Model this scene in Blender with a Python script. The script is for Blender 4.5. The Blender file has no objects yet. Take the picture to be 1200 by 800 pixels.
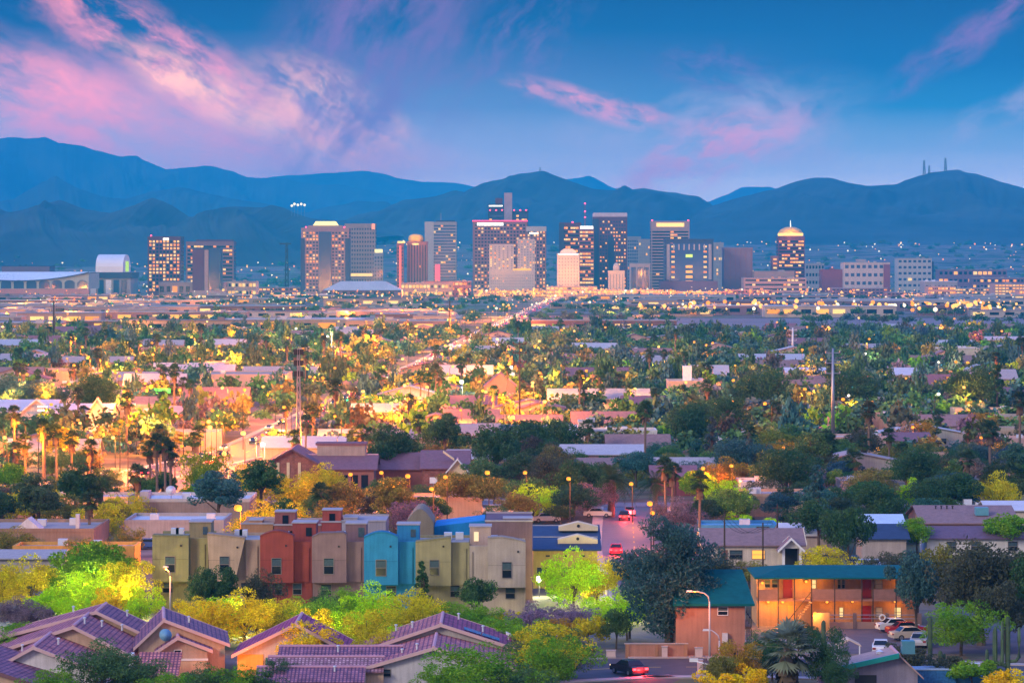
import bpy, math, random
import numpy as np
from mathutils import Vector, noise as mnoise
R = math.radians
rnd = random.Random(7)
scene = bpy.context.scene
col = scene.collection

# ---------------------------------------------------------------- camera, world, sun, exposure
F, H, YH = 4050.0, 39.0, 313.0           # focal length in photo pixels (1200 wide), eye height, horizon row
cam = bpy.data.cameras.new('camera'); cam_o = bpy.data.objects.new('camera', cam); col.objects.link(cam_o)
cam_o.location = (0, 0, H); cam_o.rotation_euler = (R(90), 0, 0)
cam.sensor_width = 36; cam.lens = F / 1200 * 36; cam.shift_y = -(400 - YH) / 1200
cam.clip_start = 1; cam.clip_end = 90000
scene.camera = cam_o
SUN_EL, SUN_AZ = 24.0, -46.0             # afterglow behind the camera, a little to the left

def setup_world():
    w = bpy.data.worlds.new('World'); scene.world = w; w.use_nodes = True
    nt = w.node_tree; nt.nodes.clear(); L = nt.links.new
    def N(t, **k):
        n = nt.nodes.new(t)
        for a, b in k.items(): setattr(n, a, b)
        return n
    def M(op, a, b=None, c=None, clamp=False):
        n = N('ShaderNodeMath', operation=op, use_clamp=clamp)
        for i, v in enumerate((a, b, c)):
            if v is None: continue
            if isinstance(v, (int, float)): n.inputs[i].default_value = v
            else: L(v, n.inputs[i])
        return n.outputs[0]
    def mix(f, a, b, mode='MIX'):
        n = N('ShaderNodeMix', data_type='RGBA', blend_type=mode)
        for s, v in ((n.inputs[0], f), (n.inputs[6], a), (n.inputs[7], b)):
            if isinstance(v, (int, float)): s.default_value = v
            elif isinstance(v, tuple): s.default_value = (*v, 1)
            else: L(v, s)
        return n.outputs[2]
    out = N('ShaderNodeOutputWorld'); bg = N('ShaderNodeBackground'); bg.inputs[1].default_value = 0.1
    L(bg.outputs[0], out.inputs[0])
    sky = N('ShaderNodeTexSky', sky_type='NISHITA', sun_disc=False)
    sky.sun_elevation = R(SUN_EL); sky.sun_rotation = R(180 - SUN_AZ)
    tc = N('ShaderNodeTexCoord'); sp = N('ShaderNodeSeparateXYZ'); L(tc.outputs['Generated'], sp.inputs[0])
    x, y, z = sp.outputs
    r = M('SQRT', M('ADD', M('MULTIPLY', x, x), M('MULTIPLY', y, y)))
    v = M('DIVIDE', z, M('MAXIMUM', r, 0.01))
    u = M('DIVIDE', x, M('MAXIMUM', y, 0.05))
    pos = M('SQRT', M('MAXIMUM', v, 0.0), clamp=True)
    cr = N('ShaderNodeValToRGB'); L(pos, cr.inputs[0])
    stops = SKY_STOPS
    e = cr.color_ramp.elements
    e[0].position = stops[0][0] ** .5; e[0].color = (*stops[0][1], 1)
    e[1].position = stops[-1][0] ** .5; e[1].color = (*stops[-1][1], 1)
    for p_, c_ in stops[1:-1]:
        k = e.new(p_ ** .5); k.color = (*c_, 1)
    base = cr.outputs[0]
    # towards the left the low sky is pinker
    lf = M('MULTIPLY', M('MULTIPLY_ADD', u, -4.2, 0.42, clamp=True), M('MULTIPLY_ADD', v, -16, 1.1, clamp=True))
    base = mix(lf, base, (1.7, .8, 1.0))
    # brighter, rosier sky on the sunset side behind the camera
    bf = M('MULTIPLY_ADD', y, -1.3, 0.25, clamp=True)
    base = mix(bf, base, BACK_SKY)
    front = M('MULTIPLY_ADD', y, 4, -2, clamp=True)
    cv = N('ShaderNodeCombineXYZ'); L(u, cv.inputs[0]); L(v, cv.inputs[1])
    res = base
    for (px, py, rx, ry, rot, c_, amt, sc, lo, hi) in CLOUDS:
        mp = N('ShaderNodeMapping', vector_type='TEXTURE')
        mp.inputs[1].default_value = ((px - 600) / F, (YH - py) / F, 0)
        mp.inputs[2].default_value = (0, 0, R(rot)); mp.inputs[3].default_value = (rx / F, ry / F, 1)
        wn = N('ShaderNodeTexNoise'); wn.inputs['Scale'].default_value = 55; wn.inputs['Detail'].default_value = 3
        L(cv.outputs[0], wn.inputs[0])
        wo = N('ShaderNodeVectorMath', operation='MULTIPLY_ADD'); L(wn.outputs['Color'], wo.inputs[0])
        wo.inputs[1].default_value = (.010, .006, 0); wo.inputs[2].default_value = (-.005, -.003, 0)
        ad = N('ShaderNodeVectorMath', operation='ADD'); L(cv.outputs[0], ad.inputs[0]); L(wo.outputs[0], ad.inputs[1])
        L(ad.outputs[0], mp.inputs[0])
        gr = N('ShaderNodeTexGradient', gradient_type='SPHERICAL'); L(mp.outputs[0], gr.inputs[0])
        m2 = N('ShaderNodeMapping'); m2.inputs[3].default_value = (1, max(.3, 1.0 * ry / rx * 2.2), 1); m2.inputs[1].default_value = (px * .37, py * .21, 0)
        L(mp.outputs[0], m2.inputs[0])
        nz = N('ShaderNodeTexNoise'); nz.inputs['Scale'].default_value = sc; nz.inputs['Detail'].default_value = 8; nz.inputs['Roughness'].default_value = .62
        nz.inputs['Distortion'].default_value = .12
        L(m2.outputs[0], nz.inputs[0])
        dens = N('ShaderNodeMapRange', interpolation_type='SMOOTHSTEP'); dens.inputs[1].default_value = lo; dens.inputs[2].default_value = hi
        L(nz.outputs[0], dens.inputs[0])
        g2 = N('ShaderNodeMapRange', interpolation_type='SMOOTHSTEP'); g2.inputs[1].default_value = 0; g2.inputs[2].default_value = .75
        L(gr.outputs['Fac'], g2.inputs[0])
        f = M('MULTIPLY', M('MULTIPLY', M('MULTIPLY', g2.outputs[0], dens.outputs[0]), amt), front)
        res = mix(f, res, c_)
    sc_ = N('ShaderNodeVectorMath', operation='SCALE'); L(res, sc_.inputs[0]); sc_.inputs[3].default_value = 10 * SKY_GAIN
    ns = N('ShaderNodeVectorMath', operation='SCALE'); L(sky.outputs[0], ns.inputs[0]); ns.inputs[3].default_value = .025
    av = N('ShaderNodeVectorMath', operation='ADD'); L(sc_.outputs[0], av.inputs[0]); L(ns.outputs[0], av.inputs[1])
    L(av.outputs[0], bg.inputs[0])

SKY_GAIN = 1.0
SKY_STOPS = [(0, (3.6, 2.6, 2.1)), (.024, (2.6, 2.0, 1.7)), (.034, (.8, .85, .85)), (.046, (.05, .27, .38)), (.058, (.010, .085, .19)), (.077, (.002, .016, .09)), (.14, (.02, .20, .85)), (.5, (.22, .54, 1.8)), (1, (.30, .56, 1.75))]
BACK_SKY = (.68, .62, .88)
PINK, PEACH, MAUVE, LILAC = (2.6, .62, .50), (3.1, 1.25, .55), (.42, .11, .30), (1.35, .85, .85)
# px, py, half sizes in photo px, tilt, colour, amount, noise scale, noise low, noise high
CLOUDS = [
    (120, 150, 460, 105, -8, LILAC, .42, 2.2, .32, .72),
    (50, 120, 360, 84, -18, PINK, 1.0, 2.6, .34, .66),
    (200, 70, 280, 60, -28, PINK, .9, 3.0, .38, .66),
    (240, 108, 150, 36, -27, PEACH, 1.0, 2.6, .30, .62),
    (390, 150, 150, 80, -35, PEACH, 1.0, 2.8, .34, .64),
    (320, 165, 300, 66, -10, PINK, .75, 1.8, .25, .72),
    (430, 70, 260, 150, 60, MAUVE, .9, 2.4, .32, .68),
    (590, 60, 180, 90, 50, MAUVE, .55, 2.8, .42, .75),
    (700, 122, 140, 22, -16, PINK, .75, 3.2, .34, .66),
    (800, 165, 280, 80, 12, LILAC, .5, 3.0, .36, .68),
    (835, 180, 170, 50, 20, PINK, .85, 3.0, .36, .64),
    (925, 150, 110, 60, -30, LILAC, .65, 1.8, .30, .72),
    (840, 85, 110, 40, -10, MAUVE, .5, 3.0, .38, .70),
    (1140, 45, 170, 30, 33, MAUVE, .85, 2.6, .34, .68),
    (1165, 22, 130, 18, 35, MAUVE, .8, 3.0, .34, .70),
    (1180, 130, 150, 26, 28, LILAC, .45, 2.6, .34, .68),
]
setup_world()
sun = bpy.data.lights.new('sun', 'SUN'); sun.energy = 1.95; sun.angle = R(14); sun.color = (1, .85, .70)
sun_o = bpy.data.objects.new('sun', sun); col.objects.link(sun_o)
_d = Vector((math.sin(R(-SUN_AZ)) * math.cos(R(SUN_EL)), math.cos(R(SUN_AZ)) * math.cos(R(SUN_EL)), -math.sin(R(SUN_EL))))
sun_o.rotation_euler = _d.to_track_quat('-Z', 'Y').to_euler()
scene.view_settings.view_transform = 'Standard'; scene.view_settings.look = 'None'
scene.view_settings.exposure = 0.1; scene.view_settings.gamma = 1.0
scene.render.engine = 'CYCLES'
cy = scene.cycles
cy.max_bounces = 4; cy.diffuse_bounces = 2; cy.glossy_bounces = 2; cy.transmission_bounces = 3; cy.transparent_max_bounces = 8; cy.volume_bounces = 0
cy.use_denoising = True; cy.sample_clamp_indirect = 4; cy.sample_clamp_direct = 0
cy.use_adaptive_sampling = True; cy.adaptive_threshold = .015
cy.use_light_tree = True
cy.caustics_reflective = False; cy.caustics_refractive = False

# ---------------------------------------------------------------- helpers
def X(px, D): return (px - 600) * D / F
def Z(py, D): return H - (py - YH) * D / F
def DG(py): return F * H / (py - YH)                  # distance at which the flat ground shows at that row
def PX(x, D): return 600 + x * F / D
def PY(z, D): return YH + (H - z) * F / D

class MB:
    """collects faces and links them as ONE mesh object; UVs are in metres along each face"""
    def __init__(s): s.v = []; s.f = []; s.m = []; s.mi = 0
    def poly(s, pts):
        b = len(s.v); s.v.extend(tuple(p) for p in pts); s.f.append(tuple(range(b, b + len(pts)))); s.m.append(s.mi)
    def bx(s, x0, x1, y0, y1, z0, z1):
        b = len(s.v)
        s.v += [(x0, y0, z0), (x1, y0, z0), (x1, y1, z0), (x0, y1, z0), (x0, y0, z1), (x1, y0, z1), (x1, y1, z1), (x0, y1, z1)]
        for q in ((0, 3, 2, 1), (4, 5, 6, 7), (0, 1, 5, 4), (1, 2, 6, 5), (2, 3, 7, 6), (3, 0, 4, 7)):
            s.f.append(tuple(b + i for i in q)); s.m.append(s.mi)
    def hexa(s, p):           # eight corners, bottom ring then top ring
        b = len(s.v); s.v += [tuple(q) for q in p]
        for q in ((0, 3, 2, 1), (4, 5, 6, 7), (0, 1, 5, 4), (1, 2, 6, 5), (2, 3, 7, 6), (3, 0, 4, 7)):
            s.f.append(tuple(b + i for i in q)); s.m.append(s.mi)
    def prism(s, pts, axis, a0, a1):   # 2d outline extruded along axis; outline in the other two axes
        def P(p, a):
            return (a, p[0], p[1]) if axis == 'x' else (p[0], a, p[1]) if axis == 'y' else (p[0], p[1], a)
        n = len(pts); b = len(s.v)
        s.v += [P(p, a0) for p in pts] + [P(p, a1) for p in pts]
        s.f.append(tuple(b + i for i in range(n))); s.f.append(tuple(b + n + i for i in reversed(range(n)))); s.m += [s.mi] * 2
        for i in range(n):
            j = (i + 1) % n
            s.f.append((b + i, b + n + i, b + n + j, b + j)); s.m.append(s.mi)
    def tube(s, pts, rad, n=8):
        pts = [Vector(p) for p in pts]; b = len(s.v)
        if not isinstance(rad, (list, tuple)): rad = [rad] * len(pts)
        for i, p in enumerate(pts):
            t = (pts[min(i + 1, len(pts) - 1)] - pts[max(i - 1, 0)]).normalized()
            a = t.cross(Vector((0, 0, 1)))
            if a.length < .05: a = t.cross(Vector((1, 0, 0)))
            a.normalize(); c = t.cross(a)
            for k in range(n):
                g = 2 * math.pi * k / n
                s.v.append(tuple(p + (a * math.cos(g) + c * math.sin(g)) * rad[i]))
        for i in range(len(pts) - 1):
            for k in range(n):
                k2 = (k + 1) % n
                s.f.append((b + i * n + k, b + i * n + k2, b + (i + 1) * n + k2, b + (i + 1) * n + k)); s.m.append(s.mi)
        s.f.append(tuple(b + k for k in reversed(range(n)))); s.f.append(tuple(b + (len(pts) - 1) * n + k for k in range(n))); s.m += [s.mi] * 2
    def lathe(s, prof, n=16, c=(0, 0, 0)):
        b = len(s.v)
        for r, z in prof:
            for k in range(n):
                g = 2 * math.pi * k / n; s.v.append((c[0] + r * math.cos(g), c[1] + r * math.sin(g), c[2] + z))
        for i in range(len(prof) - 1):
            for k in range(n):
                k2 = (k + 1) % n
                s.f.append((b + i * n + k, b + i * n + k2, b + (i + 1) * n + k2, b + (i + 1) * n + k)); s.m.append(s.mi)
        s.f.append(tuple(b + k for k in reversed(range(n)))); s.f.append(tuple(b + (len(prof) - 1) * n + k for k in range(n))); s.m += [s.mi] * 2
    def mesh(s, name, mats):
        me = bpy.data.meshes.new(name); me.from_pydata(s.v, [], s.f)
        for m in (mats if isinstance(mats, (list, tuple)) else [mats]): me.materials.append(m)
        if any(s.m): me.polygons.foreach_set('material_index', s.m)
        co = np.empty(len(me.vertices) * 3); me.vertices.foreach_get('co', co); co = co.reshape(-1, 3)
        nl = len(me.loops); vi = np.empty(nl, int); me.loops.foreach_get('vertex_index', vi)
        nr = np.empty(len(me.polygons) * 3); me.polygons.foreach_get('normal', nr); nr = nr.reshape(-1, 3)
        lt = np.empty(len(me.polygons), int); me.polygons.foreach_get('loop_total', lt)
        ln = np.repeat(nr, lt, axis=0); p = co[vi]
        u = np.stack([-ln[:, 1], ln[:, 0], np.zeros(nl)], 1); l = np.linalg.norm(u, axis=1)
        flat = l < .02; u[flat] = (1, 0, 0); l[flat] = 1; u /= l[:, None]
        w = np.cross(ln, u)
        uv = np.stack([(p * u).sum(1), (p * w).sum(1)], 1)
        me.uv_layers.new(name='UVMap').data.foreach_set('uv', uv.ravel())
        return me
    def build(s, name, mats, parent=None, smooth=False, loc=None, rz=0):
        me = s.mesh(name, mats)
        if smooth: me.polygons.foreach_set('use_smooth', [True] * len(me.polygons))
        o = bpy.data.objects.new(name, me); col.objects.link(o)
        if parent: o.parent = parent
        if loc: o.location = loc
        if rz: o.rotation_euler.z = rz
        return o

def tag(o, label=None, cat=None, group=None, kind=None):
    if label: o['label'] = label
    if cat: o['category'] = cat
    if group: o['group'] = group
    if kind: o['kind'] = kind
    return o
def empty(name, loc, rz=0, label=None, cat=None, group=None):
    o = bpy.data.objects.new(name, None); o.empty_display_size = .5; col.objects.link(o)
    o.location = loc; o.rotation_euler.z = rz
    return tag(o, label, cat, group)
def link_mesh(name, me, parent=None, loc=(0, 0, 0), scale=None, rz=0):
    o = bpy.data.objects.new(name, me); col.objects.link(o); o.location = loc
    if parent: o.parent = parent
    if scale: o.scale = scale
    if rz: o.rotation_euler.z = rz
    return o
KIDS = {}
def copy_tree(o, parent=None):
    c = o.copy(); col.objects.link(c)
    if parent: c.parent = parent
    for ch in list(o.children): copy_tree(ch, c)
    return c
def point_light(x, y, z, power, color, radius=.5, parent=None):
    l = bpy.data.lights.new('lamp_or_fill_light', 'POINT'); l.energy = power; l.color = color; l.shadow_soft_size = radius
    o = bpy.data.objects.new('lamp_or_fill_light', l); col.objects.link(o); o.location = (x, y, z)
    if parent: o.parent = parent
    return o

AUTO = []       # repeats that get their label once everything stands: (object, px, py, phrase)
LAND = []       # landmarks: (px, py, phrase)
def auto(o, x, D, z, phrase, cat, group):
    o['category'] = cat; o['group'] = group
    AUTO.append((o, PX(x, D), PY(z, D), phrase))
def land(px, py, phrase): LAND.append((px, py, phrase))
ORD = ['nearest', 'second nearest', 'third nearest', 'fourth nearest', 'fifth nearest', 'sixth nearest', 'seventh nearest', 'eighth nearest', 'ninth nearest', 'tenth nearest', 'eleventh nearest', 'twelfth nearest', 'thirteenth nearest', 'fourteenth nearest', 'fifteenth nearest', 'sixteenth nearest', 'seventeenth nearest', 'eighteenth nearest', 'nineteenth nearest', 'twentieth nearest']
ORD += [f'{t}{u} nearest' for t in ('twenty-', 'thirty-') for u in ('first', 'second', 'third', 'fourth', 'fifth', 'sixth', 'seventh', 'eighth', 'ninth')]
def label_autos():
    keys = {}
    for o, px, py, ph in AUTO:
        d, L_ = min((math.hypot(px - l[0], 1.6 * (py - l[1])), l) for l in LAND)
        dx, dy = px - L_[0], 1.6 * (py - L_[1])
        rel = ('left of' if dx < 0 else 'right of') if abs(dx) > abs(dy) else ('behind' if dy < 0 else 'in front of')
        keys.setdefault((ph, rel, L_[2]), []).append((d, o))
    for (ph, rel, l), lst in keys.items():
        lst.sort(key=lambda t: t[0])
        for i, (d, o) in enumerate(lst):
            o['label'] = f'{ph} {rel} {l}' if len(lst) == 1 else f'{ORD[min(i, len(ORD) - 1)]} {ph} {rel} {l}'

# ---------------------------------------------------------------- materials
MATS = {}
def mat(rgb, rough=.8, ns=1.5, na=.12, bump=0, metal=0, tint=False, spec=.3, emit=None, es=0, key=None):
    k = key or (tuple(rgb), rough, ns, na, bump, metal, tint, emit, es)
    if k in MATS: return MATS[k]
    m = bpy.data.materials.new('surface'); m.use_nodes = True
    nt = m.node_tree; b = nt.nodes['Principled BSDF']; L = nt.links.new
    b.inputs['Roughness'].default_value = rough; b.inputs['Metallic'].default_value = metal
    b.inputs['Specular IOR Level'].default_value = spec
    if emit:
        b.inputs['Base Color'].default_value = (*rgb, 1)
        b.inputs['Emission Color'].default_value = (*emit, 1); b.inputs['Emission Strength'].default_value = es
        m.cycles.emission_sampling = 'NONE'
        MATS[k] = m; return m
    tc = nt.nodes.new('ShaderNodeTexCoord')
    nz = nt.nodes.new('ShaderNodeTexNoise'); nz.inputs['Scale'].default_value = ns; nz.inputs['Detail'].default_value = 6; nz.inputs['Roughness'].default_value = .65
    L(tc.outputs['Object'], nz.inputs[0])
    mr = nt.nodes.new('ShaderNodeMapRange'); mr.inputs[1].default_value = .25; mr.inputs[2].default_value = .75
    mr.inputs[3].default_value = 1 - na; mr.inputs[4].default_value = 1 + na; L(nz.outputs[0], mr.inputs[0])
    vm = nt.nodes.new('ShaderNodeVectorMath'); vm.operation = 'SCALE'; vm.inputs[0].default_value = rgb; L(mr.outputs[0], vm.inputs[3])
    if tint:
        oi = nt.nodes.new('ShaderNodeObjectInfo'); L(oi.outputs['Color'], vm.inputs[0])
    L(vm.outputs[0], b.inputs['Base Color'])
    if bump:
        bp = nt.nodes.new('ShaderNodeBump'); bp.inputs['Strength'].default_value = bump; bp.inputs['Distance'].default_value = .05
        n2 = nt.nodes.new('ShaderNodeTexNoise'); n2.inputs['Scale'].default_value = 9; n2.inputs['Detail'].default_value = 4; L(tc.outputs['Object'], n2.inputs[0])
        L(n2.outputs[0], bp.inputs['Height']); L(bp.outputs[0], b.inputs['Normal'])
    MATS[k] = m; return m
def stucco(rgb):
    k = ('stucco', rgb)
    if k in MATS: return MATS[k]
    m = bpy.data.materials.new('stucco'); m.use_nodes = True; nt = m.node_tree; b = nt.nodes['Principled BSDF']; L = nt.links.new
    b.inputs['Roughness'].default_value = .92; b.inputs['Specular IOR Level'].default_value = .2
    tc = nt.nodes.new('ShaderNodeTexCoord'); fac = []
    for sc, st, lo, hi in ((.5, (1, 1, 1), .86, 1.12), (2.2, (1.6, 1.6, .12), .88, 1.08), (9, (1, 1, 1), .93, 1.06)):
        mp = nt.nodes.new('ShaderNodeMapping'); mp.inputs[3].default_value = st; L(tc.outputs['Object'], mp.inputs[0])
        nz = nt.nodes.new('ShaderNodeTexNoise'); nz.inputs['Scale'].default_value = sc; nz.inputs['Detail'].default_value = 5; L(mp.outputs[0], nz.inputs[0])
        mr = nt.nodes.new('ShaderNodeMapRange'); mr.inputs[1].default_value = .3; mr.inputs[2].default_value = .7; mr.inputs[3].default_value = lo; mr.inputs[4].default_value = hi; L(nz.outputs[0], mr.inputs[0]); fac.append(mr.outputs[0])
    v = None
    for f in fac:
        vm = nt.nodes.new('ShaderNodeVectorMath'); vm.operation = 'SCALE'
        if v is None: vm.inputs[0].default_value = rgb
        else: L(v, vm.inputs[0])
        L(f, vm.inputs[3]); v = vm.outputs[0]
    L(v, b.inputs['Base Color'])
    bp = nt.nodes.new('ShaderNodeBump'); bp.inputs['Strength'].default_value = .25; bp.inputs['Distance'].default_value = .04; L(fac[2], bp.inputs['Height']); L(bp.outputs[0], b.inputs['Normal'])
    MATS[k] = m; return m
def brickmat(c1, c2, mortar, bw, rh, ms=.03, offset=.5, rough=.8, bump=.6, tint=False, key=None):
    k = key or ('brick', c1, c2, bw, rh)
    if k in MATS: return MATS[k]
    m = bpy.data.materials.new('coursed_surface'); m.use_nodes = True
    nt = m.node_tree; b = nt.nodes['Principled BSDF']; L = nt.links.new; b.inputs['Roughness'].default_value = rough; b.inputs['Specular IOR Level'].default_value = .12 if rough > .5 else .5
    tc = nt.nodes.new('ShaderNodeTexCoord'); br = nt.nodes.new('ShaderNodeTexBrick'); L(tc.outputs['UV'], br.inputs[0])
    br.offset = offset
    br.inputs['Color1'].default_value = (*c1, 1); br.inputs['Color2'].default_value = (*c2, 1); br.inputs['Mortar'].default_value = (*mortar, 1)
    br.inputs['Scale'].default_value = 1; br.inputs['Mortar Size'].default_value = ms; br.inputs['Brick Width'].default_value = bw; br.inputs['Row Height'].default_value = rh
    nz = nt.nodes.new('ShaderNodeTexNoise'); nz.inputs['Scale'].default_value = 1.1; nz.inputs['Detail'].default_value = 7; L(tc.outputs['Object'], nz.inputs[0])
    mr = nt.nodes.new('ShaderNodeMapRange'); mr.inputs[1].default_value = .25; mr.inputs[2].default_value = .75; mr.inputs[3].default_value = .6; mr.inputs[4].default_value = 1.3; L(nz.outputs[0], mr.inputs[0])
    vm = nt.nodes.new('ShaderNodeVectorMath'); vm.operation = 'SCALE'; L(br.outputs[0], vm.inputs[0]); L(mr.outputs[0], vm.inputs[3])
    L(vm.outputs[0], b.inputs['Base Color'])
    bp = nt.nodes.new('ShaderNodeBump'); bp.inputs['Strength'].default_value = bump; bp.inputs['Distance'].default_value = .06; bp.invert = True
    L(br.outputs['Fac'], bp.inputs['Height']); L(bp.outputs[0], b.inputs['Normal'])
    MATS[k] = m; return m
def leafmat():
    if 'leaf' in MATS: return MATS['leaf']
    m = bpy.data.materials.new('foliage'); m.use_nodes = True; nt = m.node_tree; nt.nodes.clear(); L = nt.links.new
    N = nt.nodes.new
    out = N('ShaderNodeOutputMaterial'); mx = N('ShaderNodeMixShader'); df = N('ShaderNodeBsdfDiffuse'); tr = N('ShaderNodeBsdfTranslucent')
    mx.inputs[0].default_value = .42; L(df.outputs[0], mx.inputs[1]); L(tr.outputs[0], mx.inputs[2]); L(mx.outputs[0], out.inputs[0])
    oi = N('ShaderNodeObjectInfo'); ge = N('ShaderNodeNewGeometry'); tc = N('ShaderNodeTexCoord')
    nz = N('ShaderNodeTexNoise'); nz.inputs['Scale'].default_value = .55; nz.inputs['Detail'].default_value = 3; L(tc.outputs['Object'], nz.inputs[0])
    hs = N('ShaderNodeHueSaturation'); L(oi.outputs['Color'], hs.inputs['Color'])
    a = N('ShaderNodeMapRange'); L(nz.outputs[0], a.inputs[0]); a.inputs[1].default_value = .3; a.inputs[2].default_value = .7; a.inputs[3].default_value = .47; a.inputs[4].default_value = .53; L(a.outputs[0], hs.inputs['Hue'])
    c = N('ShaderNodeMapRange'); L(ge.outputs['Random Per Island'], c.inputs[0]); c.inputs[3].default_value = .6; c.inputs[4].default_value = 1.45; L(c.outputs[0], hs.inputs['Value'])
    L(hs.outputs[0], df.inputs[0]); L(hs.outputs[0], tr.inputs[0])
    MATS['leaf'] = m; return m
def attrmat():           # leaf masses whose colour is stored per tree
    m = bpy.data.materials.new('foliage_mass'); m.use_nodes = True; nt = m.node_tree; b = nt.nodes['Principled BSDF']; L = nt.links.new
    b.inputs['Roughness'].default_value = .9; b.inputs['Specular IOR Level'].default_value = .1
    at = nt.nodes.new('ShaderNodeAttribute'); at.attribute_name = 'species'
    ge = nt.nodes.new('ShaderNodeNewGeometry'); hs = nt.nodes.new('ShaderNodeHueSaturation'); L(at.outputs['Color'], hs.inputs['Color'])
    c = nt.nodes.new('ShaderNodeMapRange'); L(ge.outputs['Random Per Island'], c.inputs[0]); c.inputs[3].default_value = .6; c.inputs[4].default_value = 1.5; L(c.outputs[0], hs.inputs['Value'])
    L(hs.outputs[0], b.inputs['Base Color']); return m
def glow(rgb, s): return mat((.01, .01, .01), spec=0, emit=rgb, es=s)
GLASS = mat((.03, .04, .055), rough=.08, na=.05, spec=.6)
DARKGLASS = mat((.010, .014, .022), rough=.18, na=.05, spec=.25)
METAL = mat((.35, .36, .38), rough=.4, metal=.8)
PALEMETAL = mat((.62, .64, .66), rough=.45, metal=.3)
WOODPOLE = mat((.06, .04, .03), rough=.9, ns=4, na=.25)
WHITE = mat((.72, .72, .72), rough=.7, ns=.6, na=.08)
BARK = mat((.10, .075, .055), rough=.95, ns=3, na=.35, bump=.4)
PALMBARK = mat((.16, .12, .09), rough=.95, ns=5, na=.3, bump=.4)
BLACK = mat((.02, .02, .022), rough=.6)
SODIUM, WARM, COOLW = (1, .21, .008), (1, .36, .05), (1, .82, .55)
E_SOD, E_WARM, E_COOL = glow((1, .32, .03), 1.9), glow((1, .52, .12), 2.0), glow((1, .93, .70), 3.5)
F_SOD, F_WARM, F_COOL = glow((1, .26, .015), 2.1), glow((1, .48, .10), 2.0), glow((1, .86, .55), 2.0)
LIT = [glow((1, .28, .02), 1.5), glow((1, .40, .06), 1.7), glow((1, .58, .17), 1.6), glow((1, .34, .05), 1.1)]
# ---------------------------------------------------------------- terrain
def smooth(a, b, x):
    t = min(1, max(0, (x - a) / (b - a))); return t * t * (3 - 2 * t)
def ground_z(x, y):
    if y < 6000: return 0.0
    return 105 * smooth(5900, 9800, y) + 0.004 * max(0, y - 9000)
def build_ground():
    ys = [-300, 0, 150, 250, 300, 350, 400, 500, 700, 1000, 1500, 2000, 3000, 4000, 5000, 6000] + [6000 + 250 * i for i in range(1, 30)] + [14500, 16000, 19000, 23000, 28500]
    xs = [-9000 + 600 * i for i in range(31)]
    v = [(x, y, ground_z(x, y)) for y in ys for x in xs]; n = len(xs)
    f = [(j * n + i, j * n + i + 1, (j + 1) * n + i + 1, (j + 1) * n + i) for j in range(len(ys) - 1) for i in range(n - 1)]
    m = bpy.data.materials.new('desert_ground'); m.use_nodes = True; nt = m.node_tree; b = nt.nodes['Principled BSDF']; L = nt.links.new
    b.inputs['Roughness'].default_value = .95; b.inputs['Specular IOR Level'].default_value = .1
    tc = nt.nodes.new('ShaderNodeTexCoord')
    n1 = nt.nodes.new('ShaderNodeTexNoise'); n1.inputs['Scale'].default_value = .012; n1.inputs['Detail'].default_value = 6
    n2 = nt.nodes.new('ShaderNodeTexNoise'); n2.inputs['Scale'].default_value = .16; n2.inputs['Detail'].default_value = 8
    vo = nt.nodes.new('ShaderNodeTexVoronoi'); vo.inputs['Scale'].default_value = .02
    for q in (n1, n2, vo): L(tc.outputs['Object'], q.inputs[0])
    r1 = nt.nodes.new('ShaderNodeValToRGB'); L(n2.outputs[0], r1.inputs[0])
    e = r1.color_ramp.elements; e[0].position = .32; e[0].color = (.15, .115, .09, 1); e[1].position = .68; e[1].color = (.34, .25, .20, 1)
    k = e.new(.45); k.color = (.22, .165, .13, 1)
    r2 = nt.nodes.new('ShaderNodeValToRGB'); L(n1.outputs[0], r2.inputs[0]); e = r2.color_ramp.elements
    e[0].position = .45; e[0].color = (0, 0, 0, 1); e[1].position = .6; e[1].color = (1, 1, 1, 1)
    mx = nt.nodes.new('ShaderNodeMix'); mx.data_type = 'RGBA'; L(r2.outputs[0], mx.inputs[0]); L(r1.outputs[0], mx.inputs[6]); mx.inputs[7].default_value = (.085, .10, .045, 1)
    mv = nt.nodes.new('ShaderNodeMix'); mv.data_type = 'RGBA'; mv.blend_type = 'MULTIPLY'; mv.inputs[0].default_value = .35; L(mx.outputs[2], mv.inputs[6]); L(vo.outputs['Color'], mv.inputs[7])
    L(mv.outputs[2], b.inputs['Base Color'])
    me = bpy.data.meshes.new('ground'); me.from_pydata(v, [], f); me.materials.append(m)
    o = bpy.data.objects.new('ground', me); col.objects.link(o); tag(o, kind='structure')
build_ground()

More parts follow.
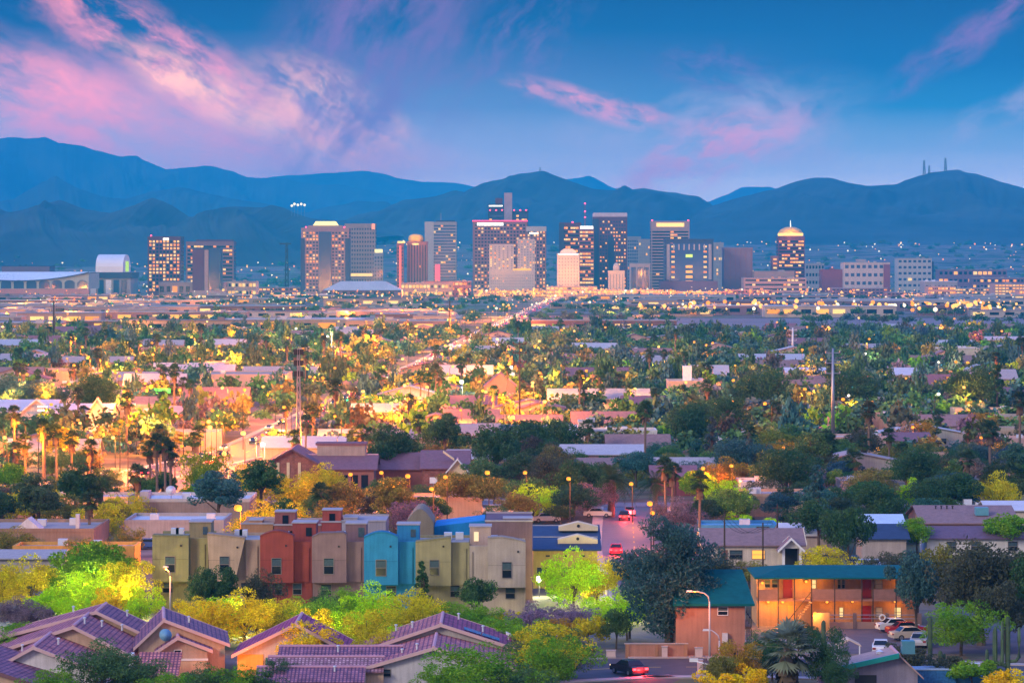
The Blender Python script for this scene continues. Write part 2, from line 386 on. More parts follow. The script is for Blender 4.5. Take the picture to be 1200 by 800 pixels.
ROCK = mat((.04, .042, .035), rough=.95, ns=.003, na=.95)
def range_(name, prof, D, depth, seed, rough=1.0, base_y=None):
    """a mountain range: a real ridge with spurs falling away on both sides"""
    pts = [(X(px, D), Z(py, D)) for px, py in prof]
    x0, x1 = pts[0][0], pts[-1][0]; nx = 420; nt_ = 49
    v = []; f = []
    for j in range(nt_):
        t = j / (nt_ - 1) * 2 - 1              # -1 front foot, 0 ridge, 1 back foot
        for i in range(nx):
            x = x0 + (x1 - x0) * i / (nx - 1)
            for q in range(len(pts) - 1):
                if x <= pts[q + 1][0]: break
            a, b = pts[q], pts[q + 1]; k = min(1, max(0, (x - a[0]) / (b[0] - a[0])))
            zr = a[1] + (b[1] - a[1]) * k
            zr += rough * 17 * mnoise.fractal(Vector((x / 230 * 10000 / D, seed, 0)), .9, 2.1, 6) * D / 10000
            y = D + t * depth
            gz = ground_z(x, y) - 12
            s = (1 - abs(t)) ** 1.15
            spur = 1.9 * mnoise.fractal(Vector((x / 300 * 10000 / D, t * 1.3 + seed, seed)), .8, 2.1, 6) - 1.5 * abs(mnoise.noise(Vector((x / 240 * 10000 / D + .8 * t, t * 2 + seed, seed + 5))))
            z = gz + max(0, zr - gz) * max(0, s * (1 + .55 * spur * min(1, abs(t) * 3) * (1 - abs(t))))
            if t == 0: z = zr
            v.append((x + 120 * math.sin(t * 3 + x / 900), y, z))
    for j in range(nt_ - 1):
        for i in range(nx - 1):
            f.append((j * nx + i, j * nx + i + 1, (j + 1) * nx + i + 1, (j + 1) * nx + i))
    me = bpy.data.meshes.new(name); me.from_pydata(v, [], f); me.materials.append(ROCK); me.polygons.foreach_set('use_smooth', [True] * len(f))
    o = bpy.data.objects.new(name, me); col.objects.link(o); tag(o, kind='structure')
RNG = {
 'near_hills': ([(-120, 245), (-40, 238), (0, 233), (20, 229), (40, 236), (62, 246), (80, 244), (95, 240), (120, 237), (150, 246), (175, 252), (190, 248), (205, 240), (222, 232), (240, 240), (262, 253), (275, 252), (300, 241), (315, 240), (340, 243), (350, 241), (365, 246), (385, 255), (400, 262), (430, 275)], 8900, 1500, 1.3),
 'south_mountains': ([(370, 285), (410, 263), (430, 256), (460, 248), (490, 232), (520, 229), (540, 223), (552, 225), (580, 213), (610, 206), (632, 202), (650, 210), (680, 222), (715, 226), (735, 221), (770, 226), (795, 230), (812, 243), (830, 234), (860, 226), (890, 218), (920, 210), (935, 209), (960, 214), (985, 217), (1008, 217), (1030, 210), (1055, 203), (1080, 199), (1100, 201), (1130, 212), (1165, 223), (1200, 219), (1250, 225), (1340, 240)], 11000, 2000, 2.7),
 'middle_hills': ([(-80, 240), (40, 232), (60, 222), (92, 207), (120, 221), (150, 232), (180, 235), (210, 226), (240, 221), (270, 226), (300, 232), (340, 238), (385, 250), (400, 245), (440, 236), (470, 236), (490, 250), (520, 262)], 15200, 1800, 4.1),
 'western_range': ([(-160, 170), (-60, 163), (0, 163), (30, 162), (57, 160), (75, 168), (100, 170), (130, 178), (160, 182), (177, 179), (200, 188), (215, 195), (240, 197), (270, 198), (300, 203), (335, 208), (360, 205), (400, 214), (450, 226), (500, 240)], 20000, 2400, 5.9),
 'farthest_range': ([(300, 225), (330, 209), (380, 203), (420, 199), (450, 200), (480, 207), (510, 214), (540, 216), (560, 222), (620, 226), (660, 212), (680, 208), (705, 222), (760, 236), (805, 238), (850, 222), (880, 219), (905, 226), (960, 245)], 22000, 1900, 7.7),
}
for k, (p_, D_, dp, sd) in RNG.items(): range_(k, p_, D_, dp, sd, rough=.8)

# ---------------------------------------------------------------- air
def build_haze():
    b = MB(); b.bx(-9500, 9500, -500, 29500, -1, 850)
    m = bpy.data.materials.new('air'); m.use_nodes = True; nt = m.node_tree; nt.nodes.clear()
    o = nt.nodes.new('ShaderNodeOutputMaterial'); p = nt.nodes.new('ShaderNodeVolumePrincipled')
    p.inputs['Color'].default_value = (*HAZE_COL, 1); p.inputs['Density'].default_value = HAZE_D
    p.inputs['Density Attribute'].default_value = ''; p.inputs['Anisotropy'].default_value = -0.3
    nt.links.new(p.outputs[0], o.inputs['Volume'])
    h = b.build('haze', m); tag(h, kind='stuff'); h.display_type = 'WIRE'
HAZE_COL, HAZE_D = (.015, .50, 1.0), 7.2e-5
build_haze()

# ---------------------------------------------------------------- roads
ASPH = mat((.055, .05, .058), rough=.75, ns=.7, na=.3, spec=.4)
MAUVEASPH = mat((.11, .085, .10), rough=.6, ns=.5, na=.22, spec=.5)
CONC = mat((.36, .31, .29), rough=.9, ns=.8, na=.16)
PAINT = mat((.7, .68, .62), rough=.8, ns=2, na=.2)
YPAINT = mat((.6, .42, .06), rough=.8, ns=2, na=.2)
def strip(name, pts, w, m, z, closed=False):
    b = MB(); P = [Vector((p[0], p[1], 0)) for p in pts]
    L_, R_ = [], []
    for i, p in enumerate(P):
        t = (P[min(i + 1, len(P) - 1)] - P[max(0, i - 1)]).normalized(); n = Vector((-t.y, t.x, 0))
        L_.append(p + n * w / 2); R_.append(p - n * w / 2)
    for i in range(len(P) - 1):
        b.poly([(R_[i].x, R_[i].y, z), (R_[i + 1].x, R_[i + 1].y, z), (L_[i + 1].x, L_[i + 1].y, z), (L_[i].x, L_[i].y, z)])
    return tag(b.build(name, m), kind='structure')
def kerbs(name, pts, w, z=0.12):
    for s in (-1, 1):
        b = MB(); P = [Vector((p[0], p[1], 0)) for p in pts]
        for i in range(len(P) - 1):
            t = (P[i + 1] - P[i]).normalized(); n = Vector((-t.y, t.x, 0)) * s
            a, c = P[i] + n * (w / 2), P[i + 1] + n * (w / 2); d, e = a + n * 1.6, c + n * 1.6
            q = [a, c, e, d]
            b.hexa([(v.x, v.y, 0) for v in q] + [(v.x, v.y, z) for v in q])
        tag(b.build(name, CONC), kind='structure')
def dashes(name, pts, m, z, w=.15, step=9, ln=3):
    b = MB()
    for i in range(len(pts) - 1):
        a, c = Vector((*pts[i], 0)), Vector((*pts[i + 1], 0)); n_ = int((c - a).length / step); t = (c - a).normalized(); nn = Vector((-t.y, t.x, 0)) * w / 2
        for k in range(n_):
            p = a + t * (k * step); q = p + t * ln
            b.poly([(v.x, v.y, z) for v in (p - nn, q - nn, q + nn, p + nn)])
    return tag(b.build(name, m), kind='structure')
AVENUE = [(-92, 560), (-70, 640), (-56, 728), (-47, 1000), (-33, 1400), (-15, 2050), (15, 3040), (74, 4950)]
SIDE = [(16.5, 404), (17, 480), (19.5, 562)]
CROSS = [(-130, 600), (-20, 577), (19, 568), (75, 572), (160, 590)]
FRONT = [(-2, 331), (12, 337), (22, 337.5), (40, 334), (60, 326)]
strip('avenue', AVENUE, 13, mat((.05, .038, .035), rough=.55, ns=.4, na=.25, spec=.5), .03); kerbs('avenue_kerb', AVENUE, 13)
dashes('avenue_marking', AVENUE, YPAINT, .045, .3, 12, 6)
strip('side_street', SIDE, 9.2, MAUVEASPH, .03); kerbs('side_street_kerb', SIDE, 9.2); dashes('side_street_marking', SIDE, YPAINT, .036)
strip('cross_street', CROSS, 10, MAUVEASPH, .026); kerbs('cross_street_kerb', [(-130, 600), (-20, 577), (11, 569.5)], 10); dashes('cross_street_marking', CROSS, PAINT, .032)
strip('front_street', FRONT, 15, ASPH, .03); kerbs('front_street_kerb', FRONT, 15); dashes('front_street_marking', FRONT, YPAINT, .036, .2, 5, 2.5)
def flat(name, x0, x1, y0, y1, m, z):
    b = MB(); b.poly([(x0, y0, z), (x1, y0, z), (x1, y1, z), (x0, y1, z)]); return tag(b.build(name, m), kind='structure')
flat('motel_car_park', 33, 58, 349, 373.4, mat((.13, .095, .105), rough=.85, ns=.6, na=.2), .02)
flat('market_car_park', -62, -30, 596, 690, mat((.30, .17, .12), rough=.8, ns=.3, na=.25), .015)
flat('yard_ground', 20, 33, 345.6, 362, mat((.33, .24, .19), rough=.95, ns=.8, na=.2), .012)
flat('rail_yard', 95, 900, 2090, 2640, mat((.22, .165, .165), rough=.95, ns=.01, na=.25), .02)
flat('freight_apron', -900, -40, 2560, 2990, mat((.26, .20, .185), rough=.95, ns=.008, na=.25), .02)
for k, (a_, b_, c_, d_) in enumerate([(-620, -60, 3100, 3160), (-620, -40, 2350, 2385), (-20, 700, 2900, 2950), (-620, 700, 3600, 3660), (-300, 300, 1700, 1716), (-300, 300, 1260, 1272), (60, 300, 980, 990), (-200, 200, 850, 860)]):
    flat('cross_road', a_, b_, c_, d_, mat((.17, .14, .135), rough=.8, ns=.05, na=.2), .02 + .004 * (k % 3))

# ---------------------------------------------------------------- downtown
UNIT = {}
def unit_box(m):
    if m.name not in UNIT:
        b = MB(); b.bx(-.5, .5, -.5, .5, -.5, .5); UNIT[m.name] = b.mesh('window', m)
    return UNIT[m.name]
def tower(name, label, px0, px1, ytop, D, depth, wall, glass, style='grid', nf=16, nb=10, lit=.3, ww=.62, wh=.6, litset=(0, 1, 2), ytop_win=None, base=5, seed=None, cat='skyscraper', margin=.03, maxlit=95, cap=True, side_win=True, litband=None):
    rr = random.Random(seed if seed is not None else label)
    W = (px1 - px0) * D / F; Ht = Z(ytop, D); xc = X((px0 + px1) / 2, D)
    t = empty(name, (xc, D, 0), 0, label, cat)
    b = MB(); b.bx(-W / 2, W / 2, 0, depth, 0, Ht)
    if cap:
        b.bx(-W / 2 - .3, W / 2 + .3, -.3, depth + .3, Ht - 1.6, Ht + 1.2)
    b.build('shaft', wall, t)
    ztop = Z(ytop_win, D) if ytop_win else Ht - 3.5
    fh = (ztop - base) / nf; x0 = -W / 2 + margin * W; bw = (W - 2 * margin * W) / nb
    if style == 'ribbon':
        for i in range(nf):
            z = base + (i + .5) * fh
            g = MB(); g.bx(-W / 2 + margin * W, W / 2 - margin * W, -.12, .3, z - fh * wh / 2, z + fh * wh / 2)
            if side_win:
                for s in (-1, 1): g.bx(*sorted((s * (W / 2 - .3), s * (W / 2 + .12))), 1.5, depth - 1.5, z - fh * wh / 2, z + fh * wh / 2)
            g.build('window_band', glass, t)
    elif style == 'vertical':
        for j in range(nb):
            xx = x0 + (j + .5) * bw
            g = MB(); g.bx(xx - bw * ww / 2, xx + bw * ww / 2, -.12, .3, base, ztop); g.build('window_strip', glass, t)
    nlit = 0; dark = MB(); cells = []
    for i in range(nf):
        rowp = 1.0 if rr.random() > .25 else .3
        if litband and i in litband: rowp = 2.2
        for j in range(nb):
            cells.append((i, j, rr.random() < lit * 1.35 * rowp))
    litc = [c for c in cells if c[2]]; rr.shuffle(litc); keep = set(litc[:maxlit])
    for c in cells:
        i, j, _ = c
        xx = x0 + (j + .5) * bw; z = base + (i + .5) * fh
        if c in keep:
            link_mesh('lit_window', unit_box(LIT[rr.choice(litset)]), t, (xx, -.14, z), (bw * (ww if style != 'ribbon' else .9), .3, fh * wh))
        elif style == 'grid':
            dark.bx(xx - bw * ww / 2, xx + bw * ww / 2, -.1, .3, z - fh * wh / 2, z + fh * wh / 2)
    if style == 'grid':
        ns = max(3, int(depth / (bw + .01)))
        if side_win:
            for i in range(nf):
                z = base + (i + .5) * fh
                for j in range(ns):
                    yy = depth * (j + .5) / ns; w2 = depth / ns * ww / 2
                    for s in (-1, 1): dark.bx(*sorted((s * (W / 2 - .3), s * (W / 2 + .1))), yy - w2, yy + w2, z - fh * wh / 2, z + fh * wh / 2)
        if dark.v: tag(dark.build('window_grid', glass, t), kind='stuff')
    t['_w'] = W
    return t, W, Ht
def addbox(t, name, m, x0, x1, y0, y1, z0, z1):
    b = MB(); b.bx(x0, x1, y0, y1, z0, z1); return b.build(name, m, t)
def beacon(t, x, y, z):
    b = MB(); b.lathe([(.1, 0), (1.1, .4), (1.1, 1.6), (.1, 2.0)], 8, (x, y, z)); b.build('beacon', RED_E, t)
RED_E = glow((1, .05, .10), 6); REDNEON = glow((1, .06, .16), 2.4); CROWN = glow((1, .74, .25), 2.2); GOLD = glow((1, .58, .14), 2.0); WCROWN = glow((1, .95, .80), 2.4)
BROWN = mat((.27, .12, .115), rough=.7, ns=.1, na=.12); DKBROWN = mat((.12, .03, .055), rough=.5, ns=.1, na=.12)
MAUVE_ = mat((.20, .105, .14), rough=.8, ns=.08, na=.1); TAN = mat((.34, .23, .19), rough=.8, ns=.08, na=.1)
STONE = mat((.32, .29, .29), rough=.8, ns=.08, na=.1); PALE = mat((.44, .40, .37), rough=.8, ns=.08, na=.1)
NAVY = mat((.03, .045, .10), rough=.4, ns=.1, na=.1); BLUEG = mat((.03, .06, .13), rough=.12, ns=.1, na=.1, spec=.6)
GREY = mat((.26, .25, .27), rough=.8, ns=.08, na=.1); MAROON = mat((.20, .06, .08), rough=.8, ns=.08, na=.12)
CREAM = mat((.48, .42, .35), rough=.8, ns=.1, na=.1); PINKC = mat((.38, .25, .22), rough=.8, ns=.1, na=.12)

t, W, h = tower('office_tower', 'dark brown square tower with white sign on top, leftmost of the towers', 173, 212, 278, 4820, 45, DKBROWN, DARKGLASS, nf=15, nb=9, lit=.55)
link_mesh('roof_sign', unit_box(WCROWN), t, (W * .05, -.3, h - 2.5), (8, .6, 3)); beacon(t, -W * .4, 2, h + 1.2)
t, W, h = tower('office_tower', 'wide dark banded tower behind the blue purple tower', 218, 274, 284, 5050, 40, BROWN, DARKGLASS, 'ribbon', nf=12, nb=14, lit=.22, wh=.5)
addbox(t, 'roof_plant', DKBROWN, -W * .3, W * .48, 6, 30, h + 1.2, h + 4)
t, W, h = tower('office_tower', 'slim blue and purple tower with a pale pink stripe', 226, 258, 291, 4460, 38, NAVY, BLUEG, 'vertical', nf=14, nb=5, lit=.05, ww=.6)
addbox(t, 'stripe', PINKC, -2.6, 2.6, -1.2, 1, 0, h - 2); addbox(t, 'blue_glass', BLUEG, 3.2, W / 2 + .5, -.8, 2, 4, h - 2); addbox(t, 'maroon_side', DKBROWN, -W / 2 - .5, -3.2, -.8, 2, 0, h - 1); addbox(t, 'podium', PINKC, -W * .6, W * .6, -8, 0, 0, 9)
# stepped tower with a yellow lit crown
t, W, h = tower('office_tower', 'big grid tower with dark glass centre strip and yellow lit crown', 353, 409, 268, 4700, 50, mat((.30, .18, .17), rough=.8, ns=.1), DARKGLASS, nf=19, nb=14, lit=.42, ww=.6, wh=.55, litband=(4, 9, 14))
addbox(t, 'centre_glass', BLUEG, -W * .13, W * .13, -1.0, .5, 4, h - 4)
for s in (-1, 1): addbox(t, 'corner_glass', NAVY, *sorted((s * W * .42, s * (W / 2 + .8))), -.8, 30, 3, h - 13)
addbox(t, 'crown_step', TAN, -W * .36, W * .36, 6, 44, h + 1.2, h + 4.5)
b = MB(); b.hexa([(-W * .26, 5, h + 4.5), (W * .26, 5, h + 4.5), (W * .26, 40, h + 4.5), (-W * .26, 40, h + 4.5), (-W * .2, 5, h + 10), (W * .2, 5, h + 10), (W * .2, 40, h + 10), (-W * .2, 40, h + 10)]); b.build('lit_crown', CROWN, t)
for s in (-1, 1): beacon(t, s * W * .4, 3, h + 1.2)
t, W, h = tower('office_tower', 'tan gridded tower behind the stepped tower with yellow crown', 404, 440, 263, 4950, 35, TAN, GLASS, nf=15, nb=11, lit=.03, ww=.5, wh=.45)
addbox(t, 'roof_light', glow((1, .25, .12), 2.0), W * .38, W * .48, -.5, 2, h - 7, h + 1); addbox(t, 'lit_base', LIT[2], -W * .48, W * .4, -.6, .5, 26, 30)
t, W, h = tower('slim_tower', 'slim pale tower with yellow lit top', 438, 449, 297, 4900, 14, STONE, GLASS, nf=10, nb=3, lit=0)
addbox(t, 'lit_top', CROWN, -W * .4, W * .4, 1, 12, h + 1.2, h + 6)
# brick round-topped tower
t, W, h = tower('brick_tower', 'reddish brick tower with round gold dome on top', 477, 501, 284, 4750, 30, mat((.28, .11, .09), rough=.8, ns=.2, na=.15), DARKGLASS, 'vertical', nf=12, nb=7, lit=.05, ww=.35)
b = MB(); b.lathe([(10, 0), (10.5, 5), (9.5, 9), (6, 11), (.2, 11.5)], 20, (-W * .08, 12, h)); b.build('dome', mat((.68, .42, .08), rough=.5), t, True); point_light(X(488, 4750), 4738, h + 9, 14000, WARM, 1)
b = MB(); b.lathe([(12, -4), (13, -3), (13, -1.5), (10.8, 0)], 20, (-W * .08, 12, h)); b.build('dome_ring', GOLD, t, True)
t, W, h = tower('stair_tower', 'thin red lit tower beside the brick domed tower', 465, 473, 286, 4740, 9, mat((.3, .08, .07)), DARKGLASS, 'grid', nf=13, nb=2, lit=0)
addbox(t, 'red_light_strip', glow((1, .13, .08), 1.6), -1.6, 1.6, -.4, .2, 8, h - 2); addbox(t, 'gold_cap', GOLD, -W * .4, W * .7, 1, 8, h + 1.2, h + 4)
t, W, h = tower('office_tower', 'flat topped tower with many pale floor bands and mast', 498, 535, 261, 4900, 42, STONE, BLUEG, 'ribbon', nf=22, nb=12, lit=.08, wh=.55, ytop_win=263)
addbox(t, 'corner_pier', PALE, -W / 2 - .4, -W * .22, -1, 3, 0, h + 1.5); addbox(t, 'roof_plant', NAVY, -W * .15, W * .45, 8, 34, h + 1.2, h + 3.5)
b = MB(); b.tube([(0, 12, h), (0, 12, h + 14)], [.7, .25], 6); b.build('mast', METAL, t); addbox(t, 'red_sign', glow((1, .10, .12), 1.8), -W * .18, -W * .02, -1.6, -1.1, 18, h * .42)
# the tall group
t, W, h = tower('office_tower', 'tallest tower, dark glass with a blank pale slab rising above', 572, 619, 248, 5050, 40, NAVY, BLUEG, 'ribbon', nf=20, nb=14, lit=.07, wh=.5)
addbox(t, 'lift_slab', mat((.42, .30, .33), rough=.8, ns=.1), -W * .1, W * .1, -4, 26, 0, Z(226, 5050)); addbox(t, 'upper_block', NAVY, -W / 2, -W * .1, 3, 34, h + 1.2, Z(239, 5050))
addbox(t, 'upper_band', WCROWN, -W * .48, -W * .14, 2.4, 3.2, Z(242, 5050), Z(240.5, 5050)); addbox(t, 'roof_plant', DKBROWN, -W * .32, -W * .14, 8, 26, Z(239, 5050), Z(232, 5050))
for i_ in range(7): beacon(t, -W * .45 + i_ * W * .15, -2, h + 1)
t, W, h = tower('office_tower', 'broad brown tower with red neon roof line and white sign', 554, 618, 259, 4900, 45, BROWN, DARKGLASS, nf=20, nb=16, lit=.55, ww=.6, wh=.5, litband=(0, 1, 2, 3, 4, 5, 6, 7))
addbox(t, 'neon_line', REDNEON, -W / 2 - .5, W / 2 + .5, -.9, -.3, h - .6, h + 1.0); addbox(t, 'roof_sign', WCROWN, -W * .42, W * .06, -.9, -.2, h - 6.5, h - 2.5)
t, W, h = tower('office_tower', 'brown tower with pale roof at right end of the tallest group', 617, 640, 267, 4880, 36, BROWN, DARKGLASS, nf=18, nb=6, lit=.3, ww=.5)
addbox(t, 'pale_top', PALE, -W / 2 - .4, W / 2 + .4, -.6, 30, h - 5, h + 2); addbox(t, 'roof_light', WCROWN, -W * .35, W * .1, -.9, -.6, h - 9, h - 6.5)
t, W, h = tower('hotel', 'pale stone hotel with two wings standing on a gridded podium', 573, 627, 318, 4700, 40, PALE, GREY, nf=7, nb=22, lit=.04, ww=.4, wh=.45, base=3, cat='hotel')
for (a_, b_, zt) in ((-.5, .04, 286), (.12, .5, 280)):
    addbox(t, 'wing', PALE, W * a_, W * b_, 5, 28, h, Z(zt, 4700))
    g = MB(); nx_ = 6
    for i_ in range(nx_):
        xx = W * a_ + (W * (b_ - a_)) * (i_ + .5) / nx_
        for k_ in range(11):
            zz = h + 3 + (Z(zt, 4700) - h - 5) * (k_ + .5) / 11
            if rnd.random() < .27: link_mesh('lit_window', unit_box(LIT[rnd.randrange(3)]), t, (xx, 4.85, zz), (2.0, .4, 2.0))
            else: g.bx(xx - 1.0, xx + 1.0, 4.85, 5.2, zz - 1.0, zz + 1.0)
    tag(g.build('wing_windows', GREY, t), kind='stuff')
addbox(t, 'lit_terrace', LIT[1], W * .02, W * .42, 3, 4, h + 1, h + 4)
# art deco pale
t, W, h = tower('art_deco_tower', 'small white floodlit tower with rounded shoulders', 653, 679, 298, 4600, 28, mat((.54, .50, .43), ns=.1), GREY, nf=11, nb=7, lit=.08, ww=.35, wh=.5)
b = MB(); b.prism([(-W * .4, h), (W * .4, h), (W * .33, h + 4.5), (W * .18, h + 7.5), (-W * .18, h + 7.5), (-W * .33, h + 4.5)], 'y', 2, 26); b.build('rounded_top', mat((.72, .68, .58), ns=.1), t)
addbox(t, 'cornice_light', WCROWN, -W * .45, W * .45, -.9, -.4, h - .5, h + .8); addbox(t, 'base_lights', LIT[2], -W * .5, W * .5, -1.2, -.5, 3, 9)
t, W, h = tower('office_tower', 'dark red tower with lit floors, left of the tallest purple tower', 656, 681, 262, 4900, 40, DKBROWN, DARKGLASS, 'ribbon', nf=17, nb=8, lit=.35, wh=.5)
addbox(t, 'side_fin', NAVY, -W / 2 - 1, -W * .3, -1.5, 20, 0, h); beacon(t, W * .1, 4, h + 1)
t, W, h = tower('office_tower', 'red brown tower with bright orange floor bands and white roof light', 679, 696, 267, 4800, 34, MAROON, DARKGLASS, 'ribbon', nf=17, nb=5, lit=.62, wh=.5, maxlit=60)
addbox(t, 'roof_light', WCROWN, -W * .45, W * .45, -.9, 3, h - 1.5, h + 2.5)
b = MB(); b.tube([(-W * .1, 14, h), (-W * .1, 14, h + 34)], [.9, .3], 6); b.build('mast', RED_E if False else MAROON, t)
for z_ in (14, 22, 33): beacon(t, -W * .1, 13, h + z_)
t, W, h = tower('office_tower', 'tall dark purple tower with pale crown', 695, 735, 255, 4950, 45, DKBROWN, BLUEG, nf=20, nb=12, lit=.42, ww=.55, wh=.45)
addbox(t, 'dark_strip', NAVY, -W / 2 - .6, -W * .33, -.8, 20, 0, h - 2); addbox(t, 'centre_strip', NAVY, -W * .06, W * .12, -.8, 1, h * .2, h * .75)
b = MB(); n_ = 12
for i_ in range(n_): b.bx(-W / 2 + W * i_ / n_ + .4, -W / 2 + W * (i_ + 1) / n_ - .4, 0, 3, h + 1, h + 7)
b.bx(-W / 2, W / 2, .8, 40, h + 1, h + 6); b.build('pale_crown', mat((.60, .52, .56), ns=.1), t)
t, W, h = tower('art_deco_tower', 'narrow cream tower with domed top before the purple tower', 713, 732, 318, 4620, 22, CREAM, GREY, 'vertical', nf=8, nb=5, lit=.04, ww=.35)
b = MB(); b.lathe([(4.5, -2), (4.4, 6), (3.6, 9), (2, 11), (.2, 11.6)], 14, (0, 10, h)); b.build('dome', CREAM, t, True)
tower('apartment_tower', 'dull grey tower behind, right beside the purple tower', 735, 751, 278, 5200, 25, GREY, BLUEG, nf=15, nb=6, lit=.06)
tower('apartment_tower', 'pale grey apartment tower left of the orange crowned tower', 748, 765, 281, 5100, 25, STONE, GREY, nf=14, nb=6, lit=.04)
tower('glass_block', 'low blue glass block with pale piers, right of the cream domed tower', 738, 762, 310, 4700, 25, STONE, BLUEG, 'vertical', nf=8, nb=3, lit=.0, ww=.75)
t, W, h = tower('office_tower', 'banded tower with glowing orange crown behind the navy tower', 763, 808, 260, 4980, 40, PINKC, DARKGLASS, 'ribbon', nf=20, nb=10, lit=.06, wh=.5, ytop_win=270)
addbox(t, 'glowing_crown', GOLD, -W * .36, W * .36, -.8, .5, h - 7, h - 1.5); beacon(t, -W * .47, 2, h + 1); beacon(t, W * .47, 2, h + 1)
t, W, h = tower('office_tower', 'navy framed tower with glass front and green yellow sign', 779, 836, 281, 4750, 42, NAVY, BLUEG, nf=12, nb=12, lit=.09, ww=.7, wh=.6)
addbox(t, 'front_glass', mat((.05, .09, .20), rough=.2, ns=.05), -W * .4, W * .4, -1.2, 1, 16, h - 5)
for i_ in range(9): addbox(t, 'pale_column', PALE, -W * .42 + i_ * W * .105 - .9, -W * .42 + i_ * W * .105 + .9, -2.6, -1.3, h - 14, h - 6)
for s in (-1, 1): addbox(t, 'pale_pier', STONE, *sorted((s * W * .40, s * W * .46)), -2.4, -1.3, 22, h - 6)
addbox(t, 'sign_panel', glow((.75, 1, .12), 1.6), -W * .07, W * .07, -1.9, -1.3, h - 24, h - 20)
for i_ in range(5): addbox(t, 'lit_arch', LIT[1], -W * .07, W * .07, -1.9, -1.3, 10 + i_ * 7, 13.5 + i_ * 7)
for s in (-1, 1):
    for i_ in range(7): addbox(t, 'lit_window', LIT[rnd.randrange(3)], s * W * .33 - 2.2, s * W * .33 + 2.2, -1.8, -1.3, 24 + i_ * 7, 26.5 + i_ * 7)
addbox(t, 'podium', MAUVE_, -W * .62, W * .58, -14, 0, 0, 20)
tower('apartment_tower', 'slim pale tower between the navy tower and plain mauve block', 836, 848, 285, 5000, 20, STONE, GREY, nf=12, nb=4, lit=.08)
t, W, h = tower('windowless_block', 'plain windowless mauve brown block tower', 848, 882, 291, 4800, 40, mat((.24, .15, .17), rough=.85, ns=.15, na=.12), DARKGLASS, 'none', nf=1, nb=1, lit=0)
for i_ in range(6): addbox(t, 'vertical_rib', BROWN, -W * .45 + i_ * W * .18 - .5, -W * .45 + i_ * W * .18 + .5, -.5, .3, 0, h - 2)
t, W, h = tower('office_tower', 'stepped dark tower with gold dome and spire, far right tower', 912, 943, 278, 4850, 36, DKBROWN, DARKGLASS, 'ribbon', nf=15, nb=9, lit=.42, wh=.5, maxlit=80)
addbox(t, 'lower_step', BROWN, -W * .74, -W * .5, 1, 30, 0, h - 26); b = MB()
for i_ in range(8):
    link_mesh('lit_window', unit_box(LIT[i_ % 3]), t, (-W * .62, .8, 8 + i_ * 6), (5, .5, 2.2))
b = MB(); b.lathe([(W * .46, 0), (W * .46, 6), (W * .38, 10), (W * .2, 13), (.5, 14)], 18, (0, 17, h + 1)); b.build('gold_dome', mat((.72, .42, .10), rough=.5), t, True); point_light(X(927, 4850), 4850 - 12, h + 8, 26000, WARM, 1)
b = MB(); b.lathe([(W * .47, 1), (W * .48, 2), (W * .48, 4), (W * .47, 5)], 18, (0, 17, h + 1)); b.build('dome_light', GOLD, t, True)
b = MB(); b.tube([(0, 17, h + 14), (0, 17, h + 24)], [.9, .2], 6); b.build('spire', WCROWN, t)
# low blocks round the foot of the skyline
def block(name, label, px0, px1, ytop, D, depth, wall, roofm=None, lit=0, nf=2, nb=8, glass=DARKGLASS, cat='building', litset=(0, 1, 2), group=None, ribbon=False, auto_ph=None):
    W = (px1 - px0) * D / F; h = Z(ytop, D); xc = X((px0 + px1) / 2, D)
    t = empty(name, (xc, D, 0))
    if auto_ph: auto(t, xc, D, h * .7, auto_ph, cat, group)
    else: tag(t, label, cat, group)
    b = MB(); b.bx(-W / 2, W / 2, 0, depth, 0, h); b.build('wall', wall, t)
    b = MB(); b.bx(-W / 2 - .4, W / 2 + .4, -.4, depth + .4, h, h + .6)
    for _ in range(2):
        ux, uy = rnd.uniform(-.35, .35) * W, rnd.uniform(.3, .7) * depth; b.bx(ux - 2, ux + 2, uy - 2, uy + 2, h + .6, h + 2.2)
    b.build('roof', roofm or wall, t)
    if nf:
        fh = h / nf; bw = W / nb; g = MB()
        for i in range(nf):
            z = (i + .55) * fh
            if ribbon: g.bx(-W * .48, W * .48, -.12, .2, z - fh * .2, z + fh * .2)
            for j in range(nb):
                xx = -W / 2 + (j + .5) * bw
                if rnd.random() < lit: link_mesh('lit_window', unit_box(LIT[rnd.choice(litset)]), t, (xx, -.15, z), (bw * .75, .3, fh * .42))
                elif not ribbon: g.bx(xx - bw * .3, xx + bw * .3, -.1, .2, z - fh * .2, z + fh * .2)
        if g.v: tag(g.build('window_grid', glass, t), kind='stuff')
    return t, W, h
WROOF = mat((.66, .66, .68), rough=.7, ns=.05, na=.1)
block('office_block', 'wide pinkish low block in front of the gold domed tower', 872, 945, 326, 4650, 60, PINKC, STONE, .25, 4, 16, ribbon=True)
block('office_block', 'pale upper block set back behind the wide pinkish block', 884, 931, 318, 4760, 40, TAN, STONE, .3, 1, 12)
block('maroon_hall', 'blank maroon hall left of the white framed glass building', 963, 989, 316, 4700, 40, MAROON, MAROON, 0, 0, 1)
t, W, h = block('framed_building', 'white framed building with dark glass panels and rooftop plant', 989, 1043, 308, 4680, 50, PALE, PALE, .05, 4, 8, BLUEG)
addbox(t, 'roof_plant', GREY, -W * .2, 0, 10, 30, h + .6, h + 5); addbox(t, 'brick_wing', MAROON, W * .36, W * .5, -2, 20, 0, h - 2)
t, W, h = block('framed_building', 'white gridded office farther right with a sloped cornice', 1052, 1092, 303, 4900, 40, PALE, STONE, .04, 6, 7, BLUEG)
addbox(t, 'side_glass', NAVY, W * .42, W * .56, 2, 30, 0, h - 4)
block('office_block', 'pale block behind, right of the gold domed tower', 944, 966, 309, 5000, 40, STONE, PALE, .02, 4, 6)
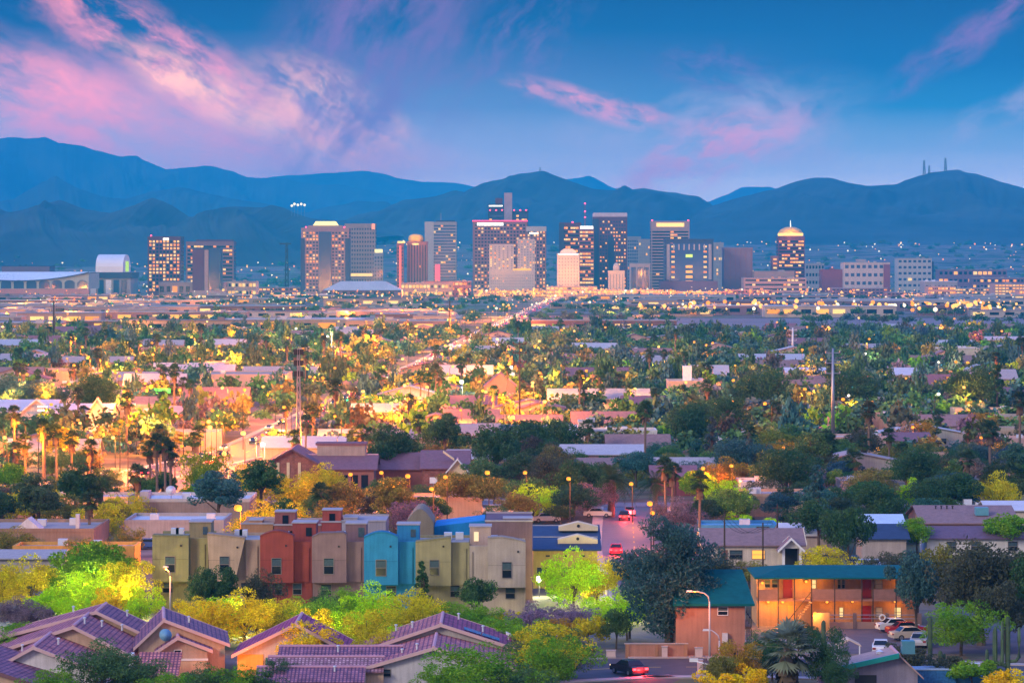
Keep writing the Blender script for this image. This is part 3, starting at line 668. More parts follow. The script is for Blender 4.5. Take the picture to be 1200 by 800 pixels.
block('parking_garage', 'yellow lit parking structure at the right edge', 1166, 1215, 333, 4300, 50, TAN, STONE, .85, 5, 12, litset=(1, 2))
block('arcade_building', 'salmon arcaded low building right of the framed offices', 1095, 1165, 348, 4300, 50, mat((.52, .26, .18), ns=.1), TAN, .5, 2, 16, litset=(0, 1))
block('long_hall', 'long pale blue roofed hall below the white gridded office', 1084, 1122, 330, 4600, 60, STONE, WROOF, 0, 1, 8)
block('office_block', 'mauve block row below the framed buildings', 975, 1040, 338, 4450, 40, MAUVE_, STONE, .2, 3, 14)
block('office_block', 'brick shops right of the mauve block row', 1040, 1095, 343, 4380, 40, BROWN, STONE, .25, 2, 12)
block('parking_garage', 'yellow lit garage beside the ballpark', 107, 160, 345, 4250, 50, PINKC, TAN, .7, 3, 14, litset=(1, 2))
block('parking_garage', 'mauve garage below the blue purple tower', 160, 212, 347, 4200, 50, MAUVE_, TAN, .5, 3, 12, litset=(1, 2))
block('long_hall', 'low tan hall between the brown and blue towers', 186, 262, 331, 4500, 60, PINKC, STONE, .1, 1, 10)
block('lit_arcade', 'yellow lit low building right of the blue tower', 259, 300, 330, 4550, 50, CREAM, TAN, .7, 2, 10, litset=(1, 2))
block('office_block', 'purple base block behind the yellow lit arcade', 290, 352, 337, 4700, 50, MAUVE_, GREY, .3, 2, 14)
block('lit_arcade', 'bright low arcade at the foot of the brick domed tower', 470, 530, 332, 4500, 50, TAN, PINKC, .8, 2, 14, litset=(1, 2))
block('office_block', 'reddish low block under the banded tower', 495, 552, 330, 4560, 40, MAROON, TAN, .5, 3, 12)
block('lit_arcade', 'glowing podium below the pale hotel', 555, 640, 340, 4480, 50, TAN, PINKC, .75, 2, 20, litset=(0, 1))
block('lit_arcade', 'bright street front below the white art deco tower', 640, 700, 336, 4450, 40, TAN, STONE, .8, 3, 12, litset=(1, 2))
block('lit_arcade', 'bright street front below the purple tower', 700, 775, 340, 4430, 40, TAN, PINKC, .75, 2, 16, litset=(1, 2))
block('lit_arcade', 'orange street front below the navy tower', 775, 850, 342, 4400, 40, MAUVE_, TAN, .6, 2, 16, litset=(0, 1))
block('office_block', 'mauve low row below the windowless block', 850, 905, 340, 4420, 40, MAUVE_, TAN, .4, 2, 12)
for k_, (a_, b_, y_, D__, w_, l_, n_) in enumerate(((1088, 1120, 336, 4250, PINKC, .6, 3), (1118, 1166, 338, 4500, TAN, .6, 3), (1140, 1200, 326, 4900, MAUVE_, .4, 3), (1195, 1240, 340, 4200, PINKC, .6, 2), (1060, 1110, 346, 4150, CREAM, .7, 2), (1010, 1066, 349, 4120, PINKC, .6, 2), (940, 1006, 350, 4120, TAN, .6, 2), (860, 925, 351, 4120, PINKC, .5, 2), (320, 372, 346, 4180, PINKC, .5, 2), (216, 300, 348, 4150, TAN, .5, 2), (0, 60, 352, 4120, PINKC, .4, 2), (1100, 1180, 316, 5400, MAUVE_, .35, 3), (660, 720, 350, 4130, TAN, .7, 2), (730, 800, 350, 4130, PINKC, .7, 2), (560, 632, 351, 4120, TAN, .7, 2), (470, 540, 350, 4120, PINKC, .6, 2))):
    block('low_rise', None, a_, b_, y_, D__, 40, w_, STONE, l_, n_, 14, cat='building', group='low blocks below the towers', litset=(0, 1, 1, 2), auto_ph={id(PINKC): 'pinkish', id(TAN): 'tan', id(MAUVE_): 'mauve', id(CREAM): 'cream'}[id(w_)] + ' lit low rise block')
# convention hall
D_ = 4300; t = empty('convention_hall', (X(424, D_), D_, 0), 0, 'wide grey hall with trapezoid metal roof before the domed brick tower', 'hall')
W = 92 * D_ / F; h = Z(340, D_); b = MB(); b.bx(-W / 2, W / 2, 0, 70, 0, h); b.build('wall', MAUVE_, t)
b = MB(); b.hexa([(-W * .5, -2, h), (W * .5, -2, h), (W * .5, 72, h), (-W * .5, 72, h), (-W * .28, 14, h + 11), (W * .28, 14, h + 11), (W * .28, 58, h + 11), (-W * .28, 58, h + 11)]); b.build('roof', mat((.40, .42, .46), rough=.6, ns=.05), t)
for i_ in range(9): addbox(t, 'window_strip', DARKGLASS, -W * .45 + i_ * W * .1, -W * .45 + i_ * W * .1 + W * .06, -.3, .3, h - 6, h - 2)
# arena with sagging roof
D_ = 4300; t = empty('arena', (X(45, D_), D_, 0), 0, 'long arena with sagging white roof and row of dark arched windows', 'arena')
x0, x1 = X(-60, D_) - X(45, D_), X(104, D_) - X(45, D_); zt = Z(320, D_); zb = Z(330, D_); n_ = 24; xm = X(20, D_) - X(45, D_)
def sag(q): return zb + (zt - zb) * min(1, (abs(q - xm) / (x1 - xm))) ** 2
fr = [(x0 + (x1 - x0) * i / n_) for i in range(n_ + 1)]
b = MB(); b.prism([(x0, 12)] + [(x1, 12)] + [(q, sag(q)) for q in reversed(fr)], 'y', 0, 110); b.build('wall', mat((.30, .36, .34), ns=.1), t)
b = MB(); b.prism([(q, sag(q)) for q in fr] + [(q, sag(q) + 1.6) for q in reversed(fr)], 'y', -2, 2); b.build('roof_edge', NAVY, t)
b = MB()
for i in range(n_):
    b.poly([(fr[i], 2, sag(fr[i]) + 1.2), (fr[i + 1], 2, sag(fr[i + 1]) + 1.2), (fr[i + 1], 112, zt + 1.5), (fr[i], 112, zt + 1.5)])
b.build('roof', mat((.75, .74, .72), rough=.7, ns=.03), t)
b = MB(); b.bx(x0 - 2, x1 + 1, -8, 0, 0, 12); b.build('brick_base', mat((.36, .19, .19), ns=.1), t)
for i in range(11):
    q = x0 + (x1 - x0) * (i + .5) / 11; b = MB(); w_ = (x1 - x0) / 11 * .40
    b.prism([(q - w_, 12.5), (q + w_, 12.5), (q + w_, 20), (q + w_ * .6, 22.2), (q, 23), (q - w_ * .6, 22.2), (q - w_, 20)], 'y', -.4, .4); b.build('arched_window', BLUEG, t)
# ballpark
D_ = 4450; t = empty('ballpark', (X(128, D_), D_, 0), 0, 'ballpark hall with white barrel vault roof above a navy band', 'stadium')
W = 50 * D_ / F; h = Z(326, D_); b = MB(); b.bx(-W * .48, W * .5, 0, 90, 0, h); b.build('wall', STONE, t)
b = MB(); b.bx(-W * .52, W * .52, -2, 92, h, Z(319, D_)); b.build('navy_band', NAVY, t)
zz = Z(319, D_); a0, a1 = -W * .32, W * .32; hv = Z(298, D_) - zz; b = MB()
arc = [(90 * (1 - math.cos(math.pi * i / 16)) / 2, hv * math.sin(math.pi * i / 16) ** .7) for i in range(17)]
b.prism([(p[0], zz + p[1]) for p in arc], 'x', a0, a1); b.build('barrel_roof', mat((.74, .72, .70), rough=.7, ns=.03), t)
addbox(t, 'lit_end', glow((.55, .8, .1), 1.2), a1 + .1, a1 + 1, 30, 60, zz + 1, zz + 14)
for i in range(5): addbox(t, 'panel', WHITE if i in (0, 2) else BLUEG, -W * .44 + i * W * .18, -W * .44 + i * W * .18 + W * .13, -.6, .3, 4, h - 2)
block('long_hall', 'flat dark hall behind the arena roof', 2, 58, 312, 5100, 60, MAUVE_, NAVY, .1, 1, 12)
# construction crane by the stepped tower, thin towers on the mountains
def mast(name, label, px, ybase_z, ytop, D, w, m, cat, base=None, group=None, red=False):
    t = empty(name, (X(px, D), D, base if base is not None else 0), 0, label, cat, group); zt = Z(ytop, D) - (base or 0)
    b = MB(); k = w / 2
    for sx in (-1, 1):
        for sy in (-1, 1): b.tube([(sx * k, sy * k, 0), (sx * k * .35, sy * k * .35, zt)], w * .13, 4)
    b.build('lattice_legs', m, t)
    n = max(6, int(zt / (w * 1.6))); b = MB()
    for i in range(n):
        z0, z1 = zt * i / n, zt * (i + 1) / n; s0, s1 = k * (1 - .65 * i / n), k * (1 - .65 * (i + 1) / n)
        for s in (-1, 1):
            b.tube([(-s0, s * s0, z0), (s1, s * s1, z1)], w * .06, 3); b.tube([(s0, s * s0, z0), (-s1, s * s1, z1)], w * .06, 3)
            b.tube([(s * s0, -s0, z0), (s * s1, s1, z1)], w * .06, 3)
    b.build('bracing', m, t)
    return t, zt
t, zt = mast('crane_mast', 'dark crane mast standing left of the stepped tower', 336, 0, 284, 4800, 5, WOODPOLE, 'crane'); addbox(t, 'jib', WOODPOLE, -10, 6, -1, 1, zt - 3, zt - 1)
for px_, yt, lab in ((1083, 188, 'left and thinner of the two tall masts on the mountain top'), (1108, 185, 'right and taller of the two masts on the mountain top')):
    t, zt = mast('radio_mast', lab, px_, 0, yt, 10980, 8.5, WOODPOLE, 'radio mast', base=Z(202, 10980) - 15)
    b = MB(); b.lathe([(4.5, zt * .45), (4.5, zt * .5)], 8); b.build('dish_ring', WOODPOLE, t)
for px_, lab in ((1089, 'low lattice mast between the two tall mountain masts'), (633, 'short mast on the central mountain peak')):
    mast('radio_mast', lab, px_, 0, 194 if px_ > 1000 else 196, 10980, 7.5, WOODPOLE, 'radio mast', base=Z(203, 10980) - 15)
# tall masts among the trees
t, zt = mast('telecom_mast', 'lattice mast rising behind the maroon roofed brick building', 350, 0, 408, 640, .9, METAL, 'telecom mast')
for k_ in range(3): 
    b = MB(); b.bx(-.9, .9, -.25, .1, zt - 1.2 - k_ * 2.0, zt - .2 - k_ * 2.0); b.build('antenna', BLACK, t)
def polemast(label, px, yb, yt, r, m):
    D = DG(yb); t = empty('power_pole', (X(px, D), D, 0), 0, label, 'power pole'); zt = Z(yt, D)
    b = MB(); b.tube([(0, 0, 0), (0, 0, zt)], [r, r * .45], 10); b.build('pole', m, t, True)
    for k in range(3): 
        b = MB(); b.tube([(-1.6, 0, zt - 1 - 2.2 * k), (1.6, 0, zt - 1 - 2.2 * k)], .1, 5)
        for s in (-1, 1): b.lathe([(.16, 0), (.16, .5)], 6, (s * 1.5, 0, zt - 1 - 2.2 * k))
        b.build('cross_arm', m, t)
    return t
polemast('tall grey steel mast standing among the trees at right', 976, 525, 408, .5, METAL)
polemast('pale steel mast far behind the tall grey mast', 929, 421, 384, .7, PALEMETAL)
polemast('short pale mast left of the far pale mast', 916, 404, 386, .8, PALEMETAL)
polemast('thin dark pole on the left flats before the arena', 63, 402, 352, .8, WOODPOLE)
polemast('thin dark pole in the left half below the banded tower', 527, 395, 352, .8, WOODPOLE)
polemast('dark wooden pole in the middle of the avenue lights', 609, 505, 398, .25, WOODPOLE)
polemast('dark wooden pole left of the maroon roofed house', 479, 520, 466, .22, WOODPOLE)
# low industrial belt between trees and towers
WCOLS = [mat(c, ns=.08, na=.15) for c in ((.34, .22, .20), (.34, .24, .19), (.28, .26, .26), (.20, .13, .16), (.40, .36, .33), (.42, .36, .30), (.18, .09, .09))]; RCOLS = [mat((.44, .42, .43), ns=.05, na=.15), mat((.30, .27, .27), ns=.05, na=.2), mat((.42, .37, .35), ns=.05, na=.2), mat((.20, .15, .155), ns=.05, na=.2), mat((.22, .26, .33), ns=.05, na=.2)]
def belt():
    r = random.Random(21)
    for k in range(130):
        D = 2000 * (4150 / 2000) ** r.random(); px = r.uniform(-40, 1240)
        if 2060 < D < 2680 and px > 700: continue
        ax = PX(np.interp(D, [p[1] for p in AVENUE], [p[0] for p in AVENUE]), D)
        w = r.uniform(25, 95) if r.random() < .6 else r.uniform(70, 140)
        hw = w / 2 * F / D
        if abs(px - ax) < hw + 14 * F / D: continue
        hh = r.uniform(4.5, 8.5)
        wi, ri = r.randrange(len(WCOLS)), r.randrange(len(RCOLS))
        ph = ['pinkish', 'tan', 'grey', 'mauve', 'pale', 'cream', 'brown'][wi] + ' low warehouse with ' + ['white', 'greyish', 'pale', 'brown', 'bluish'][ri] + ' roof'
        t, W, h = block('warehouse', None, px - hw, px + hw, PY(hh, D), D, r.uniform(18, 40), WCOLS[wi], RCOLS[ri], .35 if r.random() < .6 else .05, 1, max(3, int(w / 12)), cat='warehouse', group='low warehouses below the skyline', auto_ph=ph)
belt()
t, W, h = block('warehouse', 'long blue fronted warehouse right of the avenue', 735, 815, 392, 1960, 30, mat((.10, .20, .38), ns=.1), GREY, .1, 1, 12, cat='warehouse')
t, W, h = block('filling_station', 'small bright canopy with white light right of the avenue', 612, 636, 388, 1950, 12, LIT[2], WROOF, 1, 1, 3, cat='filling station', litset=(2,))
t, W, h = block('shop', 'flat shop with a long glowing red roof band', 610, 660, 432, 1330, 16, mat((.4, .1, .08)), PINKC, .4, 1, 8, cat='shop'); addbox(t, 'red_band', glow((1, .10, .05), 1.5), -W * .5, W * .5, -.6, -.3, h - 1.6, h - .2)
t, W, h = block('elevated_freeway', 'long pale freeway wall running across the left flats', -60, 430, 366, 3000, 22, mat((.38, .29, .27), ns=.02), GREY, 0, 0, 1, cat='freeway')
for i_ in range(14): addbox(t, 'pier', CONC, -W / 2 + (i_ + .4) * W / 14, -W / 2 + (i_ + .4) * W / 14 + 3, -.8, .2, 0, h)
block('retaining_wall', 'low pale wall behind the rail yard at right', 690, 1260, 376.5, 2660, 2, mat((.46, .36, .34), ns=.02), GREY, 0, 0, 1, cat='wall')
# ---------------------------------------------------------------- townhouses
FRAME = mat((.20, .18, .17), rough=.6, ns=3, na=.06)
CAPM = mat((.36, .32, .32), rough=.8, ns=1, na=.15)
CURTAIN = mat((.05, .085, .10), rough=.8, ns=3, na=.3)
def window(t, xc, y, z0, z1, w, lit=None, frame=None, sill=True, name='window', nosill=False):
    """a window set in a frame on a wall facing the camera (local y is the wall face)"""
    fm = frame or FRAME
    b = MB(); fr = .06
    b.bx(xc - w / 2 - fr, xc + w / 2 + fr, y - .07, y + .05, z1, z1 + fr); b.bx(xc - w / 2 - fr, xc + w / 2 + fr, y - .10, y + .05, z0 - fr, z0)
    for s in (-1, 1): b.bx(*sorted((xc + s * w / 2, xc + s * (w / 2 + fr))), y - .07, y + .05, z0, z1)
    o = b.build(name, fm, t)
    b = MB(); b.bx(xc - w / 2, xc + w / 2, y - .02, y + .03, z0, z1); b.build('pane', lit or DARKGLASS, o)
    b = MB(); zm = (z0 + z1) / 2; b.bx(xc - w / 2, xc + w / 2, y - .05, y - .021, zm - .03, zm + .03); b.build('glazing_bar', fm, o)
    if not lit and not nosill:
        b = MB(); b.bx(xc - w * .48, xc + w * .48, y - .03, y - .0205, zm + .04, z1 - .1); b.build('blind', CURTAIN, o)
    return o
D0 = 388.0
def zf(py): return Z(py, D0)
def arch(x0, x1, z, rise, n=10):
    return [(x0 + (x1 - x0) * i / n, z + rise * math.sin(math.pi * i / n)) for i in range(n + 1)]
TOWN = [
 # colour, bay (x0,x1), recess (x0,x1), top outline kind, rows: bay top left/right, bay bottom, recess top, window, lower windows, tower, tower window
 ('olive green townhouse at the left end of the coloured row', (.24, .23, .11), (178.5, 221), (221, 243), 'flat', 628, 629, 681, 631, (193, 205.5, 652, 670), [(189, 201.5, 684, 695)], (218, 243.5, 615), (234, 239.5, 620, 629), 713, (.27, .22, .11)),
 ('tan townhouse with slanting sides between olive and red ones', (.38, .29, .215), (243, 287), (287, 304.8), 'slant', 626, 631, 681, 633, (257, 269, 652, 670), [(281, 293, 684, 696)], None, None, 713, None),
 ('terracotta red townhouse with arched top', (.27, .06, .045), (304.8, 344), (344, 365.5), 'arch', 629, 629, 682.5, 635, (318, 330, 654, 672), [(321, 330, 685, 697), (342, 353, 685, 697)], (340, 368, 616), (356, 363, 621, 631), 715, (.28, .06, .05)),
 ('mauve brown townhouse between the red and blue ones', (.22, .145, .15), (365.5, 406), (406, 426.5), 'hip', 630, 630, 682.5, 635, (379, 391.5, 654, 672), [(375, 388, 686, 698)], (403, 427.5, 617), (418, 425, 621, 632), 716, (.20, .12, .13)),
 ('bright blue townhouse with arched top', (.03, .22, .42), (426.5, 466.5), (466.5, 487), 'arch', 630, 630, 685, 635, (440, 453, 656, 674), [(452, 464, 688, 700)], (464, 490, 618), (480, 486, 623, 632), 717, (.03, .20, .40)),
 ('olive khaki townhouse right of the blue one', (.27, .25, .14), (487, 528.5), (528.5, 550), 'rise', 635.5, 630, 686, 636, (503, 515, 656, 673.5), [(527, 539, 687, 700)], None, None, 718, None),
 ('pale grey tan townhouse at the right end of the row', (.38, .325, .28), (571.5, 616), (550, 571.5), 'curve', 631, 636, 688, 640, (588, 600, 658.5, 676.5), [(592, 604, 690, 702)], (550, 575, 620.5), (555, 560.5, 626, 637), 719, (.42, .31, .25)),
]
for (lab, rgb, bay, rec, kind, tl, tr, bb, rt, win, lows, tow, twin, base, trgb) in TOWN:
    xa, xb = min(bay[0], rec[0]), max(bay[1], rec[1]); cx = X((xa + xb) / 2, D0); t = empty('townhouse', (cx, D0, 0), 0, lab, 'townhouse', 'coloured townhouses in a row')
    q = lambda px: X(px, D0) - cx
    m = stucco(rgb)
    b = MB(); b.bx(q(xa) + .02, q(xb) - .02, 1.25, 12, 0, zf(bb) - .0); b.build('lower_storey', m, t)
    b = MB(); b.bx(q(xa), q(xb), 1.4, 12.02, zf(bb) + .003, zf(rt) - .5); b.bx(q(rec[0]) + .01, q(rec[1]) - .01, 1.0, 1.4, zf(bb), zf(rt))
    for (y0, y1) in ((1.4, 1.7), (11.7, 12)): b.bx(q(xa) + .003, q(xb) - .003, y0, y1, zf(rt) - .5, zf(rt) - .02)
    b.build('wall', m, t)
    x0, x1, z0 = q(bay[0]), q(bay[1]), zf(bb)
    if kind == 'arch': top = arch(x0, x1, zf(tl), zf(623) - zf(629))
    elif kind == 'flat': top = [(x0, zf(tl)), (x1, zf(tr))]
    elif kind == 'slant': top = [(x0, zf(tl)), (x1, zf(tr))]
    elif kind == 'hip': top = [(x0, zf(tl)), (x0 + .9, zf(625.5)), (x1 - .4, zf(625)), (x1, zf(627))]
    elif kind == 'rise': top = [(x0, zf(tl)), (x1, zf(tr))]
    else: top = [(x0, zf(tl)), (x0 + 1.6, zf(tl) + .1), (x0 + 3, zf(632.4)), (x1, zf(tr))]
    bot = [(x1 - (1.1 if kind == 'slant' else .01), z0), (x0 + (.25 if kind == 'slant' else .01), z0)]
    b = MB(); b.prism([(p[0], p[1]) for p in top] + bot, 'y', 0, 1.38); b.build('bay', m, t)
    b = MB(); pts = top
    for i in range(len(pts) - 1):
        b.hexa([(pts[i][0], -.06, pts[i][1] + .004), (pts[i + 1][0], -.06, pts[i + 1][1] + .004), (pts[i + 1][0], 1.9, pts[i + 1][1] + .004), (pts[i][0], 1.9, pts[i][1] + .004),
                (pts[i][0], -.06, pts[i][1] + .16), (pts[i + 1][0], -.06, pts[i + 1][1] + .16), (pts[i + 1][0], 1.9, pts[i + 1][1] + .16), (pts[i][0], 1.9, pts[i][1] + .16)])
    b.build('parapet_cap', stucco(tuple(c * .75 for c in rgb)), t)
    b = MB(); b.bx(q(xa) + .1, q(xb) - .1, 1.72, 11.68, zf(rt) - .42, zf(rt) - .32); b.build('roof', mat((.30, .28, .27), ns=.4, na=.2), t)
    window(t, (q(win[0]) + q(win[1])) / 2, 0, zf(win[3]), zf(win[2]), q(win[1]) - q(win[0]) - .15)
    for lw in lows: window(t, (q(lw[0]) + q(lw[1])) / 2, 1.25, zf(lw[3]), zf(lw[2]), q(lw[1]) - q(lw[0]) - .15)
    b = MB(); b.lathe([(.12, 0), (.12, .12)], 8); o = b.build('wall_vent', BLACK, t); o.rotation_euler = (R(90), 0, 0); o.location = (x1 - .85, 0, (zf(tr) - .95))
    if tow:
        tm = stucco(trgb); b = MB(); b.bx(q(tow[0]), q(tow[1]), 4, 8, zf(rt) - .3, zf(tow[2])); o = b.build('stair_tower', tm, t)
        b = MB(); b.bx(q(tow[0]) - .1, q(tow[1]) + .1, 3.9, 8.1, zf(tow[2]), zf(tow[2]) + .12); b.build('tower_cap', CAPM, o)
        w_ = q(twin[1]) - q(twin[0])
        b = MB(); b.bx(q(twin[0]), q(twin[1]), 3.92, 4.05, zf(twin[3]), zf(twin[2])); b.build('tower_window', glow((1, .72, .42), 1.2) if 'right end' in lab else (CURTAIN if 'left end' in lab or 'blue' in lab else DARKGLASS), o)
    b = MB(); b.tube([(q(rec[1] if rec[0] > bay[0] else rec[0]) + (-.35 if rec[0] > bay[0] else .35), .93, zf(bb) + .1), (q(rec[1] if rec[0] > bay[0] else rec[0]) + (-.35 if rec[0] > bay[0] else .35), .93, zf(rt) - .7)], .05, 6); b.build('downpipe', stucco(tuple(c * .6 for c in rgb)), t)
    b = MB(); b.bx(x0 + .05, x1 - (1.2 if kind == 'slant' else .05), -.012, .002, zf((tr + bb) / 2) - .02, zf((tr + bb) / 2) + .02); b.build('control_joint', stucco(tuple(c * .55 for c in rgb)), t)
    # a few roof pieces
    for k in range(2):
        b = MB(); ux = rnd.uniform(q(xa) + 1, q(xb) - 1.4); b.bx(ux, ux + .9, 9, 10, zf(rt) - .3, zf(rt) + .5); b.build('roof_unit', PALEMETAL, t)
for px_, ph in ((210, 'olive'), (274, 'tan'), (330, 'red'), (395, 'mauve brown'), (456, 'blue'), (518, 'khaki'), (592, 'grey tan')): land(px_, 675, f'the {ph} townhouse')
# the row behind
D1 = 409.0
def rowback(label, px0, px1, ytop, rgb, roofkind='flat', towers=(), D=D1, depth=10, dome=False):
    cx = X((px0 + px1) / 2, D); t = empty('townhouse', (cx, D, 0), 0, label, 'townhouse', 'townhouses of the second row'); m = stucco(rgb); q = lambda px: X(px, D) - cx
    z = Z(ytop, D); b = MB()
    if roofkind == 'arch': b.prism([(q(px1), 0), (q(px0), 0)] + arch(q(px0), q(px1), z, 1.6), 'y', 0, depth)
    elif roofkind == 'rise': b.prism([(q(px0), 0), (q(px0), z - .7), (q(px1), z), (q(px1), 0)], 'y', 0, depth)
    else: b.bx(q(px0), q(px1), 0, depth, 0, z)
    b.build('wall', m, t)
    if roofkind == 'flat':
        b = MB()
        b.bx(q(px0) - .08, q(px1) + .08, -.08, .3, z, z + .18); b.bx(q(px0) - .08, q(px1) + .08, depth - .3, depth + .08, z, z + .18); b.build('parapet_cap', CAPM, t)
    for (a, c, y, rg) in towers:
        b = MB(); b.bx(q(a), q(c), 1.5, 5, z - .1, Z(y, D)); o = b.build('stair_tower', stucco(rg), t)
        b = MB(); b.bx(q(a) - .08, q(c) + .08, 1.42, 5.08, Z(y, D), Z(y, D) + .11); b.build('tower_cap', CAPM, o)
        b = MB(); mid = (q(a) + q(c)) / 2; b.bx(mid - .3, mid + .4, 1.42, 1.55, z + .1, Z(y, D) - .35); b.build('tower_window', DARKGLASS, o)
    return t
rowback('orange tan roofs behind the tan townhouse', 282, 320, 614, (.42, .22, .11), 'flat', [(291, 306, 611, (.45, .24, .12))])
rowback('red rear townhouse with two roof boxes', 321, 376, 615.5, (.28, .09, .07), 'flat', [(321, 345, 601, (.28, .11, .10))])
rowback('deep red rear townhouse behind the mauve brown one', 376.5, 400, 612, (.33, .07, .06), 'flat', [(377, 399, 599, (.34, .08, .06))])
rowback('grey rear townhouse with pale roof units', 400.5, 452, 611, (.34, .31, .34), 'flat', [(402, 418, 608, (.36, .33, .36))])
rowback('khaki rear townhouse with curved roof behind the blue one', 476, 508, 612, (.24, .20, .14), 'arch')
rowback('blue rear townhouse with rising roof line', 509, 568, 609.5, (.02, .23, .52), 'rise', D=411)
rowback('mauve rear townhouse beside the navy roof', 569, 624, 611, (.16, .10, .12), 'flat', [(590, 624, 609, (.17, .10, .13))], D=402, depth=14)
# ---------------------------------------------------------------- roofs that are made of tiles or sheets
TILE = brickmat((.72, .27, .23), (.46, .16, .145), (.19, .075, .115), .34, .46, .07, 0, .75, .9, key='tile')
TILEP = brickmat((.44, .19, .22), (.29, .125, .16), (.12, .06, .115), .34, .46, .07, 0, .75, .9, key='tilep')
TRIM = mat((.56, .38, .36), rough=.8, ns=1, na=.1); TRIMD = mat((.16, .08, .09), rough=.8)
def gable(t, x0, x1, y0, y1, eave, ridge, axis='y', wall=None, roofm=TILE, trim=TRIM, over=.5, thick=.16, base=0, cap=True, wallobj=True, rx=None, lit=None, shade_roofm=None):
    """gabled block in local coordinates: walls, two roof slopes, ridge cap, verge boards"""
    c = rx if rx is not None else ((x0 + x1) / 2 if axis == 'y' else (y0 + y1) / 2)
    a0, a1 = (x0, x1) if axis == 'y' else (y0, y1); l0, l1 = (y0, y1) if axis == 'y' else (x0, x1)
    if wall and wallobj:
        b = MB(); o_ = [(a0, base), (a1, base), (a1, eave), (c, ridge), (a0, eave)]
        if axis == 'y': b.prism(o_, 'y', l0, l1)
        else: b.prism(o_, 'x', l0, l1)
        b.build('wall', wall, t)
    for s, e in ((-1, a0), (1, a1)):
        b = MB(); sl = (ridge - eave) / (abs(e - c)); ee = e + s * over; ze = eave - sl * over
        o_ = [(c, ridge + .02), (ee, ze + .02), (ee, ze + thick), (c, ridge + thick)]
        if axis == 'y': b.prism(o_, 'y', l0 - over, l1 + over)
        else: b.prism(o_, 'x', l0 - over, l1 + over)
        o = b.build('roof', (shade_roofm if (shade_roofm and s > 0) else roofm), t)  # a separate right slope tile carries shade in its colour
        if trim:
            b = MB(); o_ = [(c, ridge - .12), (ee, ze - .12), (ee, ze + thick + .05), (c, ridge + thick + .05)]
            for (p0, p1) in ((l0 - over - .12, l0 - over - .003), (l1 + over + .003, l1 + over + .12)):
                b = MB(); b.prism(o_, axis, p0, p1); b.build('verge_board', trim, o)
    if cap:
        b = MB(); zz = ridge + thick - .02
        pts = [(c, l0 - over, zz), (c, l1 + over, zz)] if axis == 'y' else [(l0 - over, c, zz), (l1 + over, c, zz)]
        b.tube(pts, .17, 8); b.build('ridge_cap', mat((.55, .30, .32), ns=2, na=.2), t)
def vent_pipe(t, x, y, z, h=.5, m=None):
    b = MB(); b.lathe([(.09, 0), (.09, h), (.16, h), (.16, h + .1), (.02, h + .14)], 8, (x, y, z)); b.build('vent_pipe', m or PALEMETAL, t)
PLAST = stucco((.62, .60, .60)); TANW = stucco((.52, .37, .26)); GREYW = stucco((.42, .40, .38))
# left house: three tiled gables one behind the other
t = empty('tiled_house', (-42.2, 316, 0), 0, 'tiled house with three stepped gables and a whitewashed front wall', 'house')
gable(t, -5.6, 4.4, 0, 11, 2.0, 4.25, 'y', PLAST, TILE, rx=-1.5)
gable(t, -8.2, 6.6, 11.2, 22.5, 2.0, 4.95, 'y', TANW, TILE, rx=.7, shade_roofm=TILE)
gable(t, -9.0, 7.4, 22.7, 30, 2.4, 5.2, 'y', TANW, TILE, rx=1.5, shade_roofm=TILEP)  # purple right slope: its shaded side is put into the tile colour
gable(t, -13, -5.7, 4, 9.5, 1.9, 3.3, 'x', TANW, TILE)
for a_ in ((0.2, 4, 4.1), (-3, 3, 3.6), (2.8, 16, 4.5), (4.4, 19, 3.8), (1.4, 14, 5.0), (-1.2, 26, 4.9), (4, 27, 4.4)): vent_pipe(t, *a_)
b = MB(); b.bx(6.1, 6.5, 9.5, 11, 1.2, 2.6); b.build('chimney_box', WHITE, t)
b = MB(); b.lathe([(.03, 0), (.3, .05), (.55, .18), (.62, .3)], 14); o = b.build('satellite_dish', mat((.16, .34, .48), rough=.5), t, True); o.location = (9.2, 12.5, 4.0); o.rotation_euler = (R(70), 0, R(20))
b = MB(); b.tube([(9.2, 12.8, 0), (9.2, 12.8, 4.0)], .05, 6); b.build('dish_pole', METAL, t)
# small lean-to with tiled slope
t2 = empty('tiled_shed', (X(184, 321), 321, 0), 0, 'small tiled lean-to roof between the stepped gables and tan house', 'shed')
b = MB(); b.prism([(0, 0), (3.4, 0), (3.4, 2.6), (0, 1.0)], 'x', -1.7, 1.7); b.build('wall', TANW, t2)
b = MB(); b.prism([(-.3, .95), (3.6, 2.75), (3.6, 2.9), (-.3, 1.1)], 'x', -2, 2); b.build('roof', TILE, t2)
# bottom left corner roof
t = empty('tiled_house', (-48.0, 313.5, 0), R(-8), 'purple tiled roof cut off in the bottom left corner', 'house')
gable(t, -6, 6.8, -4, 7, 1.5, 4.3, 'y', TANW, TILEP, trim=TRIMD, rx=-2.5)
# tan two-storey house
t = empty('tiled_house', (X(207, 328), 328, 0), R(6), 'tan house with purple tiled roof and small white upper window', 'house')
gable(t, -3.6, 4.6, 1.6, 12, 3.1, 5.35, 'y', TANW, TILEP, rx=-1.2)
gable(t, -1.6, 2.9, -.6, 1.5, 2.8, 3.9, 'y', stucco((.46, .33, .25)), TILEP, rx=.1)
b = MB(); b.bx(-1.66, 2.96, -.72, -.6, 1.75, 1.95); b.build('string_course', WHITE, t)
window(t, .1, -.6, 2.05, 2.75, .62, frame=WHITE, nosill=True)
b = MB(); b.bx(-1.5, 2.8, -.66, -.61, .1, 1.7); b.build('lower_panel', stucco((.62, .42, .26)), t)
vent_pipe(t, 1.2, 5, 4.8)
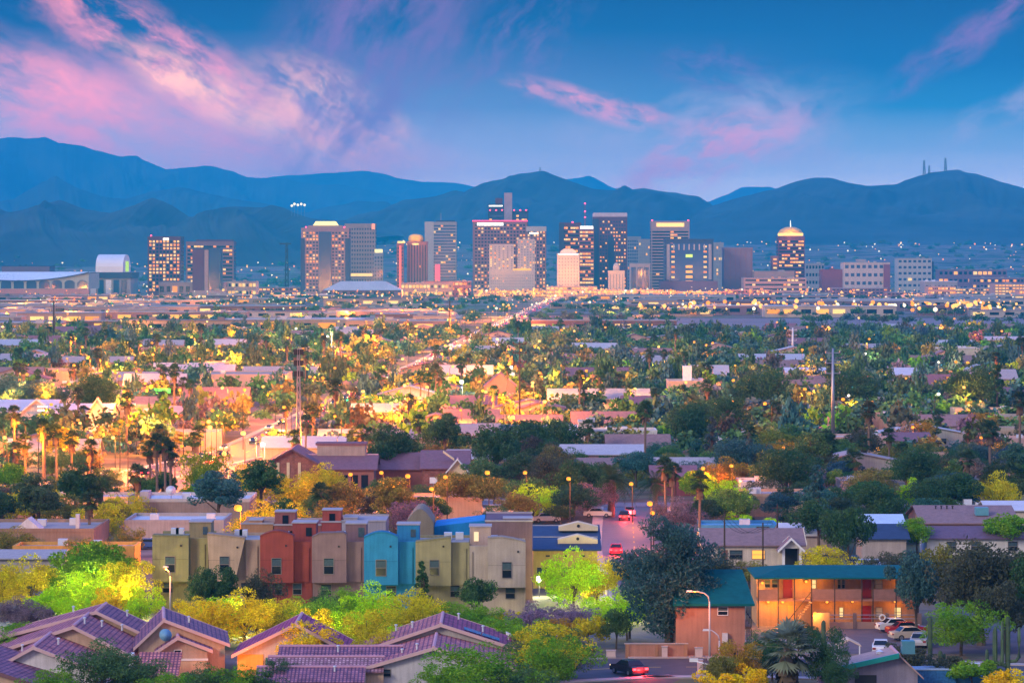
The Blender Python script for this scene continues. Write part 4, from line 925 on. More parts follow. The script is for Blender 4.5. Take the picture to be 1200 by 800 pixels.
# small roof with yellow lit wall
t = empty('tiled_house', (X(347, 328), 328, 0), 0, 'small house with bright magenta tiled roof and yellow lit wall', 'house')
TILEM = brickmat((.52, .11, .22), (.38, .08, .17), (.2, .04, .09), .34, .46, .07, 0, .75, .9, key='tilem')
gable(t, -5.6, 5.2, 0, 9, 2.35, 5.1, 'y', GREYW, TILEM, rx=0)
b = MB(); b.bx(-2.9, .2, -.08, .05, .1, 2.0); b.build('garage_door', mat((.02, .16, .17), rough=.5, ns=2), t)
b = MB(); b.bx(-5.55, -3.1, -.07, .05, .1, 2.3); b.build('yellow_wall', stucco((.60, .36, .07)), t)
point_light(X(287, 325), 324.5, 2.2, 900, SODIUM, .15)
# centre bottom house
t = empty('tiled_house', (-7.2, 318, 0), 0, 'wide tiled house with pale gable wall and blue solar panels', 'house')
gable(t, -6.4, 7.2, 0, 12, 2.1, 3.95, 'y', stucco((.50, .49, .50)), TILE, rx=0)
gable(t, -8, 9.2, 12.2, 22, 2.0, 4.85, 'y', GREYW, TILE, rx=.4, shade_roofm=brickmat((.46, .12, .17), (.32, .09, .18), (.17, .05, .09), .34, .46, .07, 0, .75, .9, key='tile3'))  # darker tile on the right slope paints its shade
gable(t, 7.4, 11.5, 15, 20, 1.8, 3.0, 'x', GREYW, TILEM)
for (y0, z0, x0, x1, m_) in ((2.2, 3.5, -14.6, -3, TILEP), (-1.2, 2.9, -15.4, -4.6, brickmat((.56, .34, .34), (.32, .15, .19), (.2, .1, .12), .34, .46, .07, 0, .75, .9, key='tile4')), (-4.6, 2.35, -16.2, -6.2, TILEP)):
    b = MB(); b.prism([(y0 + 3.4, 0), (y0 + .4, 0), (y0 + .4, z0 - 1.0), (y0 + 3.4, z0 - .1)], 'x', x0 + .3, x1); b.build('wall', TANW, t)
    b = MB(); b.prism([(y0 + 3.4, z0 - .08), (y0, z0 - 1.08), (y0, z0 - .94), (y0 + 3.4, z0 + .06)], 'x', x0, x1); o = b.build('roof', m_, t)
    b = MB(); b.tube([(x0, y0 + 3.4, z0 + .05), (x1, y0 + 3.4, z0 + .05)], .15, 8); b.build('ridge_cap', mat((.45, .24, .30), ns=2, na=.2), o)
for i_ in range(2):
    for j_ in range(2):
        xa = 2.6 + i_ * 1.75; sl = (4.85 - 2.0) / 8.8
        z_ = lambda x: 4.85 - sl * (x - .4) + .24
        b = MB(); ya = 12.6 + j_ * 1.15; b.hexa([(xa, ya, z_(xa)), (xa + 1.65, ya, z_(xa + 1.65)), (xa + 1.65, ya + 1.05, z_(xa + 1.65)), (xa, ya + 1.05, z_(xa)), (xa, ya, z_(xa) + .05), (xa + 1.65, ya, z_(xa + 1.65) + .05), (xa + 1.65, ya + 1.05, z_(xa + 1.65) + .05), (xa, ya + 1.05, z_(xa) + .05)])
        b.build('solar_panel', brickmat((.01, .05, .22), (.012, .06, .25), (.2, .25, .35), .5, .5, .02, 0, .15, .1, key='solar'), t)
b = MB(); z_ = lambda x: 4.85 - (x - .4) * 2.85 / 8.8 + .2
b.hexa([(6.6, 20.4, z_(6.6)), (9.2, 20.4, z_(9.2)), (9.2, 21.3, z_(9.2)), (6.6, 21.3, z_(6.6)), (6.6, 20.4, z_(6.6) + .25), (9.2, 20.4, z_(9.2) + .25), (9.2, 21.3, z_(9.2) + .25), (6.6, 21.3, z_(6.6) + .25)]); b.build('skylight', WHITE, t)
for a_ in ((-3, 3, 3.0), (-1.6, 2, 3.6), (-4, 16, 3.9), (-2.4, 15, 4.3), (2, 19, 4.7), (4.4, 15, 3.9), (-9, 4, 3.2), (-9, -2.2, 2.0)): vent_pipe(t, *a_)
window(t, -4.4, 0, 1.4, 2.0, .8)
land(40, 775, 'the whitewashed gable'); land(200, 760, 'the tan house'); land(315, 755, 'the magenta roofed house'); land(470, 770, 'the wide house with solar panels'); land(600, 765, 'the roof with solar panels')
# ---------------------------------------------------------------- yellow house with navy roofs
t = empty('yellow_house', (X(665, 420), 420, 0), 0, 'yellow apartment house with stepped navy roofs and cream gables', 'apartment house')
q = lambda px: X(px, 420) - X(665, 420)
YELW = stucco((.58, .44, .12)); NROOF = mat((.025, .045, .10), rough=.7, ns=1.2, na=.25); CREAMT = mat((.68, .55, .34), rough=.8, ns=1, na=.1)
b = MB(); b.bx(q(625), q(700), 0, 16, 0, Z(643, 420)); b.build('wall', YELW, t)
for (y0, y1, zt, zb, xa, xb) in ((-.4, 6.5, Z(628, 426), Z(643, 420), 625, 702), (6.9, 14, Z(615, 433), Z(629, 427), 625, 703)):
    b = MB(); b.prism([(y0, zb), (y1, zt), (y1, zt - .3), (y0, zb - .2)], 'x', q(xa) - .3, q(xb) + .3); b.build('roof', NROOF, t)
    b = MB(); b.bx(q(xa), q(xb), y1 - .6, y1 + .2, zb - .5, zt - .05); b.build('upper_wall', CREAMT, t)
for (xa, xb, y, yy) in ((654, 701, 2.4, 629.5), (656, 703, 9.3, 614.5)):
    z = Z(yy, 420 + y); c_ = (q(xa) + q(xb)) / 2
    b = MB(); b.prism([(q(xa), z - .75), (q(xb), z - .75), (q(xb), z - .25), (c_, z + .35), (q(xa), z - .25)], 'y', y, y + 2.2); b.build('cream_gable', CREAMT, t)
    b = MB(); b.lathe([(.02, 0), (.2, .02), (.2, .1)], 8); o = b.build('gable_vent', BLACK, t); o.rotation_euler = (R(90), 0, 0); o.location = (c_, y, z - .15)
for px_ in (642, 662, 683):
    b = MB(); b.bx(q(px_) - .25, q(px_) + .25, -.04, .04, Z(652, 420), Z(650, 420)); b.build('vent', BLACK, t)
for px_ in (636, 667, 690): window(t, q(px_), 0, 1.2, 2.5, 1.3)
for px_ in (653, 676): 
    b = MB(); b.bx(q(px_) - .15, q(px_) + .15, -.2, -.003, .1, Z(644, 420)); b.build('pilaster', YELW, t)
land(665, 640, 'the yellow house with navy roofs'); land(733, 625, 'the mauve side street')
# ---------------------------------------------------------------- salmon block and motel
TEAL = mat((.004, .095, .095), rough=.75, ns=1.5, na=.25, spec=.12)
SALM = stucco((.36, .19, .13)); SALM2 = stucco((.34, .18, .10)); REDD = mat((.22, .012, .012), rough=.5, ns=1, na=.15)
t = empty('salmon_block', (X(833, 347), 347, 0), 0, 'salmon walled block with steep teal roof behind the dark tree', 'apartment house')
q = lambda px: X(px, 347) - X(833, 347)
zt = Z(708, 347); zr = Z(668.5, 355)
b = MB(); b.bx(q(792), q(873), 0, 14, 0, zt); b.build('wall', SALM, t)
b = MB(); b.hexa([(q(788), -.6, zt - .1), (q(884), -.6, zt - .1), (q(871) + .4, 7.6, zr), (q(800), 7.6, zr), (q(788), -.6, zt + .12), (q(884), -.6, zt + .12), (q(871) + .4, 7.6, zr + .2), (q(800), 7.6, zr + .2)]); b.build('roof', TEAL, t)
b = MB(); b.hexa([(q(800), 7.61, zr), (q(871) + .4, 7.61, zr), (q(884), 15, zt), (q(788), 15, zt), (q(800), 7.61, zr + .2), (q(871) + .4, 7.61, zr + .2), (q(884), 15, zt + .2), (q(788), 15, zt + .2)]); b.build('roof', TEAL, t)
window(t, q(847), 0, Z(720, 347), Z(711, 347), .95, frame=WHITE)
b = MB(); b.bx(q(846), q(852.5), -.5, .0, Z(752, 347), Z(741, 347)); b.build('air_conditioner', PALEMETAL, t)
b = MB(); b.bx(q(873.2), q(882), 1.5, 9, 2.55, 2.75); b.build('landing', SALM2, t)
for k in range(3):
    b = MB(); b.bx(q(881), q(882), 1.6 + k * 3, 1.8 + k * 3, 0, 5.1); b.build('post', WOODPOLE, t)
b = MB(); b.bx(q(881.2), q(881.8), 1.5, 9, 3.5, 3.62); b.build('handrail', WOODPOLE, t)
land(850, 740, 'the salmon block')
b = empty('garden_wall', (X(775, 345.5), 345.5, 0), 0, 'low salmon garden wall under the dark tree', 'wall'); w_ = MB(); w_.bx(-3.6, 2.6, 0, .25, 0, 1.35); w_.build('wall_panel', SALM, b); w_ = MB(); w_.bx(-3.7, 2.7, -.06, .31, 1.35, 1.45); w_.build('coping', CONC, b)
for k in range(3):
    w_ = MB(); w_.bx(-3.5 + k * 2.9, -3.2 + k * 2.9, -.08, .33, 0, 1.348); w_.build('pier', SALM2, b)
DM = 374.5
t = empty('motel', (X(980, DM), DM, 0), 0, 'long two-storey motel with teal roof and orange lit walkways', 'motel')
q = lambda px: X(px, DM) - X(980, DM)
ze, zr = Z(677.5, DM), Z(662, DM + 6)
b = MB(); b.bx(q(888), q(1078), 1.6, 11, 0, ze - .15); b.build('wall', SALM2, t)
hp = [(q(884), -.7), (q(1082), -.7), (q(1082), 12), (q(884), 12)]
b = MB(); b.hexa([(*p, ze) for p in hp] + [(*p, ze + .16) for p in hp]); b.build('eave_slab', TEAL, t)
b = MB(); b.hexa([(p[0], p[1], ze + .162) for p in hp] + [(q(922), 4.6, zr), (q(1080), 4.6, zr), (q(1080), 6.6, zr), (q(922), 6.6, zr)]); b.build('roof', TEAL, t)
b = MB(); b.bx(q(888), q(1078), -.1, 1.6, 2.85, 3.05); b.build('walkway', mat((.30, .14, .10), ns=1), t)
for (xa, xb) in ((888, 912), (951, 1010), (1023, 1076)):
    b = MB(); b.bx(q(xa), q(xb), -.1, 0, 3.06, 4.15)
    o = b.build('railing_panel', mat((.24, .125, .105), ns=1.5, na=.2), t)
for xa in (888.6, 912, 931, 951, 978, 1010, 1023, 1050, 1076):
    b = MB(); b.bx(q(xa) - .06, q(xa) + .06, -.12, .02, 0, ze); b.build('post', WOODPOLE, t)
for (xa, xb, z0, z1) in ((919, 930, 3.06, 5.05), (1011, 1022.5, 3.06, 5.05), (1011, 1022.5, .05, 2.2), (925, 934, .05, 2.2)):
    b = MB(); b.bx(q(xa), q(xb), 1.52, 1.62, z0, z1); o = b.build('door', REDD if xa != 925 else mat((.5, .24, .08)), t)
    b = MB(); b.lathe([(.04, 0), (.05, .04), (.02, .08)], 6); k_ = b.build('handle', METAL, o); k_.rotation_euler = (R(90), 0, 0); k_.location = (q(xb) - .12, 1.52, z0 + 1)
for (xa, xb, z0, z1, lit) in ((897, 904, 4.2, 5.0, 0), (905.5, 913, 4.2, 5.0, 0), (983, 987, 4.1, 5.0, 0), (988, 992, 4.1, 5.0, 0), (1027, 1036, 4.1, 5.0, 1), (952, 958, 4.1, 5.0, 2), (985, 990, 1.0, 2.0, 2), (1028, 1036, 1.0, 2.0, 1), (1050, 1058, 1.0, 2.0, 2), (1055, 1062, 4.1, 5, 1)):
    window(t, (q(xa) + q(xb)) / 2, 1.6, z0, z1, q(xb) - q(xa) - .1, lit=[None, mat((.42, .38, .34)), glow((1, .62, .25), 1.2)][lit])
b = MB(); n_ = 12
for k in range(n_): b.bx(q(947) - 2.2 * k / n_ * 1.0, q(947) - 2.2 * (k - 1.6) / n_, -1.5, -.15, 3.0 - (k + 1) * 3.0 / n_, 3.0 - (k + 1) * 3.0 / n_ + .08)
b.build('stair_flight', mat((.42, .22, .10)), t)
b = MB(); b.tube([(q(947) + .2, -1.5, 4.0), (q(947) - 2.2, -1.5, 1.0)], .05, 5); b.build('stair_rail', WOODPOLE, t)
b = MB(); b.bx(q(950), q(969), -3.2, -2.9, 0, 1.9); b.build('screen_wall', stucco((.55, .32, .14)), t)
for (px_, z_, y_) in ((945.5, 4.75, .9), (952, 1.75, -3.35), (901, 2.55, .8), (918, 2.55, .8), (970, 2.55, .9), (1000, 2.6, .9), (1050, 2.6, .9), (1062, 4.7, .9), (894, 4.6, .9)):
    b = MB(); b.lathe([(.05, 0), (.14, .06), (.15, .22), (.05, .28)], 8, (q(px_), y_, z_)); b.build('wall_lamp', E_SOD, t)
    point_light(X(px_, DM), DM + y_ - .35, z_ + .1, 300 if px_ < 960 else 120, (1, .40, .05), .15)
point_light(X(935, DM), DM - 3, 3.6, 420, (1, .40, .05), .2); point_light(X(905, DM), DM - 3, 1.6, 380, (1, .40, .05), .2)
land(925, 690, 'the motel stair end'); land(1020, 700, 'the red motel doors')
f_ = empty('motel_fence', (X(1020, 373), 372.9, 0), 0, 'low wall with rail fence before the motel', 'fence')
w_ = MB(); w_.bx(-5.5, 5.4, 0, .25, 0, .75); w_.build('low_wall', mat((.40, .24, .19), ns=1), f_)
for k in range(4):
    w_ = MB(); w_.bx(-5.4 + k * 3.5, -5.0 + k * 3.5, -.1, .3, 0, 1.7); w_.build('pier', mat((.20, .13, .12), ns=1), f_)
w_ = MB(); w_.tube([(-5.4, .12, 1.1), (5.3, .12, 1.1)], .04, 5); w_.tube([(-5.4, .12, 1.5), (5.3, .12, 1.5)], .04, 5); w_.build('rail', METAL, f_)
r_ = MB(); n_ = 20; rr_ = []
me_v = []; me_f = []
for i in range(n_):
    for j in range(8):
        a, c = 2 * math.pi * i / n_, 2 * math.pi * j / 8; r0 = .30 + .09 * math.cos(c); r_.v.append((r0 * math.cos(a), .09 * math.sin(c), r0 * math.sin(a)))
for i in range(n_):
    for j in range(8): r_.f.append((i * 8 + j, i * 8 + (j + 1) % 8, ((i + 1) % n_) * 8 + (j + 1) % 8, ((i + 1) % n_) * 8 + j)); r_.m.append(0)
o = r_.build('lifebuoy', mat((.75, .72, .68), rough=.5), smooth=True, loc=(X(1034, 372.6), 372.55, 1.25)); tag(o, 'white ring lifebuoy hung on the fence before the motel', 'lifebuoy')
# ---------------------------------------------------------------- teal gabled shed, blue pool bits at the bottom right
t = empty('garden_house', (X(1022, 319), 319, 0), 0, 'small house with sloping teal roof edge at the bottom right', 'house')
gable(t, -4.6, 4.2, 0, 5.5, 1.5, 3.2, 'y', stucco((.22, .20, .26)), mat((.40, .26, .22), ns=1.4, na=.2), trim=None, rx=2.4)
b = MB(); b.prism([(-5.3, 1.35), (2.4, 3.05), (2.4, 3.5), (-5.3, 1.8)], 'y', -.95, -.62); b.build('teal_fascia', mat((.01, .24, .21), rough=.5, ns=1), t)
b = MB(); b.bx(-1.6, .4, -.1, .05, .2, 1.4); b.build('doorway', BLACK, t); b = MB(); b.bx(3.0, 4.2, 2, 3.2, 3.1, 4.3); b.build('cooler_box', mat((.07, .22, .27), rough=.5), t)
b = MB(); b.lathe([(.3, 0), (.34, .25), (.1, .4)], 10, (1, 3, 3.0)); b.build('roof_vent', PALEMETAL, t)
t = empty('porch', (X(995, 341), 341, 0), 0, 'tiny cream gabled porch roof beside the motel yard', 'porch')
b = MB(); b.prism([(-1.2, 1.6), (0, 2.2), (1.2, 1.6), (1.2, 1.72), (0, 2.34), (-1.2, 1.72)], 'y', 0, 2.5); b.build('roof', mat((.62, .46, .32)), t)
for s in (-1, 1):
    b = MB(); b.bx(s * 1.05 - .06, s * 1.05 + .06, .1, .2, 0, 1.66); b.build('post', WHITE, t)
t = empty('pool_surround', (X(1095, 322), 322, 0), 0, 'low blue tiled pool surround with pale flecks', 'pool')
b = MB(); b.bx(-2.0, 2.0, 0, 2.4, 0, 1.5); b.build('blue_wall', mat((.03, .14, .34), rough=.5, ns=4, na=.6), t); b = MB(); b.bx(-2.1, 2.1, -.1, 2.5, 1.5, 1.58); b.build('coping', mat((.3, .4, .48)), t)
b = MB(); b.bx(2.1, 8.5, .5, 4.5, 0, .9); b.build('blue_deck', mat((.04, .16, .30), rough=.4, ns=2, na=.3), t)
b = MB(); b.bx(3.2, 4.4, 1.0, 1.6, 1.0, 2.0); b.build('white_box', WHITE, t)
# ---------------------------------------------------------------- houses and shops of the near town
def house(label, px0, px1, pyb, wallz, ridge, depth, wall, roofm, axis='x', name='house', cat='house', D=None, wins=(), trim=None, door=None, flatroof=False, auto_ph=None, rz=0, cap=False):
    D = D or DG(pyb); W = (px1 - px0) * D / F; xc = X((px0 + px1) / 2, D)
    t = empty(name, (xc, D, 0), rz)
    if auto_ph: auto(t, xc, D, wallz, auto_ph, cat, 'houses among the trees')
    else: tag(t, label, cat)
    if flatroof:
        b = MB(); b.bx(-W / 2, W / 2, 0, depth, 0, wallz); b.build('wall', wall, t)
        b = MB(); b.bx(-W / 2 + .2, W / 2 - .2, .2, depth - .2, wallz, wallz + .06); b.build('roof', roofm, t)
        b = MB(); e = .25
        b.bx(-W / 2 - .05, W / 2 + .05, -.05, e, wallz + .003, wallz + .5); b.bx(-W / 2 - .05, W / 2 + .05, depth - e, depth + .05, wallz + .003, wallz + .5)
        for s in (-1, 1): b.bx(*sorted((s * (W / 2 + .05), s * (W / 2 - e))), e, depth - e, wallz + .003, wallz + .5)
        b.build('parapet', trim or wall, t)
        for k in range(2):
            b = MB(); ux, uy = rnd.uniform(-.35, .35) * W, rnd.uniform(.3, .7) * depth; b.bx(ux, ux + 1.2, uy, uy + 1.1, wallz + .06, wallz + 1.0); b.build('roof_unit', PALEMETAL, t)
    else:
        gable(t, -W / 2, W / 2, 0, depth, wallz, ridge, axis, wall, roofm, trim=trim, cap=cap)
    for (x, z0, z1, w, lit) in wins: window(t, x * W, 0 if axis == 'x' or flatroof else 0, z0, z1, w, lit=LIT[1] if lit else None)
    if door is not None:
        b = MB(); b.bx(door * W - .45, door * W + .45, -.05, .04, 0, 2.05); b.build('door', mat((.2, .1, .07)), t)
    return t, W, D
ROOFB = mat((.24, .15, .14), rough=.85, ns=1.6, na=.25); ROOFM = mat((.20, .10, .12), rough=.85, ns=1.6, na=.25); ROOFP = mat((.13, .08, .12), rough=.8, ns=1.6, na=.25)
ROOFW = mat((.50, .51, .55), rough=.7, ns=.8, na=.12); ROOFG = mat((.33, .31, .32), rough=.85, ns=1.6, na=.2); ROOFBL = mat((.12, .32, .50), rough=.5, ns=.8, na=.15)
W1, W2, W3, W4 = stucco((.58, .50, .40)), stucco((.44, .29, .21)), stucco((.60, .58, .56)), stucco((.40, .34, .31))
# right band
t, W, D = house('brown roofed ranch house with white gabled carport', 826, 940, 668, 2.7, 4.4, 10, W1, ROOFB, D=452, wins=((-.18, .9, 2.0, 1.6, 0), (.05, .9, 2.0, 1.6, 1)), door=-.3, trim=CREAMT)
gable(t, W * .27, W * .47, -2.6, 0, 2.5, 3.7, 'y', None, ROOFB, trim=WHITE, cap=False); b = MB(); b.prism([(W * .27, 2.45), (W * .47, 2.45), (W * .37, 3.6)], 'y', -2.5, -2.3); b.build('gable_panel', W3, t)
for s in (.28, .455): addbox(t, 'carport_post', WHITE, W * s, W * s + .35, -2.5, -2.2, 0, 2.45)
addbox(t, 'carport_opening', BLACK, W * .3, W * .45, -.08, .05, 0, 2.4)
t, W, D = house('long low building with blue ribbed roof', 822, 912, 640, 2.6, 0, 9, W3, ROOFBL, D=482, flatroof=True, trim=mat((.05, .22, .42), ns=1))
addbox(t, 'blue_fascia', mat((.05, .24, .46), rough=.5, ns=2), -W / 2, W / 2, -.16, -.06, 1.6, 3.1)
house('white roofed shed with brown end behind the ranch house', 918, 985, 655, 2.6, 3.8, 9, W4, ROOFW, D=470)
house('house with shiny blue white roof behind the shed', 1016, 1058, 636, 2.8, 4.0, 9, W4, mat((.42, .55, .66), rough=.4, ns=1), D=484)
house('navy roofed house below the shiny blue white roof', 1010, 1062, 652, 2.8, 4.3, 8, W4, NROOF, D=462)
t, W, D = house('very broad brown roofed house with cooler box', 1082, 1192, 632, 3.0, 4.8, 18, W2, ROOFB, D=486); addbox(t, 'cooler_box', mat((.10, .30, .36), rough=.5), 1.2, 3.0, 3, 4.6, 3.9, 5.0); 
for k in range(4): vent_pipe(t, -4 + k * .8, 7, 4.5, .4, BLACK)
t, W, D = house('long dark purple roof in front of the broad brown roof', 1086, 1230, 652, 2.5, 3.7, 8, W3, ROOFP, D=466, wins=((-.3, .8, 2, 1.2, 0), (-.1, .8, 2, 1.2, 0), (.2, .8, 2, 1.2, 0)))
house('grey house with white flat roof behind the brown roofs', 1126, 1150, 620, 2.8, 0, 8, W3, ROOFW, D=520, flatroof=True)
house('white roofed house at the right behind green tree', 1158, 1210, 622, 3.0, 4.0, 9, W1, ROOFW, D=512)
house('white flat roofed house right of the maroon court', 868, 912, 590, 3.0, 0, 12, W3, ROOFW, D=572, flatroof=True, wins=((-.2, .8, 2, 1.4, 0),))
house('white flat roofed house half hidden by dark trees', 986, 1040, 590, 3.0, 0, 10, W2, ROOFW, D=575, flatroof=True, wins=((.2, .8, 2, 1.4, 1),))
t, W, D = house('wide pink villa with white flat roofs', 978, 1040, 535, 4.2, 0, 12, mat((.50, .33, .30), ns=.5), ROOFW, D=700, flatroof=True, wins=((-.25, 1, 2.6, 1.3, 0), (.1, 1, 2.6, 1.3, 0), (.3, 1, 2.6, 1.3, 1)))
house('second pink villa right of the first one', 1042, 1090, 537, 3.6, 5.0, 10, mat((.48, .32, .29), ns=.5), ROOFM, D=705)
t, W, D = house('pale church with small bell tower', 784, 830, 476, 6.5, 0, 18, mat((.55, .38, .28), ns=.3), ROOFW, D=975, flatroof=True, name='church', cat='church'); addbox(t, 'bell_tower', WHITE, -W * .12, W * .1, 4, 8, 6.5, 11); addbox(t, 'lit_wall', LIT[2], W * .25, W * .48, -.08, .05, 1, 3)
house('long white roofed hall left of the far trees', 922, 968, 457, 5, 6.5, 14, W2, ROOFW, D=1110); house('white roofed hall right of the tall grey mast', 1046, 1077, 460, 5, 7, 16, W1, ROOFW, D=1090)
house('flat pale store with bright sign at far right', 1092, 1150, 428, 6, 0, 24, W1, ROOFW, D=1390, flatroof=True)
# left band
t, W, D = house('grey brown shop with bright white flat roof', 163, 292, 612, 3.9, 0, 15, stucco((.30, .23, .20)), ROOFW, D=517, flatroof=True, trim=mat((.5, .46, .45), ns=1), name='shop', cat='shop')
addbox(t, 'roof_block', stucco((.42, .36, .38)), -W * .5, -W * .42, 1, 5, 4, 5.4); b = MB(); b.lathe([(.05, 0), (.5, .1), (.8, .3)], 12); o = b.build('satellite_dish', WHITE, t, True); o.location = (-W * .24, 5, 5.2); o.rotation_euler = (R(60), 0, 0)
b = MB(); b.tube([(-W * .24, 5.2, 3.9), (-W * .24, 5.2, 5.2)], .06, 5); b.build('dish_pole', METAL, t)
t, W, D = house('white walled shop with a lean-to beside the olive townhouse', 146, 262, 636, 3.0, 0, 14, stucco((.36, .33, .32)), ROOFW, D=486, flatroof=True, name='shop', cat='shop')
t, W, D = house('flat pinkish roof with skylights at the left edge', -30, 110, 642, 3.0, 0, 18, stucco((.30, .20, .14)), mat((.36, .29, .27), ns=.6), D=470, flatroof=True, name='shop', cat='shop')
b = MB(); b.prism([(-W * .2, 3.06), (W * .02, 3.06), (-W * .09, 4.6)], 'y', 4, 8); b.build('skylight', W3, t); addbox(t, 'chimney', W3, W * .3, W * .33, 6, 7, 3, 5)
t, W, D = house('long yellow ochre wall of a flat roofed shop', 15, 158, 655, 2.5, 0, 7, stucco((.60, .33, .08)), mat((.32, .30, .33), ns=.8), D=447, flatroof=True, name='shop', cat='shop')
t, W, D = house('low grey roof at the left behind yellow trees', -20, 70, 668, 2.6, 3.3, 8, stucco((.36, .33, .34)), ROOFG, D=432)
point_light(X(90, 440), 441, 3, 900, SODIUM, .3)
# brick building with maroon roofs
t, W, D = house('brick building with maroon roofs and tall pale slits', 312, 372, 580, 5.2, 7.6, 16, brickmat((.34, .13, .09), (.28, .10, .08), (.36, .2, .15), .6, .25, .02, key='bk'), ROOFM, D=595, axis='y', name='brick_hall', cat='hall', trim=TRIMD)
for s in (-.46, -.3, -.1, .12): addbox(t, 'pale_pier', CREAMT, W * s, W * s + .5, -.12, .02, 0, 5.4)
gable(t, W * .3, W * 1.6, 1, 14, 4.2, 6.2, 'x', mat((.28, .12, .10), ns=1), ROOFM, trim=TRIMD); addbox(t, 'upper_block', stucco((.42, .33, .28)), W * .45, W * 1.4, 7, 12, 5, 8.0); addbox(t, 'upper_roof', ROOFM, W * .42, W * 1.43, 6.8, 12.2, 8.003, 8.4)
for k in range(5): addbox(t, 'dark_window', DARKGLASS, W * (.55 + .2 * k), W * (.55 + .2 * k) + 1.2, .93, 1.05, .8, 3.2)
t, W, D = house('maroon roofed hall with pale angular gables', 495, 548, 590, 4.0, 6.6, 16, brickmat((.30, .10, .08), (.24, .08, .07), (.3, .2, .15), .6, .25, .02, key='bk2'), ROOFM, D=602, name='brick_hall', cat='hall')
gable(t, W * .08, W * .48, -1.5, 0, 3.8, 5.6, 'y', CREAMT, ROOFM, trim=WHITE); b = MB(); b.prism([(-W * .05, 6.6), (W * .2, 5.2), (W * .2, 5.6), (-W * .05, 7.0)], 'y', 2, 3); b.build('pale_wall', CREAMT, t)
house('long maroon roof left of the pale angular gables', 400, 495, 592, 3.6, 6.0, 16, mat((.24, .09, .08), ns=1), ROOFM, D=606)
t, W, D = house('long white building with two gables lit at the left', -30, 62, 512, 5.0, 7.5, 20, W1, ROOFW, D=810, wins=((-.3, 1, 3, 2, 1), (0, 1, 3, 2, 1), (.3, 1, 3, 2, 1)))
gable(t, W * .1, W * .5, -1, 0, 5, 8, 'y', W3, ROOFW, trim=WHITE)
t, W, D = house('white gabled hall with yellow lit front', 62, 128, 515, 5.0, 7.0, 18, W1, ROOFW, D=800, wins=((-.35, 1, 3, 2, 1), (-.1, 1, 3, 2, 1), (.15, 1, 3, 2, 1), (.38, 1, 3, 2, 1)))
gable(t, W * .1, W * .5, -1, 0, 5, 8.6, 'y', W3, mat((.5, .42, .42), ns=1), trim=WHITE)
house('pink flat roofed store behind the palms', 196, 222, 520, 5, 6.5, 14, W2, mat((.50, .30, .30), ns=.6), D=800); house('wide flat pale warehouse behind the palms', 234, 335, 470, 7, 0, 30, mat((.42, .33, .30), ns=.2), ROOFG, D=1020, flatroof=True)
house('brick red gabled hall with tall palm before it', 568, 604, 485, 6, 9.5, 18, mat((.45, .15, .10), ns=.4), ROOFM, D=960, axis='y'); house('wide white building with mauve wing among dark trees', 678, 770, 540, 4.6, 0, 12, W3, mat((.5, .42, .42), ns=.4), D=720, flatroof=True)
house('white upper box house left of the mauve wing', 678, 694, 535, 6.8, 0, 8, W3, ROOFW, D=712, flatroof=True)
house('maroon court house behind the side street end', 765, 815, 588, 3.2, 4.8, 10, mat((.16, .05, .07), ns=1), ROOFM, D=590); house('low pink house under the date palm', 675, 720, 578, 3.0, 4.2, 9, W2, ROOFB, D=625)
for px_, py_, ph in ((350, 545, 'the maroon roofed brick building'), (520, 560, 'the pale angular gables'), (450, 570, 'the long maroon roof'), (100, 505, 'the white gabled hall'), (20, 505, 'the long white building'), (230, 595, 'the shop with white roof'), (60, 630, 'the flat pinkish roof'), (880, 640, 'the ranch house'), (865, 612, 'the blue ribbed roof'), (1130, 615, 'the broad brown roof'), (1150, 645, 'the dark purple roof'), (890, 585, 'the white house by the maroon court'), (1010, 520, 'the pink villa'), (805, 460, 'the pale church'), (945, 450, 'the long white roofed hall'), (1062, 450, 'the white roofed hall'), (1120, 420, 'the store with bright sign'), (976, 470, 'the tall grey mast'), (929, 400, 'the far pale mast'), (585, 470, 'the brick red gabled hall'), (725, 530, 'the mauve winged building'), (790, 578, 'the maroon court house'), (285, 460, 'the wide flat warehouse'), (609, 450, 'the pole in the avenue lights'), (209, 508, 'the pink flat store'), (350, 440, 'the lattice mast top'), (636, 426, 'the glowing red shop'), (1035, 580, 'the half hidden white house'), (1185, 612, 'the white roof at the right'), (1040, 625, 'the shiny blue white roof'), (420, 440, 'the left verge of the avenue'), (540, 412, 'the brightest stretch of avenue'), (660, 350, 'the far end of the avenue'), (775, 392, 'the blue fronted warehouse'), (50, 335, 'the arena'), (128, 320, 'the ballpark'), (380, 310, 'the stepped tower'), (424, 340, 'the trapezoid roofed hall'), (600, 300, 'the pale hotel'), (715, 300, 'the dark purple tower'), (810, 310, 'the navy framed tower'), (925, 300, 'the gold domed tower'), (1015, 320, 'the white framed building'), (1070, 315, 'the white gridded office'), (1190, 345, 'the yellow parking structure'), (192, 305, 'the leftmost tower'), (242, 320, 'the blue purple tower'), (516, 300, 'the banded tower'), (180, 372, 'the left freight flats'), (950, 385, 'the rail yard'), (1100, 390, 'the right end of the rail yard'), (520, 380, 'the middle flats'), (300, 385, 'the flats under the stepped tower'), (100, 410, 'the left tree belt'), (250, 420, 'the tree belt left of the mast'), (860, 425, 'the right tree belt'), (1180, 470, 'the trees at the right edge'), (700, 440, 'the tree belt right of the avenue'), (150, 460, 'the big orange lamp'), (282, 592, 'the orange lamp behind the red townhouse')): land(px_, py_, ph)
